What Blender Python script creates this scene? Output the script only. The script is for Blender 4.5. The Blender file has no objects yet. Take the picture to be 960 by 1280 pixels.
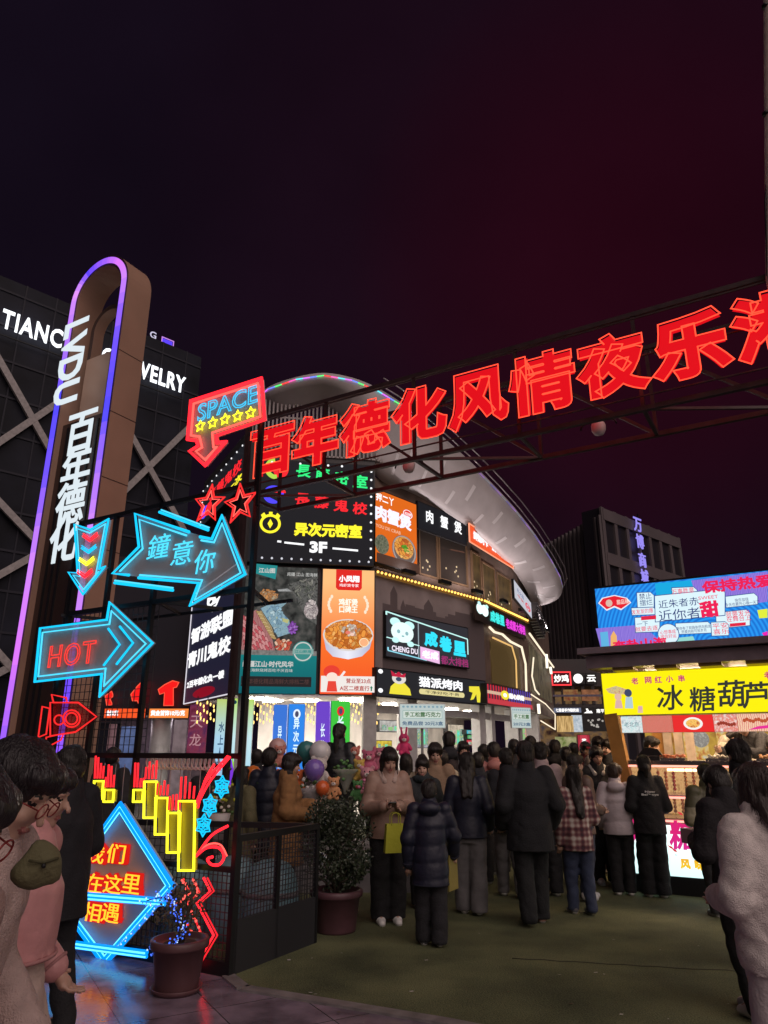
import bpy, math, random
import numpy as np
from mathutils import Vector, Matrix
random.seed(7)
S = bpy.context.scene
COL = S.collection
PI = math.pi
R = math.radians

# ------------------------------------------------------------------ camera
TH, FPX, CH = R(18.5), 888.0, 1.65
cam = bpy.data.objects.new('camera', bpy.data.cameras.new('camera'))
COL.objects.link(cam)
cam.location = (0, 0, CH)
cam.rotation_euler = (PI / 2 + TH, 0, 0)
cam.data.sensor_fit = 'HORIZONTAL'
cam.data.sensor_width = 36
cam.data.lens = FPX / 960 * 36
cam.data.clip_start = 0.05
cam.data.clip_end = 2000
S.camera = cam

# ------------------------------------------------------------------ pixels to places
def ray(u, v):
    x, y = (u - 480) / FPX, (640 - v) / FPX
    return Vector((x, math.cos(TH) - y * math.sin(TH), math.sin(TH) + y * math.cos(TH)))


def atY(u, v, Y):
    d = ray(u, v)
    t = Y / d.y
    return Vector((d.x * t, Y, CH + d.z * t))


def atZ(u, v, z=0.0):
    d = ray(u, v)
    t = (z - CH) / d.z
    return Vector((d.x * t, d.y * t, z))


# ------------------------------------------------------------------ night sky
W = bpy.data.worlds.new('World')
S.world = W
W.use_nodes = True
nt = W.node_tree
nt.nodes.clear()
out = nt.nodes.new('ShaderNodeOutputWorld')
add = nt.nodes.new('ShaderNodeAddShader')
bg1 = nt.nodes.new('ShaderNodeBackground')
bg2 = nt.nodes.new('ShaderNodeBackground')
sky = nt.nodes.new('ShaderNodeTexSky')
sky.sky_type = 'NISHITA'
sky.sun_disc = False
sky.sun_elevation = R(-6)
sky.sun_rotation = R(160)
nt.links.new(sky.outputs[0], bg1.inputs[0])
bg1.inputs[1].default_value = 0.02
tc = nt.nodes.new('ShaderNodeTexCoord')
# the city glow: maroon low over the lit market, indigo higher and to the west
dot = nt.nodes.new('ShaderNodeVectorMath'); dot.operation = 'DOT_PRODUCT'
gd = ray(800, 345).normalized()
dot.inputs[1].default_value = gd
nt.links.new(tc.outputs['Generated'], dot.inputs[0])
cr = nt.nodes.new('ShaderNodeValToRGB')
cr.color_ramp.elements[0].position = 0.35
cr.color_ramp.elements[0].color = (0.0062, 0.0048, 0.0120, 1)
cr.color_ramp.elements[1].position = 1.0
cr.color_ramp.elements[1].color = (0.0235, 0.0024, 0.0080, 1)
e = cr.color_ramp.elements.new(0.80)
e.color = (0.0082, 0.0042, 0.0105, 1)
e = cr.color_ramp.elements.new(0.93)
e.color = (0.0120, 0.0038, 0.0098, 1)
nt.links.new(dot.outputs['Value'], cr.inputs[0])
# uneven lit haze in the air over the town
hz_n = nt.nodes.new('ShaderNodeTexNoise'); hz_n.inputs['Scale'].default_value = 2.6; hz_n.inputs['Detail'].default_value = 4
hz_m = nt.nodes.new('ShaderNodeMapRange'); hz_m.inputs[1].default_value = 0.3; hz_m.inputs[2].default_value = 0.7
hz_m.inputs[3].default_value = 0.78; hz_m.inputs[4].default_value = 1.18
hz_x = nt.nodes.new('ShaderNodeVectorMath'); hz_x.operation = 'SCALE'
nt.links.new(tc.outputs['Generated'], hz_n.inputs['Vector'])
nt.links.new(hz_n.outputs['Fac'], hz_m.inputs[0])
nt.links.new(cr.outputs[0], hz_x.inputs[0])
nt.links.new(hz_m.outputs[0], hz_x.inputs[3])
nt.links.new(hz_x.outputs[0], bg2.inputs[0])
bg2.inputs[1].default_value = 0.72
nt.links.new(bg1.outputs[0], add.inputs[0])
nt.links.new(bg2.outputs[0], add.inputs[1])
nt.links.new(add.outputs[0], out.inputs[0])

# the one sun lamp, turned right down to the soft, slightly warm glow of the street behind the camera
sl = bpy.data.lights.new('sun', 'SUN')
sl.energy = 1.25
sl.color = (1.0, 0.80, 0.74)
sl.angle = R(70)
sun = bpy.data.objects.new('sun', sl)
COL.objects.link(sun)
sun.rotation_euler = (R(52), 0, R(28))

S.view_settings.view_transform = 'Standard'
S.view_settings.look = 'None'
S.view_settings.exposure = 0.2
S.view_settings.gamma = 1.0
S.view_settings.use_curve_mapping = False
S.render.engine = 'CYCLES'
S.cycles.use_denoising = True
S.cycles.max_bounces = 6
S.cycles.diffuse_bounces = 3
S.cycles.transparent_max_bounces = 10
S.cycles.sample_clamp_indirect = 4.0


class Frame:
    """A vertical plane: s runs along it, -Y of things set on it looks at the viewer."""

    def __init__(self, x, y, deg):
        self.o = Vector((x, y, 0))
        self.a = R(deg)
        self.ex = Vector((math.cos(self.a), math.sin(self.a), 0))
        self.n = Vector((math.sin(self.a), -math.cos(self.a), 0))

    def sz(self, u, v, off=0.0):
        d = ray(u, v)
        o = self.o + self.n * off
        t = (o - Vector((0, 0, CH))).dot(self.n) / d.dot(self.n)
        p = d * t + Vector((0, 0, CH))
        return (p - o).dot(self.ex), p.z

    def pt(self, s, z, off=0.0):
        p = self.o + self.ex * s + self.n * off
        return Vector((p.x, p.y, z))

    def quad(self, uL, vLT, vLB, uR, vRT, vRB, off=0.0):
        a, b, c, d = self.sz(uL, vLT, off), self.sz(uL, vLB, off), self.sz(uR, vRT, off), self.sz(uR, vRB, off)
        return (a[0] + b[0]) / 2, (b[1] + d[1]) / 2, (c[0] + d[0]) / 2, (a[1] + c[1]) / 2


def frame2(p, q):
    return Frame(p[0], p[1], math.degrees(math.atan2(q[1] - p[1], q[0] - p[0])))


# ------------------------------------------------------------------ materials
_M = {}


def _new(name):
    m = bpy.data.materials.new(name)
    m.use_nodes = True
    return m, m.node_tree, m.node_tree.nodes['Principled BSDF']


def M(name, c=None, rough=0.6, metal=0.0, bump=0.0, bscale=40.0, var=0.0, vscale=6.0, alpha=1.0, spec=0.5, coat=0.0):
    """A plain surface: base colour broken up by a little noise, optional bump."""
    if name in _M:
        return _M[name]
    m, t, b = _new(name)
    b.inputs['Base Color'].default_value = (*c, 1)
    b.inputs['Roughness'].default_value = rough
    b.inputs['Metallic'].default_value = metal
    b.inputs['Specular IOR Level'].default_value = spec
    b.inputs['Alpha'].default_value = alpha
    b.inputs['Coat Weight'].default_value = coat
    if var or bump:
        co = t.nodes.new('ShaderNodeTexCoord')
    if var:
        n = t.nodes.new('ShaderNodeTexNoise'); n.inputs['Scale'].default_value = vscale
        n.inputs['Detail'].default_value = 5
        t.links.new(co.outputs['Object'], n.inputs['Vector'])
        r = t.nodes.new('ShaderNodeValToRGB')
        r.color_ramp.elements[0].position = 0.3
        r.color_ramp.elements[1].position = 0.7
        r.color_ramp.elements[0].color = (*[max(0, x * (1 - var)) for x in c], 1)
        r.color_ramp.elements[1].color = (*[min(1, x * (1 + var)) for x in c], 1)
        t.links.new(n.outputs['Fac'], r.inputs[0])
        t.links.new(r.outputs[0], b.inputs['Base Color'])
    if bump:
        n2 = t.nodes.new('ShaderNodeTexNoise'); n2.inputs['Scale'].default_value = bscale
        n2.inputs['Detail'].default_value = 4
        t.links.new(co.outputs['Object'], n2.inputs['Vector'])
        bp = t.nodes.new('ShaderNodeBump'); bp.inputs['Strength'].default_value = bump
        bp.inputs['Distance'].default_value = 0.02
        t.links.new(n2.outputs['Fac'], bp.inputs['Height'])
        t.links.new(bp.outputs[0], b.inputs['Normal'])
    _M[name] = m
    return m


def E(c, s=1.0, sample=False):
    """Something that gives off light: a tube, a lamp or one ink of a backlit sign."""
    key = ('E', tuple(round(x, 3) for x in c), round(s, 3), sample)
    if key in _M:
        return _M[key]
    m, t, b = _new('glow')
    b.inputs['Base Color'].default_value = (0.004, 0.004, 0.004, 1)
    b.inputs['Roughness'].default_value = 0.5
    b.inputs['Specular IOR Level'].default_value = 0.12
    b.inputs['Emission Color'].default_value = (*c, 1)
    b.inputs['Emission Strength'].default_value = s
    m.cycles.emission_sampling = 'FRONT_BACK' if sample else 'NONE'
    _M[key] = m
    return m


def EN(name, cols, scale=8.0, s=0.6, kind='noise', sample=False, stretch=(1, 1, 1), detail=6):
    """A backlit print: an image of mottled inks (food, fabric, marble) as one procedural pattern."""
    if name in _M:
        return _M[name]
    m, t, b = _new(name)
    co = t.nodes.new('ShaderNodeTexCoord')
    mp = t.nodes.new('ShaderNodeMapping'); mp.inputs['Scale'].default_value = stretch
    t.links.new(co.outputs['Object'], mp.inputs[0])
    if kind == 'noise':
        n = t.nodes.new('ShaderNodeTexNoise'); n.inputs['Detail'].default_value = detail; fo = n.outputs['Fac']
    elif kind == 'voronoi':
        n = t.nodes.new('ShaderNodeTexVoronoi'); fo = n.outputs['Color']
    else:
        n = t.nodes.new('ShaderNodeTexWave'); n.inputs['Distortion'].default_value = 6; n.inputs['Detail'].default_value = 3
        if kind == 'rings':
            n.wave_type = 'RINGS'; n.inputs['Distortion'].default_value = 0.4
            n.rings_direction = 'Y'
        fo = n.outputs['Fac']
    n.inputs['Scale'].default_value = scale * 2.0
    t.links.new(mp.outputs[0], n.inputs['Vector'])
    r = t.nodes.new('ShaderNodeValToRGB')
    k = len(cols)
    lo, hi = (0.32, 0.68) if kind == 'noise' else (0.1, 0.9)
    for i, c in enumerate(cols):
        p = lo + (hi - lo) * i / max(1, k - 1)
        if i < 2:
            el = r.color_ramp.elements[i]; el.position = p
        else:
            el = r.color_ramp.elements.new(p)
        el.color = (*c, 1)
    r.color_ramp.elements[1].position = lo + (hi - lo) / max(1, k - 1)
    t.links.new(fo, r.inputs[0])
    b.inputs['Base Color'].default_value = (0.01, 0.01, 0.01, 1); b.inputs['Specular IOR Level'].default_value = 0.15
    t.links.new(r.outputs[0], b.inputs['Emission Color'])
    b.inputs['Emission Strength'].default_value = s
    m.cycles.emission_sampling = 'FRONT_BACK' if sample else 'NONE'
    _M[name] = m
    return m


def RAMP(name, stops, axis=2, lo=0.0, hi=1.0, s=0.6, sample=False):
    """A backlit print whose ink runs from one colour to another along an axis of the thing."""
    if name in _M:
        return _M[name]
    m, t, b = _new(name)
    co = t.nodes.new('ShaderNodeTexCoord')
    sx = t.nodes.new('ShaderNodeSeparateXYZ')
    mr = t.nodes.new('ShaderNodeMapRange')
    mr.inputs[1].default_value, mr.inputs[2].default_value = lo, hi
    r = t.nodes.new('ShaderNodeValToRGB')
    for i, (p, c) in enumerate(stops):
        el = r.color_ramp.elements[i] if i < 2 else r.color_ramp.elements.new(p)
        el.position = p
        el.color = (*c, 1)
    t.links.new(co.outputs['Object'], sx.inputs[0])
    t.links.new(sx.outputs[axis], mr.inputs[0])
    t.links.new(mr.outputs[0], r.inputs[0])
    t.links.new(r.outputs[0], b.inputs['Emission Color'])
    b.inputs['Base Color'].default_value = (0.01, 0.01, 0.01, 1); b.inputs['Specular IOR Level'].default_value = 0.15
    b.inputs['Emission Strength'].default_value = s
    m.cycles.emission_sampling = 'FRONT_BACK' if sample else 'NONE'
    _M[name] = m
    return m


BLACK = M('black_steel', (0.012, 0.012, 0.014), 0.5, 0.3)
DARK = M('dark_panel', (0.02, 0.02, 0.024), 0.55)
STEEL = M('painted_steel', (0.10, 0.08, 0.09), 0.55, 0.2, var=0.2)
GREY = M('grey_paint', (0.30, 0.29, 0.29), 0.6, var=0.12)


# ------------------------------------------------------------------ meshes
class MB:
    def __init__(self):
        self.v, self.f, self.m, self.s, self.mats = [], [], [], [], []

    def mi(self, mat):
        if mat not in self.mats:
            self.mats.append(mat)
        return self.mats.index(mat)

    def add(self, vs, fs, mat, smooth=False):
        k = len(self.v)
        self.v += [tuple(p) for p in vs]
        i = self.mi(mat)
        for f in fs:
            self.f.append([a + k for a in f]); self.m.append(i); self.s.append(smooth)
        return self

    def box(self, c, d, mat, rz=0.0, mx=None):
        h = [x / 2 for x in d]
        vs = [Vector((sx * h[0], sy * h[1], sz * h[2])) for sx in (-1, 1) for sy in (-1, 1) for sz in (-1, 1)]
        if mx is None:
            mx = Matrix.Rotation(rz, 3, 'Z')
        vs = [mx @ p + Vector(c) for p in vs]
        fs = [(0, 1, 3, 2), (4, 6, 7, 5), (0, 4, 5, 1), (2, 3, 7, 6), (0, 2, 6, 4), (1, 5, 7, 3)]
        return self.add(vs, fs, mat)

    def bar(self, a, b, w, h, mat):
        """A square bar from a to b."""
        a, b = Vector(a), Vector(b)
        d = (b - a)
        L = d.length
        d.normalize()
        up = Vector((0, 0, 1)) if abs(d.z) < 0.95 else Vector((0, 1, 0))
        x = d.cross(up).normalized()
        y = x.cross(d).normalized()
        mx = Matrix((x, d, y)).transposed()
        return self.box((a + b) / 2, (w, L, h), mat, mx=mx)

    def tube(self, pts, r, mat, n=8, closed=False, r2=None):
        pts = [Vector(p) for p in pts]
        k = len(pts)
        vs, fs = [], []
        prev = None
        for i, p in enumerate(pts):
            if closed:
                t = (pts[(i + 1) % k] - p).normalized() + (p - pts[i - 1]).normalized()
            else:
                t = Vector((0, 0, 0))
                if i < k - 1: t += (pts[i + 1] - p).normalized()
                if i > 0: t += (p - pts[i - 1]).normalized()
            if t.length < 1e-6:
                t = (pts[(i + 1) % k] - p)
            t.normalize()
            if prev is None:
                a = Vector((0, 1, 0)) if abs(t.y) < 0.9 else Vector((1, 0, 0))
            else:
                a = prev
            a = (a - t * a.dot(t))
            if a.length < 1e-6:
                a = t.orthogonal()
            a.normalize()
            prev = a
            b = t.cross(a)
            rr = r if r2 is None else r + (r2 - r) * i / max(1, k - 1)
            for j in range(n):
                th = 2 * PI * j / n
                vs.append(p + (a * math.cos(th) + b * math.sin(th)) * rr)
        for i in range(k if closed else k - 1):
            for j in range(n):
                i2 = (i + 1) % k
                fs.append((i * n + j, i * n + (j + 1) % n, i2 * n + (j + 1) % n, i2 * n + j))
        if not closed:
            fs.append(tuple(range(n))[::-1])
            fs.append(tuple((k - 1) * n + j for j in range(n)))
        return self.add(vs, fs, mat, True)

    def lathe(self, prof, mat, c=(0, 0, 0), n=20, wob=0.0):
        vs, fs = [], []
        for i, (r, z) in enumerate(prof):
            for j in range(n):
                th = 2 * PI * j / n
                w = 1 + wob * math.sin(3 * th + i)
                vs.append((c[0] + r * w * math.cos(th), c[1] + r * w * math.sin(th), c[2] + z))
        for i in range(len(prof) - 1):
            for j in range(n):
                fs.append((i * n + j, i * n + (j + 1) % n, (i + 1) * n + (j + 1) % n, (i + 1) * n + j))
        fs.append(tuple(range(n))[::-1])
        fs.append(tuple((len(prof) - 1) * n + j for j in range(n)))
        return self.add(vs, fs, mat, True)

    def prism(self, poly, y0, y1, mat, side=None):
        """An outline in x, z pushed from y0 (towards the viewer) to y1."""
        k = len(poly)
        area = sum(poly[i][0] * poly[(i + 1) % k][1] - poly[(i + 1) % k][0] * poly[i][1] for i in range(k))
        if area < 0:
            poly = poly[::-1]
        vs = [(x, y0, z) for x, z in poly] + [(x, y1, z) for x, z in poly]
        self.add(vs, [tuple(range(k)), tuple(range(2 * k - 1, k - 1, -1))], mat)
        b = len(self.v) - 2 * k
        i = self.mi(side or mat)
        for j in range(k):
            j2 = (j + 1) % k
            self.f.append([b + j, b + k + j, b + k + j2, b + j2]); self.m.append(i); self.s.append(False)
        return self

    def rect(self, x0, z0, x1, z1, y0, y1, mat, side=None):
        return self.prism([(x0, z0), (x1, z0), (x1, z1), (x0, z1)], y0, y1, mat, side)

    def disc(self, x, z, rx, rz, y0, y1, mat, n=20, a0=0.0, a1=2 * PI):
        full = abs(a1 - a0 - 2 * PI) < 1e-6
        k = n if full else n + 1
        poly = [(x + rx * math.cos(a0 + (a1 - a0) * j / n), z + rz * math.sin(a0 + (a1 - a0) * j / n)) for j in range(k)]
        return self.prism(poly, y0, y1, mat)

    def ell(self, c, r, mat, n=12, m=8, mx=None):
        vs, fs = [], []
        for i in range(m + 1):
            ph = PI * i / m
            for j in range(n):
                th = 2 * PI * j / n
                p = Vector((r[0] * math.sin(ph) * math.cos(th), r[1] * math.sin(ph) * math.sin(th), r[2] * math.cos(ph)))
                if mx is not None:
                    p = mx @ p
                vs.append(p + Vector(c))
        for i in range(m):
            for j in range(n):
                fs.append((i * n + j, (i + 1) * n + j, (i + 1) * n + (j + 1) % n, i * n + (j + 1) % n))
        return self.add(vs, fs, mat, True)

    def mesh(self, name):
        me = bpy.data.meshes.new(name)
        me.from_pydata(self.v, [], self.f)
        for m in self.mats:
            me.materials.append(m)
        me.polygons.foreach_set('material_index', self.m)
        me.polygons.foreach_set('use_smooth', self.s)
        me.update()
        return me

    def build(self, name, parent=None, loc=None, rotz=0.0, label=None):
        o = bpy.data.objects.new(name, self.mesh(name))
        COL.objects.link(o)
        if parent is not None:
            o.parent = parent
        if loc is not None:
            o.location = loc
        if rotz:
            o.rotation_euler = (0, 0, rotz)
        if label:
            o['label'] = label
        return o


def tag(o, label=None, cat=None, group=None, kind=None):
    if label: o['label'] = label
    if cat: o['category'] = cat
    if group: o['group'] = group
    if kind: o['kind'] = kind
    return o


def thing(name, label, cat, loc=(0, 0, 0), rotz=0.0, group=None):
    o = bpy.data.objects.new(name, None)
    o.empty_display_size = 0.1
    COL.objects.link(o)
    o.location = loc
    o.rotation_euler = (0, 0, rotz)
    return tag(o, label, cat, group)


def dup(root, loc=None, rotz=None, label=None):
    """A copy of a thing with its parts and sub-parts."""
    def cp(o, parent):
        c = o.copy(); COL.objects.link(c)
        if parent is not None: c.parent = parent
        for ch in [x for x in COL.objects if x.parent == o]:
            cp(ch, c)
        return c
    r = cp(root, None)
    if loc is not None: r.location = loc
    if rotz is not None: r.rotation_euler = (0, 0, rotz)
    if label: r['label'] = label
    return r


_T = {}


def _curve(body, bold, ext, outline, offset, space, lspace):
    c = bpy.data.curves.new('lettering', 'FONT')
    c.body = body
    c.size = 1
    c.align_x = 'CENTER'
    c.resolution_u = 3
    c.space_character = space
    c.space_line = lspace
    c.offset = offset
    if outline:
        c.fill_mode = 'NONE'
        c.bevel_depth = outline
        c.bevel_resolution = 1
    else:
        c.extrude = ext
    o = bpy.data.objects.new('lettering', c)
    me = bpy.data.meshes.new_from_object(o)
    n = len(me.vertices)
    a = np.zeros(n * 3); me.vertices.foreach_get('co', a); a = a.reshape(-1, 3)
    f = [list(p.vertices) for p in me.polygons]
    bpy.data.objects.remove(o); bpy.data.curves.remove(c); bpy.data.meshes.remove(me)
    return a, f


def text_mesh(body, bold, ext, outline, space=1.0, lspace=1.0):
    """Letters as a mesh; bold letters are the plain ones with a thick rounded edge added."""
    key = (body, bold, ext, outline, space, lspace)
    if key in _T:
        return _T[key]
    if outline:
        a, f = _curve(body, 0, 0, outline, bold, space, lspace)
    else:
        a, f = _curve(body, 0, ext, 0, 0, space, lspace)
        if bold and len(a):
            b, g = _curve(body, 0, 0, bold, 0, space, lspace)
            b[:, 2] *= ext / bold
            k = len(a)
            a = np.concatenate([a, b]); f = f + [[q + k for q in p] for p in g]
    _T[key] = (a, f)
    return _T[key]


def text(body, mat, parent, x, z, h, y=-0.01, w=None, bold=0.0, rot=0.0, shear=0.0, depth=0.006, outline=0.0, name='lettering', space=1.0, lspace=1.0):
    """Writing set upright on a thing's front, h tall (w wide if given), centred on x, z.
    outline > 0 draws the letters as bent glass tube of that radius (in metres)."""
    a0, f = text_mesh(body, bold, 0.0 if outline else 0.004, 0.0, space, lspace)
    a0 = a0.copy()
    if not len(a0):
        return None
    mn, mx = a0.min(0), a0.max(0)
    sz = h / max(1e-6, mx[1] - mn[1])
    sx = sz if w is None else w / max(1e-6, mx[0] - mn[0])
    if outline:
        a0, f = text_mesh(body, bold, 0.0, outline / sz, space, lspace)
        a0 = a0.copy()
    cx, cy = (mn[0] + mx[0]) / 2, (mn[1] + mx[1]) / 2
    X = (a0[:, 0] - cx) * sx
    Z = (a0[:, 1] - cy) * sz
    X = X + shear * Z
    D = a0[:, 2] * (sz if outline else depth / 0.004 / 2)
    cr_, sr_ = math.cos(rot), math.sin(rot)
    P = np.stack([x + X * cr_ - Z * sr_, y - D, z + X * sr_ + Z * cr_], 1)
    me = bpy.data.meshes.new(name)
    me.from_pydata(P.tolist(), [], f)
    me.materials.append(mat)
    if outline:
        me.polygons.foreach_set('use_smooth', [True] * len(f))
    me.update()
    o = bpy.data.objects.new(name, me)
    COL.objects.link(o)
    o.parent = parent
    return o


def inset(poly, d):
    """The outline moved inwards by d with mitred corners."""
    k = len(poly)
    area = sum(poly[i][0] * poly[(i + 1) % k][1] - poly[(i + 1) % k][0] * poly[i][1] for i in range(k))
    sg = 1 if area > 0 else -1
    res = []
    for i in range(k):
        p0, p, p1 = Vector(poly[i - 1]), Vector(poly[i]), Vector(poly[(i + 1) % k])
        a, b = (p - p0).normalized(), (p1 - p).normalized()
        na, nb = Vector((-a.y, a.x)) * sg, Vector((-b.y, b.x)) * sg
        m = na + nb
        if m.length < 1e-5:
            m = na
        m.normalize()
        q = p + m * (d / max(0.35, m.dot(na)))
        res.append((q.x, q.y))
    return res


def star(cx, cz, ro, ri, n=5, a=PI / 2):
    return [(cx + (ro if i % 2 == 0 else ri) * math.cos(a + PI * i / n), cz + (ro if i % 2 == 0 else ri) * math.sin(a + PI * i / n)) for i in range(2 * n)]


def bulbs(t, pts, r, mat, name='bulb'):
    """Each lamp of a string or border is a part of its own; they share one mesh."""
    me = MB().ell((0, 0, 0), r if isinstance(r, tuple) else (r, r, r), mat, 7, 5).mesh(name)
    for p in pts:
        o = bpy.data.objects.new(name, me)
        COL.objects.link(o)
        o.parent = t
        o.location = p


def fthing(fr, s, z, off, name, label, cat, group=None):
    return thing(name, label, cat, fr.pt(s, z, off), fr.a, group)


def signbox(fr, q, name, label, cat, face, off=0.1, depth=0.08, rim=0.03, housing=None, group=None, parent=None):
    """A box sign on a facade: housing and a face 3 mm proud of it. Local origin: bottom centre. Returns root, w, h."""
    s0, z0, s1, z1 = fr.quad(*q, off=off)
    w, h = s1 - s0, z1 - z0
    t = fthing(fr, (s0 + s1) / 2, z0, off, name, label, cat, group)
    MB().rect(-w / 2, 0, w / 2, h, 0, depth, housing or BLACK).build('housing', t)
    if face is not None:
        MB().rect(-w / 2 + rim, rim, w / 2 - rim, h - rim, -0.004, -0.0005, face).build('panel', t)
    return t, w, h
# ------------------------------------------------------------------ ground
def turf_material():
    m, t, b = _new('artificial_turf')
    co = t.nodes.new('ShaderNodeTexCoord')
    n = t.nodes.new('ShaderNodeTexNoise'); n.inputs['Scale'].default_value = 1.3; n.inputs['Detail'].default_value = 8
    n2 = t.nodes.new('ShaderNodeTexNoise'); n2.inputs['Scale'].default_value = 90; n2.inputs['Detail'].default_value = 3
    mx = t.nodes.new('ShaderNodeMath'); mx.operation = 'ADD'
    ml = t.nodes.new('ShaderNodeMath'); ml.operation = 'MULTIPLY'; ml.inputs[1].default_value = 0.5
    for q in (n, n2): t.links.new(co.outputs['Object'], q.inputs['Vector'])
    t.links.new(n.outputs['Fac'], mx.inputs[0]); t.links.new(n2.outputs['Fac'], mx.inputs[1])
    t.links.new(mx.outputs[0], ml.inputs[0])
    r = t.nodes.new('ShaderNodeValToRGB')
    r.color_ramp.elements[0].position = 0.38; r.color_ramp.elements[0].color = (0.034, 0.044, 0.018, 1)
    r.color_ramp.elements[1].position = 0.62; r.color_ramp.elements[1].color = (0.17, 0.185, 0.085, 1)
    t.links.new(ml.outputs[0], r.inputs[0]); t.links.new(r.outputs[0], b.inputs['Base Color'])
    b.inputs['Roughness'].default_value = 0.85
    bp = t.nodes.new('ShaderNodeBump'); bp.inputs['Strength'].default_value = 0.9; bp.inputs['Distance'].default_value = 0.015
    t.links.new(n2.outputs['Fac'], bp.inputs['Height']); t.links.new(bp.outputs[0], b.inputs['Normal'])
    return m


def paving_material():
    m, t, b = _new('polished_paving')
    co = t.nodes.new('ShaderNodeTexCoord')
    mp = t.nodes.new('ShaderNodeMapping'); mp.inputs['Rotation'].default_value = (0, 0, R(-30))
    t.links.new(co.outputs['Object'], mp.inputs[0])
    br = t.nodes.new('ShaderNodeTexBrick')
    br.inputs['Scale'].default_value = 1.25
    br.inputs['Color1'].default_value = (0.26, 0.19, 0.25, 1); br.inputs['Color2'].default_value = (0.19, 0.145, 0.19, 1)
    br.inputs['Mortar'].default_value = (0.05, 0.045, 0.05, 1); br.inputs['Mortar Size'].default_value = 0.006
    br.offset = 0.0; br.inputs['Brick Width'].default_value = 0.75; br.inputs['Row Height'].default_value = 0.75
    t.links.new(mp.outputs[0], br.inputs['Vector'])
    n = t.nodes.new('ShaderNodeTexNoise'); n.inputs['Scale'].default_value = 3.5; n.inputs['Detail'].default_value = 9
    t.links.new(co.outputs['Object'], n.inputs['Vector'])
    mix = t.nodes.new('ShaderNodeMix'); mix.data_type = 'RGBA'; mix.blend_type = 'MULTIPLY'
    r = t.nodes.new('ShaderNodeValToRGB')
    r.color_ramp.elements[0].color = (0.55, 0.55, 0.55, 1); r.color_ramp.elements[1].color = (1.3, 1.3, 1.3, 1)
    r.color_ramp.elements[0].position = 0.35; r.color_ramp.elements[1].position = 0.65
    t.links.new(n.outputs['Fac'], r.inputs[0])
    mix.inputs[0].default_value = 1.0
    t.links.new(br.outputs['Color'], mix.inputs[6]); t.links.new(r.outputs[0], mix.inputs[7])
    t.links.new(mix.outputs[2], b.inputs['Base Color'])
    rr = t.nodes.new('ShaderNodeMapRange'); rr.inputs[3].default_value = 0.05; rr.inputs[4].default_value = 0.24
    rr.inputs[1].default_value = 0.35; rr.inputs[2].default_value = 0.65
    t.links.new(n.outputs['Fac'], rr.inputs[0]); t.links.new(rr.outputs[0], b.inputs['Roughness'])
    n3 = t.nodes.new('ShaderNodeTexNoise'); n3.inputs['Scale'].default_value = 45
    t.links.new(co.outputs['Object'], n3.inputs['Vector'])
    bp = t.nodes.new('ShaderNodeBump'); bp.inputs['Strength'].default_value = 0.12; bp.inputs['Distance'].default_value = 0.01
    t.links.new(n3.outputs['Fac'], bp.inputs['Height']); t.links.new(bp.outputs[0], b.inputs['Normal'])
    return m


ASPH = M('market_ground', (0.075, 0.072, 0.07), 0.7, var=0.3, vscale=2.0, bump=0.3, bscale=60)
m = MB(); m.add([(-300, -60, 0), (300, -60, 0), (300, 500, 0), (-300, 500, 0)], [(0, 1, 2, 3)], ASPH)
tag(m.build('ground'), kind='structure')
m = MB(); m.add([(-14, -6, 0.004), (3.6, -6, 0.004), (3.6, 3.45, 0.004), (0.41, 5.30, 0.004), (-1.02, 5.98, 0.004), (-1.19, 6.27, 0.004), (-14, 13.7, 0.004)], [tuple(range(7))], paving_material())
tag(m.build('pavement'), kind='structure')
TURF = turf_material()
m = MB(); m.add([(-1.02, 5.98, 0.012), (0.41, 5.30, 0.012), (3.6, 3.45, 0.012), (30, -12, 0.012), (34, 16, 0.012), (-0.2, 17.5, 0.012), (-4.2, 17.0, 0.012), (-2.4, 8.2, 0.012), (-1.19, 6.27, 0.012)], [tuple(range(9))], TURF)
tag(m.build('turf'), kind='structure')
# a stone kerb strip where the paving meets the turf, and the seams of the turf rolls
m = MB()
KERB = M('kerb_stone', (0.20, 0.18, 0.18), 0.5, var=0.3, vscale=8)
for a, b in (((-1.19, 6.27), (-1.02, 5.98)), ((-1.02, 5.98), (0.41, 5.30)), ((0.41, 5.30), (3.6, 3.45)), ((3.6, 3.45), (12, -1.5))):
    m.bar((a[0], a[1], 0.005), (b[0], b[1], 0.005), 0.10, 0.03, KERB)
tag(m.build('kerb'), kind='structure')
m = MB()
SEAM = M('turf_seam', (0.045, 0.045, 0.028), 0.9)
for a, b in ((atZ(640, 1200), atZ(930, 1217)),):
    pts = [a.lerp(b, k / 14) + Vector((0, random.uniform(-0.02, 0.02), 0.014)) for k in range(15)]
    m.tube(pts, 0.004, SEAM, 5)
tag(m.build('turf_seam'), kind='structure')

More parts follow.
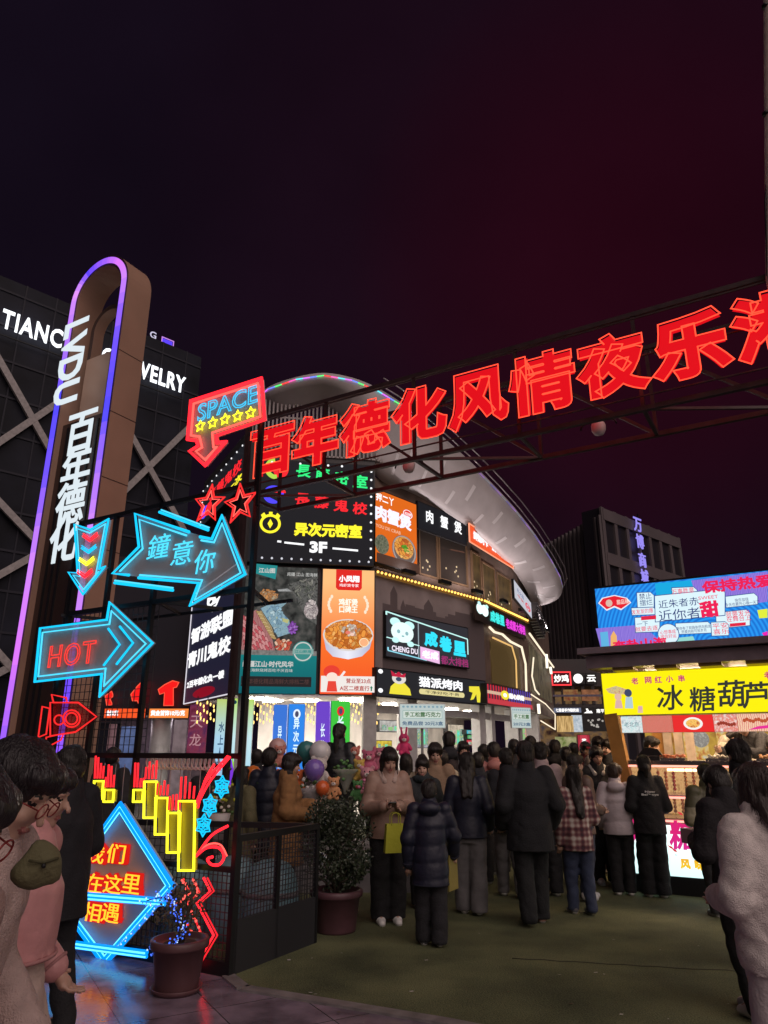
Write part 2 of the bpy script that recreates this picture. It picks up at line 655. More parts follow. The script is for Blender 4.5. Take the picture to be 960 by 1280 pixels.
# ------------------------------------------------------------------ the big round-cornered mall
PB0, PB1, PC1, PD1, PE1 = (-3.95, 19.42), (-0.27, 20.0), (3.35, 24.15), (5.66, 28.25), (8.3, 36.0)
PA0 = (-6.55, 24.24)
FA, FB, FC, FD, FE = frame2(PA0, PB0), frame2(PB0, PB1), frame2(PB1, PC1), frame2(PC1, PD1), frame2(PD1, PE1)
LA, LB, LC, LD, LE = [(Vector(b) - Vector(a)).length for a, b in ((PA0, PB0), (PB0, PB1), (PB1, PC1), (PC1, PD1), (PD1, PE1))]
WALL = M('dark_cladding', (0.045, 0.043, 0.048), 0.45, var=0.35, vscale=1.5)
MURAL = M('smoky_mural', (0.30, 0.25, 0.25), 0.6, var=0.3, vscale=0.9)
BROWN = M('brown_cladding', (0.18, 0.125, 0.10), 0.5, var=0.3, vscale=2)
SOFF = M('pale_soffit', (0.55, 0.51, 0.52), 0.45, var=0.12, vscale=1.2)
COLM = M('grey_column', (0.5, 0.49, 0.49), 0.4, var=0.1)
GLASS = M('dark_glass', (0.05, 0.04, 0.035), 0.08, 0.0, spec=0.8)
mall = thing('shopping_mall', 'dark three storey mall with a rounded corner and a sweeping pale roof overhang', 'building', (0, 0, 0))


def wall(fr, L, z0, z1, mat, name='facade_wall', off=0.0, depth=0.3):
    a = fr.pt(0, z0, off)
    return MB().rect(0, 0, L, z1 - z0, 0, depth, mat).build(name, mall, a, fr.a)


wall(FA, LA, 3.08, 10.9, WALL); wall(FB, LB, 3.08, 10.6, WALL)
wall(FC, LC, 3.08, 6.5, MURAL); wall(FD, LD, 3.08, 6.5, BROWN); wall(FE, LE, 3.08, 7.2, BROWN)
for fr, L in ((FC, LC), (FD, LD), (FE, LE)):                                # upper storey, set back a little
    wall(fr, L, 6.5, 9.6, BROWN, off=-0.25)
# skyline silhouette printed along the mural
sil = [(0, 0)]
x = 0.0
rs = random.Random(3)
while x < LC - 0.6:
    hgt = rs.uniform(0.7, 1.3)
    w_ = rs.uniform(0.15, 0.5)
    sil += [(x, hgt), (x + w_ * 0.5, hgt + rs.choice((0, 0, 0.25))), (x + w_, hgt)]
    x += w_
sil.append((x, 0))
MB().prism([(a, b * 0.9 + (1.2 if b else 0)) for a, b in sil], -0.006, 0.0, M('mural_ink', (0.15, 0.12, 0.125), 0.6)).build('mural_skyline', mall, FC.pt(0.35, 3.7, 0.0), FC.a)
# windows of the upper storey
for fr, us in ((FC, ((524, 545, 663, 716, 667, 722), (549, 582, 666, 722, 676, 732), )), (FD, ((590, 600, 688, 742, 700, 748), (603, 618, 702, 750, 715, 760), (622, 638, 716, 762, 728, 772)))):
    for (u0, u1, a, b, c, d) in us:
        s0, z0, s1, z1 = fr.quad(u0, a, b, u1, c, d, off=-0.25)
        w_, h_ = s1 - s0, z1 - z0
        f = MB(); fm = M('window_frame', (0.15, 0.09, 0.05), 0.5)
        f.rect(-0.06, -0.06, w_ + 0.06, 0, -0.05, 0.02, fm).rect(-0.06, h_, w_ + 0.06, h_ + 0.06, -0.05, 0.02, fm)
        f.rect(-0.06, 0, 0, h_, -0.05, 0.02, fm).rect(w_, 0, w_ + 0.06, h_, -0.05, 0.02, fm)
        wo = f.build('window', mall, fr.pt(s0, z0, -0.25), fr.a)
        MB().rect(0, 0, w_, h_, -0.012, -0.002, GLASS if fr is FC else EN('amber_window', [(0.10, 0.05, 0.012), (0.35, 0.2, 0.06)], 1.4, 0.25)).build('pane', wo)
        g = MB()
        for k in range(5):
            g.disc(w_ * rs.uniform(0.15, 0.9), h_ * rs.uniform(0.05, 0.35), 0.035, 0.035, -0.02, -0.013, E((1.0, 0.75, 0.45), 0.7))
        g.build('highlight', wo)  # lamp glints on the pane, drawn as small glowing discs
# ribbed screen in front of the roof edge, over the corner
m = MB()
SCREEN = M('ribbed_screen', (0.5, 0.45, 0.45), 0.5, 0.0)
for fr, L in ((FB, LB), (FC, LC * 0.42)):
    n = int(L / 0.12)
    for k in range(n):
        p, q = fr.pt(L * k / n, 10.0, 0.06), fr.pt(L * k / n, 11.75 if fr is FB else 11.75 - 0.8 * k / n, 0.06)
        m.bar(p, q, 0.05, 0.05, SCREEN)
    for z in (10.0, 10.6, 11.2):
        m.bar(fr.pt(0, z, 0.03), fr.pt(L, z, 0.03), 0.05, 0.05, SCREEN)
m.build('ribbed_screen', mall)
# roof overhang: outer lip and inner foot where it meets the wall
lip = [(318, 505, 20.2), (335, 491, 19.2), (370, 479, 18.9), (405, 474, 18.8), (440, 480, 18.9), (470, 492, 19.1), (500, 510, 19.6), (530, 533, 20.3), (560, 559, 21.3), (590, 586, 22.4), (620, 616, 23.7), (645, 643, 25.0), (668, 672, 26.5), (688, 702, 28.0), (700, 724, 29.2), (703, 737, 30.2), (698, 748, 31.2), (684, 755, 32.0), (664, 755, 31.6)]
foot = [(325, 528, 21.0), (345, 520, 19.9), (375, 512, 19.7), (405, 510, 19.8), (430, 530, 19.9), (455, 575, 20.05), (478, 602, 20.5), (505, 612, 21.0), (530, 624, 21.7), (556, 640, 22.4), (584, 658, 23.3), (606, 676, 24.2), (625, 695, 25.6), (641, 712, 27.2), (652, 728, 28.2), (659, 740, 29.0), (662, 746, 29.6), (663, 750, 30.2), (660, 754, 30.9)]
lp, fp = [atY(*a) for a in lip], [atY(*a) for a in foot]
vs, fs = [], []
lp0, fp0, n0 = lp, fp, len(lp)


def fine_line(p, k=4):
    res = []
    for i in range(len(p) - 1):
        a, b, c, d = [p[max(0, min(len(p) - 1, j))] for j in (i - 1, i, i + 1, i + 2)]
        for q in range(k):
            t = q / k
            res.append(0.5 * ((2 * b) + (c - a) * t + (2 * a - 5 * b + 4 * c - d) * t * t + (3 * b - a - 3 * c + d) * t ** 3))
    return res + [p[-1].copy()]


lp, fp = fine_line(lp), fine_line(fp)
n = len(lp)
sag = lambda i, t: 0.14 * math.sin(PI * t) * min(1, max(0, (i - 12) / 8))
for i in range(n):
    a, b = lp[i], fp[i]
    for k in range(6):
        t = k / 5
        p = a.lerp(b, t); p.z -= sag(i, t)
        vs.append(p)
    vs.append(a + Vector((0, 0.12, 0.28))); vs.append(b + Vector((0, 1.0, 0.9)))
for i in range(n - 1):
    for k in range(5):
        fs.append((i * 8 + k, i * 8 + k + 1, i * 8 + 8 + k + 1, i * 8 + 8 + k))
    fs += [(i * 8, i * 8 + 8, i * 8 + 14, i * 8 + 6), (i * 8 + 6, i * 8 + 14, i * 8 + 15, i * 8 + 7), (i * 8 + 5, i * 8 + 7, i * 8 + 15, i * 8 + 13)]
roof = MB().add(vs, fs, SOFF, True).build('roof_overhang', mall)
m = MB()
STR = M('soffit_strip', (0.8, 0.77, 0.79), 0.35)
for i in range(22, n - 9):
    for (t0, t1) in ((0.18, 0.5), (0.5, 0.82)):
        if (i * 7 + int(t0 * 10)) % 5: continue
        ps = []
        for q in range(7):
            t = t0 + (t1 - t0) * q / 6
            c, d = lp[i].lerp(fp[i], t), lp[i].lerp(lp[i + 1], 0.45).lerp(fp[i].lerp(fp[i + 1], 0.45), t)
            for w in (c, d): ps.append(w - Vector((0, 0, sag(i, t) + 0.014)))
        m.add(ps, [(2 * q, 2 * q + 1, 2 * q + 3, 2 * q + 2) for q in range(6)], STR)
m.build('soffit_strip', roof)
lp, fp, n = lp0, fp0, n0
# coloured light line along the lip
rain = [(1, .05, .05), (.1, .9, .2), (.15, .25, 1), (.7, .15, 1), (.1, .8, .9), (1, .1, .5)]
m = MB()
fine = []
for i in range(n - 3):
    for k in range(4):
        fine.append(lp[i].lerp(lp[i + 1], k / 4) + Vector((0, -0.05, 0.1)))
for i in range(len(fine) - 1):
    left = i < 28
    if left or 36 < i < 62:
        c = rain[(i * 5) % 6] if left else [(0.25, 0.2, 0.6), (0.5, 0.25, 0.8), (0.35, 0.35, 0.4)][i % 3]
        m.tube([fine[i], fine[i + 1]], 0.018 if left else 0.018, E(c, 1.2 if left else 0.5), 6)
m.build('lip_light_line', mall)
for du in (0, 1):
    m = MB()
    pts = [lp[i] + Vector((0.1 + 0.12 * du, -0.1, 0.25 + 0.22 * du)) for i in range(5, n - 2)]
    m.tube(pts, 0.02, M('rail_metal', (0.4, 0.36, 0.38), 0.3, 0.8), 6)
    m.build('roof_rail', mall)
# ground floor: recess with ceiling, back walls, floor, columns and door beams
CEIL = M('shop_ceiling', (0.6, 0.57, 0.53), 0.5, var=0.15)
SHOPW = M('shop_wall', (0.72, 0.68, 0.64), 0.6, var=0.25, vscale=1.1)
SHOPF = M('shop_floor', (0.30, 0.28, 0.26), 0.25)
back = [fr.pt(s, 0, -4.5) for fr, s in ((FA, LA * 0.25), (FB, 0.6), (FB, LB - 0.5), (FC, LC - 0.6), (FD, LD), (FE, LE))]
front = [Vector((*p, 0)) for p in (PA0, PB0, PB1, PC1, PD1, PE1)]
poly = front + back[::-1]
m = MB()
up = [Vector((p.x, p.y, 3.06)) for p in poly]
m.add(up, [tuple(range(len(up)))], CEIL)
m.build('shop_ceiling', mall)
m = MB(); m.add([Vector((p.x, p.y, 0.016)) for p in poly], [tuple(range(len(poly)))], SHOPF); m.build('shop_floor', mall)
m = MB()
for i in range(len(back) - 1):
    a, b = back[i], back[i + 1]
    m.add([a, b, Vector((b.x, b.y, 3.06)), Vector((a.x, a.y, 3.06))], [(0, 1, 2, 3)], SHOPW)
m.build('shop_back_wall', mall)
for (u, fr, wd) in ((462, FB, 0.36), (514, FC, 0.42), (604, FC, 0.34), (618, FD, 0.30), (648, FD, 0.5), (672, FE, 0.5), (301, FB, 0.3)):
    s, _ = fr.sz(u, 930, -0.15)
    m = MB(); m.rect(-wd / 2, 0, wd / 2, 3.05, -wd / 2, wd / 2, COLM)
    m.rect(-wd / 2 - 0.04, 0.0, wd / 2 + 0.04, 0.25, -wd / 2 - 0.04, wd / 2 + 0.04, M('column_foot', (0.2, 0.19, 0.19), 0.3))
    m.build('column', mall, fr.pt(s, 0, -0.3), fr.a)
for fr, L, z in ((FC, LC, 2.62), (FD, LD, 2.62)):
    MB().rect(0.2, 0, L - 0.1, 0.2, -0.08, 0.08, COLM).build('door_beam', mall, fr.pt(0, z, -0.3), fr.a)
CL = E((1.0, 0.90, 0.78), 55.0, True)
for fr, s, o in ((FB, 0.6, -1.6), (FB, 2.0, -2.2), (FB, 3.3, -1.5), (FC, 1.4, -1.8), (FC, 3.2, -2.0), (FC, 4.8, -1.8), (FD, 1.5, -2.0), (FD, 3.6, -2), (FE, 3.0, -2.0), (FA, 3.4, -1.8)):
    p = fr.pt(s, 3.035, o)
    MB().box((0, 0, 0), (0.7, 0.4, 0.03), CL).build('ceiling_lamp', mall, p, fr.a)
# E side: glazed two storey shopfronts outlined with warm white light lines
WLINE = E((1.0, 0.84, 0.62), 1.05)
m = MB()
def epoly(fr, pts, r=0.05, off=0.12, mat=WLINE, mb=None):
    mb.tube([fr.pt(*fr.sz(u, v, off), off) for u, v in pts], r, mat, 6)
epoly(FD, [(612, 784), (618, 790), (628, 793), (638, 802), (652, 809), (657, 830), (658, 864)], 0.045, mb=m)
epoly(FD, [(616, 797), (640, 808), (645, 826), (646, 860)], 0.03, 0.1, E((1.0, 0.6, 0.2), 0.8), mb=m)
m.build('light_line', mall)
s0, z0, s1, z1 = FD.quad(614, 797, 850, 650, 815, 864, off=0.03)
MB().rect(s0, z0, s1, z1, 0, 0.02, EN('gold_curtain', [(0.09, 0.05, 0.015), (0.22, 0.14, 0.05), (0.05, 0.03, 0.01)], 3.0, 0.55, 'wave', stretch=(2, 1, 0.15))).build('curtain_window', mall, FD.pt(0, 0, 0.03), FD.a)
m = MB()
epoly(FE, [(662, 792), (692, 834)], 0.045, 0.14, mb=m)
epoly(FE, [(667, 822), (665, 845), (669, 862), (674, 868)], 0.03, 0.12, mb=m)
epoly(FE, [(664, 868), (682, 880), (694, 893), (694, 912), (676, 901)], 0.025, 0.12, mb=m)
m.build('light_line', mall)
m = MB()
for (u, v0, v1) in ((673, 880, 892), (683, 818, 835), (688, 834, 842)):
    epoly(FE, [(u, v0), (u + 1, v1)], 0.06, 0.2, E((1.0, 0.9, 0.7), 1.5), mb=m)
m.build('wall_lamp', mall)
m = MB(); s0, z0, s1, z1 = FE.quad(663, 800, 862, 689, 838, 880, off=0.02)
m.rect(s0, z0, s1, z1, 0, 0.02, EN('lit_glass', [(0.05, 0.04, 0.03), (0.20, 0.16, 0.09)], 0.8, 0.5)).build('glass_front', mall, FE.pt(0, 0, 0.02), FE.a)
# shingle awning scales at the turn of the upper storey
m = MB()
for i in range(9):
    for k in range(4):
        p = FE.pt(*FE.sz(664 + i * 1.5 + k * 1.2, 768 + i * 3.4 - k * 4, 0.3), 0.3)
        m.box(p, (0.3, 0.3, 0.16), WALL, FE.a)
m.build('scale_awning', mall)
# unseen floodlights, added on the ledge to brighten the underside of the roof
for fr, s in ((FC, 1.0), (FC, 2.8), (FC, 4.6), (FD, 1.0), (FD, 3.0), (FE, 1.0), (FE, 3.4)):
    m = MB()
    m.box((0, 0, 0), (0.5, 0.16, 0.12), BLACK)
    m.add([(-0.22, -0.06, 0.065), (0.22, -0.06, 0.065), (0.22, 0.06, 0.065), (-0.22, 0.06, 0.065)], [(0, 1, 2, 3)], E((1.0, 0.86, 0.84), 150.0, True))
    m.build('added_floodlight', mall, fr.pt(s, 6.62, 0.45), fr.a)
# warm bulb line round the building under the upper storey
GOLD = E((1.0, 0.52, 0.10), 2.2)
sb = thing('string_light', 'golden bulb string running round the mall ledge under the upper storey', 'string light', FC.pt(0, 6.5, 0.1))
o0 = FC.pt(0, 6.5, 0.1)
for fr, L in ((FC, LC), (FD, LD)):
    k = int(L / 0.17)
    bulbs(sb, [fr.pt(L * i / k, 6.5, 0.13) - o0 for i in range(k)], 0.04, GOLD)
m = MB()
for fr, L in ((FC, LC), (FD, LD)):
    m.bar(fr.pt(0, 6.44, 0.09) - o0, fr.pt(L, 6.44, 0.09) - o0, 0.06, 0.05, E((0.9, 0.4, 0.06), 0.16))
m.build('channel', sb)
# rows of hanging warm bulbs inside, over the entrance
for j, (u0, u1, v0, v1, off) in enumerate(((318, 345, 880, 905, -1.0), (382, 398, 880, 900, -1.2), (438, 476, 885, 906, -0.8), (246, 270, 885, 905, -0.9))):
    t = thing('string_light', ['warm drop lights between the lime tinted and the deep blue banner pillars', 'warm drop lights between the deep blue and the violet banner pillars',
                               'warm drop lights in the mall entrance beside the green banner face', 'warm drop lights between the dark red hanging and the lime tinted banner pillar'][j], 'string light', FB.pt(FB.sz(u0, v0, off)[0], 3.0, off), FB.a, 'warm drop lights in the entrance')
    m = MB(); bl = []
    a, b = FB.sz(u0, v0, off)[0], FB.sz(u1, v0, off)[0]
    for i in range(int((b - a) / 0.09) + 1):
        for k in range(3):
            zz = -0.12 - 0.2 * k - 0.05 * ((i * 7 + k) % 3)
            bl.append((i * 0.09, k * 0.2, zz))
            if i % 3 == 0: m.tube([(i * 0.09, k * 0.2, 0.06), (i * 0.09, k * 0.2, zz)], 0.005, BLACK, 4)
    m.build('cable_net', t)
    bulbs(t, bl, (0.022, 0.022, 0.05), E((1.0, 0.62, 0.16), 1.8))

# ------------------------------------------------------------------ dark annex beyond the left side of the mall
FL = Frame(atY(122, 900, 24.6).x, 24.6, 0)
LLn = -6.45 - FL.o.x
annex = thing('annex_building', 'dark shop block with orange ticker strips between the brown pylon and the mall', 'building', (0, 0, 0))
MB().rect(0, 2.75, LLn, 8.2, 0, 0.3, M('annex_wall', (0.03, 0.028, 0.04), 0.4)).build('facade_wall', annex, FL.o)
m = MB(); m.rect(0, 0, LLn, 2.75, 2.2, 2.3, M('annex_back', (0.2, 0.15, 0.17), 0.6, var=0.3)); m.build('shop_back_wall', annex, FL.o)
MB().add([(0, 0, 2.74), (LLn, 0, 2.74), (LLn, 2.3, 2.74), (0, 2.3, 2.74)], [(0, 1, 2, 3)], CEIL).build('shop_ceiling', annex, FL.o)
for sx in (LLn * 0.3, LLn * 0.75):
    MB().box((sx, 0.9, 2.715), (0.6, 0.4, 0.03), E((0.9, 0.75, 0.85), 7.0, True)).build('ceiling_lamp', annex, FL.o)
s, _ = FL.sz(200, 930, -0.4)
MB().lathe([(0.34, 0), (0.34, 2.74)], COLM, (0, 0, 0), 24).build('column', annex, FL.pt(s, 0, -0.4))
for (u0, u1, v0, v1, col) in ((148, 172, 908, 945, (0.25, 0.35, 0.75)), (132, 146, 905, 945, (0.5, 0.25, 0.28)), (214, 234, 900, 948, (0.5, 0.36, 0.38))):
    a = FL.sz(u0, v1, -0.9); b = FL.sz(u1, v0, -0.9)
    MB().rect(a[0], 0.05, b[0], min(2.7, b[1]), 0, 0.05, EN('annex_pane%d' % u0, [tuple(c * 0.5 for c in col), col], 1.5, 0.35)).build('lit_window', annex, FL.pt(0, 0, -0.9))

# ------------------------------------------------------------------ dark office block behind on the left, with crossing braces
PW = atY(0, 400, 34.0)
FW = Frame(PW.x, PW.y, 44)
off_b = thing('office_building', 'dark glass block with pale crossing braces behind the brown pylon', 'building', (0, 0, 0))
DG = M('office_glass', (0.014, 0.015, 0.024), 0.5, var=0.6, vscale=0.35, spec=0.15)
s0, zt = FW.sz(0, 352); 
s1, zt2 = FW.sz(236, 470)
wx0, wx1, wh = -16.0, s1 + 0.8, FW.sz(100, 385)[1]
MB().rect(wx0, 0, wx1, wh, 0, 10, DG).build('wall', off_b, FW.o, FW.a)
m = MB()
FR_ = M('office_frame', (0.03, 0.03, 0.042), 0.5, spec=0.2)
zz = 3.0
while zz < wh:
    m.rect(wx0, zz, wx1, zz + 0.12, -0.06, 0, FR_); zz += 2.1
xx = wx0
while xx < wx1:
    m.rect(xx, 0, xx + 0.08, wh, -0.05, 0, FR_); xx += 1.7
m.build('mullion_grid', off_b, FW.o, FW.a)
BR = M('brace_paint', (0.36, 0.33, 0.33), 0.5, var=0.2)
braces = [((-30, 405), (112, 655)), ((-20, 566), (120, 472)), ((112, 655), (250, 520)), ((120, 472), (255, 715)), ((-20, 612), (130, 770)), ((-30, 735), (112, 655)), ((-20, 850), (130, 770)), ((130, 770), (255, 715)), ((-30, 790), (60, 890))]
for i_, (a, b) in enumerate(braces):
    p, q = FW.sz(*a), FW.sz(*b)
    MB().bar((p[0], -0.25 - 0.013 * i_, p[1]), (q[0], -0.25 - 0.013 * i_, q[1]), 0.2, 0.36, BR).build('brace', off_b, FW.o, FW.a)
# its roof letters
a, b = FW.sz(2, 396, 0.3), FW.sz(231, 480, 0.3)
tl = thing('roof_letter_sign', 'white glowing capital letters along the dark office block roof', 'sign', FW.pt((a[0] + b[0]) / 2, FW.sz(2, 412, 0.3)[1], 0.3), FW.a)
hh = FW.sz(6, 379, 0.3)[1] - FW.sz(6, 412, 0.3)[1]
text('TIANCHENG JEWELRY', E((0.92, 0.95, 1.0), 1.5), tl, 0, hh / 2 - 0.3, hh * 0.98, w=(b[0] - a[0]), bold=0.022, depth=0.12, y=-0.1, space=1.12)
MB().bar((-(b[0] - a[0]) / 2, 0.0, -0.3), ((b[0] - a[0]) / 2, 0.0, -0.3), 0.06, 0.06, BLACK).build('rail', tl)
p = FW.pt(*FW.sz(209, 431, -1.0), -1.0)
t = thing('sky_sign', 'tiny blue violet lit emblem far off above the white roof letters', 'sign', p, FW.a)
MB().rect(-0.35, -0.35, 0.35, 0.35, -0.02, 0.06, E((0.10, 0.05, 0.9), 1.0)).build('panel', t)
MB().tube([(-0.42, -0.03, -0.42), (-0.42, -0.03, 0.42), (0.42, -0.03, 0.42), (0.42, -0.03, -0.42)], 0.04, E((0.7, 0.3, 1.0), 0.8), 6, True).build('rim_tube', t)
text('G', E((0.8, 0.75, 1.0), 0.7), t, -1.05, 0.3, 0.5, bold=0.02)
text('?', E((0.8, 0.75, 1.0), 0.3), t, 1.0, -0.3, 0.4)
MB().bar((-1.3, 0.1, -0.5), (1.3, 0.1, -0.5), 0.08, 0.08, BLACK).build('support_rail', t)

# ------------------------------------------------------------------ far block on the right with upright characters
P0 = atY(757, 700, 62.0)
FRt = frame2((P0.x, P0.y), (atY(850, 700, 72).x, 72.0))
FRl = frame2((atY(640, 700, 80).x, 80.0), (P0.x, P0.y))
far = thing('far_office_building', 'unlit office block with upright fins far behind the mall roof', 'building', (0, 0, 0))
FCOL = M('far_concrete', (0.11, 0.088, 0.095), 0.7, var=0.2, vscale=0.2)
FDRK = M('far_glass', (0.022, 0.019, 0.025), 0.4)
zt = FRt.sz(757, 637)[1]
LR = (Vector((atY(850, 700, 72).x, 72.0)) - Vector((P0.x, P0.y))).length
LL = (Vector((atY(640, 700, 80).x, 80.0)) - Vector((P0.x, P0.y))).length
MB().rect(0, 0, LR, zt, 0, 2, FDRK).build('wall', far, FRt.o, FRt.a)
MB().rect(0, 0, LL, zt - 0.8, 0, 0.3, FDRK).build('wall', far, FRl.o, FRl.a)
m = MB()
z = zt - 1.2
while z > 3:
    m.rect(0, z, LR, z + 1.1, -0.25, 0, FCOL); z -= 4.2
for k in range(8):
    m.rect(LR * k / 7 - 0.25, 0, LR * k / 7 + 0.25, zt, -0.2, 0, FCOL)
m.build('floor_band', far, FRt.o, FRt.a)
m = MB()
for k in range(26):
    m.rect(LL * k / 25 - 0.12, 0, LL * k / 25 + 0.22, zt - 0.8, -0.4, 0, FCOL)
m.build('facade_fin', far, FRl.o, FRl.a)
t = fthing(FRt, FRt.sz(800, 690)[0], 0, 0.5, 'upright_letter_sign', 'four violet characters stacked on the unlit far office block', 'sign')
VIO = E((0.34, 0.28, 0.95), 0.85)
for ch, u, v in (('万', 797, 656), ('博', 800, 677), ('商', 803, 700), ('城', 806, 721)):
    s, z = FRt.sz(u, v, 0.5)
    s0_ = FRt.sz(800, 690)[0]
    text(ch, VIO, t, s - s0_, z, 1.42, bold=0.02, depth=0.1, name='character')
MB().bar((0, 0.3, FRt.sz(797, 640, 0.5)[1]), (0.1, 0.3, FRt.sz(806, 735, 0.5)[1]), 0.1, 0.1, BLACK).build('mount_rail', t)

# ------------------------------------------------------------------ shops at the far end of the lane
FS = Frame(8.0, 38.0, -4)
arc = thing('shop_terrace', 'two storey row of lit shops closing the lane behind the crowd', 'building', (0, 0, 0))
s0, s1 = FS.sz(690, 850)[0], FS.sz(790, 850)[0]
z1, z2, z3, z4 = FS.sz(720, 836)[1], FS.sz(720, 858)[1], FS.sz(720, 880)[1], FS.sz(720, 893)[1]
WB = M('terrace_wall', (0.05, 0.042, 0.045), 0.5)
MB().rect(s0 - 2, z1, s1, z1 + 0.5, 0, 4, WB).rect(s0 - 2, z2, s1, z1, 0, 4, WB).rect(s0 - 2, z4, s1, z3, 0, 4, WB).build('facade_wall', arc, FS.o, FS.a)
MB().rect(s0 - 2, 0, s1, z2, 3.5, 4, EN('terrace_inside', [(0.05, 0.02, 0.02), (0.35, 0.2, 0.08), (0.10, 0.08, 0.1)], 1.1, 0.4)).build('back_wall', arc, FS.o, FS.a)
m = MB()
for k in range(9):
    x = s0 + (s1 - s0) * k / 8
    m.rect(x - 0.08, z3, x + 0.08, z2, -0.05, 0.1, WB)
m.rect(s0 - 1, z3 + 0.35, s1, z3 + 0.45, -0.3, -0.2, M('balcony_rail', (0.15, 0.13, 0.2), 0.4))
m.build('gallery_post', arc, FS.o, FS.a)
for (u0, u1, v0, v1, mat) in ((697, 716, 895, 915, EN('gold_window', [(0.25, 0.13, 0.03), (0.9, 0.6, 0.25)], 2.5, 0.8, stretch=(3, 1, 0.4))), (716, 727, 894, 915, EN('white_window', [(0.35, 0.45, 0.55), (0.8, 0.85, 0.9)], 3, 0.7)), (695, 720, 921, 938, EN('green_window', [(0.12, 0.2, 0.02), (0.6, 0.55, 0.3)], 2, 0.6)), (705, 722, 862, 876, EN('red_window', [(0.25, 0.05, 0.03), (0.5, 0.3, 0.1)], 2, 0.5)), (728, 748, 862, 876, EN('brown_window', [(0.15, 0.06, 0.03), (0.55, 0.22, 0.1)], 2, 0.5))):
    a, b = FS.sz(u0, v1, 0.1), FS.sz(u1, v0, 0.1)
    MB().rect(a[0], max(0.05, a[1]), b[0], b[1], 0, 0.06, mat).build('lit_window', arc, FS.pt(0, 0, 0.1), FS.a)


def far_sign(u0, v0, u1, v1, mat, name, label, txt=None, tcol=None, rim=None, fr=FS, off=0.3):
    q = (u0, v0, v1, u1, v0 + 0.5, v1 + 0.5)
    t, w, h = signbox(fr, q, name, label, 'sign', mat, off=off, rim=0.02)
    if txt: text(txt, tcol, t, 0, h / 2, h * 0.62, w=w * 0.8, y=-0.03, bold=0.03)
    if rim: MB().tube([(-w / 2, -0.03, 0), (w / 2, -0.03, 0), (w / 2, -0.03, h), (-w / 2, -0.03, h)], 0.05, rim, 6, True).build('rim_tube', t)
    return t, w, h


WHT = E((1.0, 0.97, 0.92), 1.3)
far_sign(690, 840, 713, 856, E((0.10, 0.006, 0.012), 0.6), 'shop_sign', 'small red framed sign with white characters at the far end of the lane', '炒鸡', WHT, E((1, 0.05, 0.06), 1.2))
t, w, h = far_sign(714, 841, 731, 855, M('sign_black', (0.01, 0.01, 0.012), 0.4), 'shop_sign', 'black far shop sign with a round white lamp beside the small red sign', None)
MB().disc(0, h / 2, h * 0.42, h * 0.42, -0.05, -0.005, WHT).build('round_emblem', t)
far_sign(732, 841, 746, 855, M('sign_black', None), 'shop_sign', 'black far shop sign with one white character next to the round lamp', '云', WHT)
far_sign(691, 884, 727, 891, E((0.25, 0.28, 0.4), 0.5), 'shop_sign', 'long thin white lettered fascia above the golden far window', '七里香手作酸奶店', WHT)
t, w, h = far_sign(728, 884, 758, 914, M('sign_black', None), 'shop_sign', 'tall black far shop board with a small white bird shape', None)
text('南平', WHT, t, w * 0.28, h * 0.85, h * 0.17, y=-0.03, bold=0.02)
MB().prism([(-w * .42, h * .76), (-w * .05, h * .76), (-w * .1, h * .86), (-w * .2, h * .84), (-w * .24, h * .95), (-w * .32, h * .95), (-w * .28, h * .84)], -0.03, -0.005, WHT).build('emblem', t)
m = MB()
for k in range(14):
    m.disc(rs.uniform(-.35, .35) * w, h * rs.uniform(.15, .5), 0.05, 0.05, -0.03, -0.005, E((0.6, 0.55, 0.5), 0.6))
m.build('fairy_dot', t)
t, w, h = far_sign(722, 918, 738, 938, E((0.5, 0.03, 0.06), 0.6), 'shop_board', 'crimson tapered board at the head of the lane behind the crowd', None, off=2.0)
MB().prism([(-w * .46, 0.02), (w * .46, 0.02), (w * .25, h * .97), (-w * .25, h * .97)], -0.05, -0.006, E((0.75, 0.06, 0.1), 0.6)).build('front_face', t)
text('茶', WHT, t, 0, h * 0.6, h * 0.3, y=-0.07, bold=0.03)
# ------------------------------------------------------------------ gate truss and its big red characters
FG = Frame(-2.34, 12.0, -30)
TR = M('truss_steel', (0.05, 0.03, 0.032), 0.45, 0.3, var=0.25)
gate = thing('gate_truss', 'long dark steel box truss spanning the lane on square legs', 'gate', FG.pt(0, 0), FG.a)
SA, SB = -0.27, 10.2
for nm, y, z in (('top_chord', 0.06, 7.5), ('bottom_chord', 0.06, 6.03), ('bottom_chord', 1.06, 6.05), ('top_chord', 1.06, 7.5)):
    MB().bar((SA, y, z), (SB, y, z), 0.07, 0.07, TR).build(nm, gate)
k = 0
s = SA
while s <= SB:
    MB().bar((s, 0.06, 6.03), (s, 0.06, 7.5), 0.05, 0.05, TR).build('upright', gate)
    MB().bar((s, 0.06, 6.03), (s, 1.06, 6.05), 0.05, 0.05, TR).build('cross_member', gate)
    MB().bar((s, 1.06, 6.05), (s, 1.06, 7.5), 0.05, 0.05, TR).build('upright', gate)
    if s + 1.75 < SB:
        MB().bar((s, 1.06, 7.5), (s + 1.75, 1.06, 6.05), 0.05, 0.05, TR).build('diagonal', gate)
        if k % 2 == 0: MB().bar((s, 0.06, 6.03), (s + 1.75, 1.06, 6.05), 0.04, 0.04, TR).build('diagonal', gate)
    s += 1.75; k += 1
for s, y in ((SA, 0.06), (SB, 0.06), (SB, 1.06)):
    if 1:
        m = MB().bar((s, y, 0), (s, y, 7.5), 0.09, 0.09, TR)
        m.box((s, y, 0.02), (0.3, 0.3, 0.04), TR)
        m.build('gate_leg', gate)
RED_P = E((1.0, 0.006, 0.014), 0.68, True)
RED_T = E((1.0, 0.065, 0.03), 1.6)
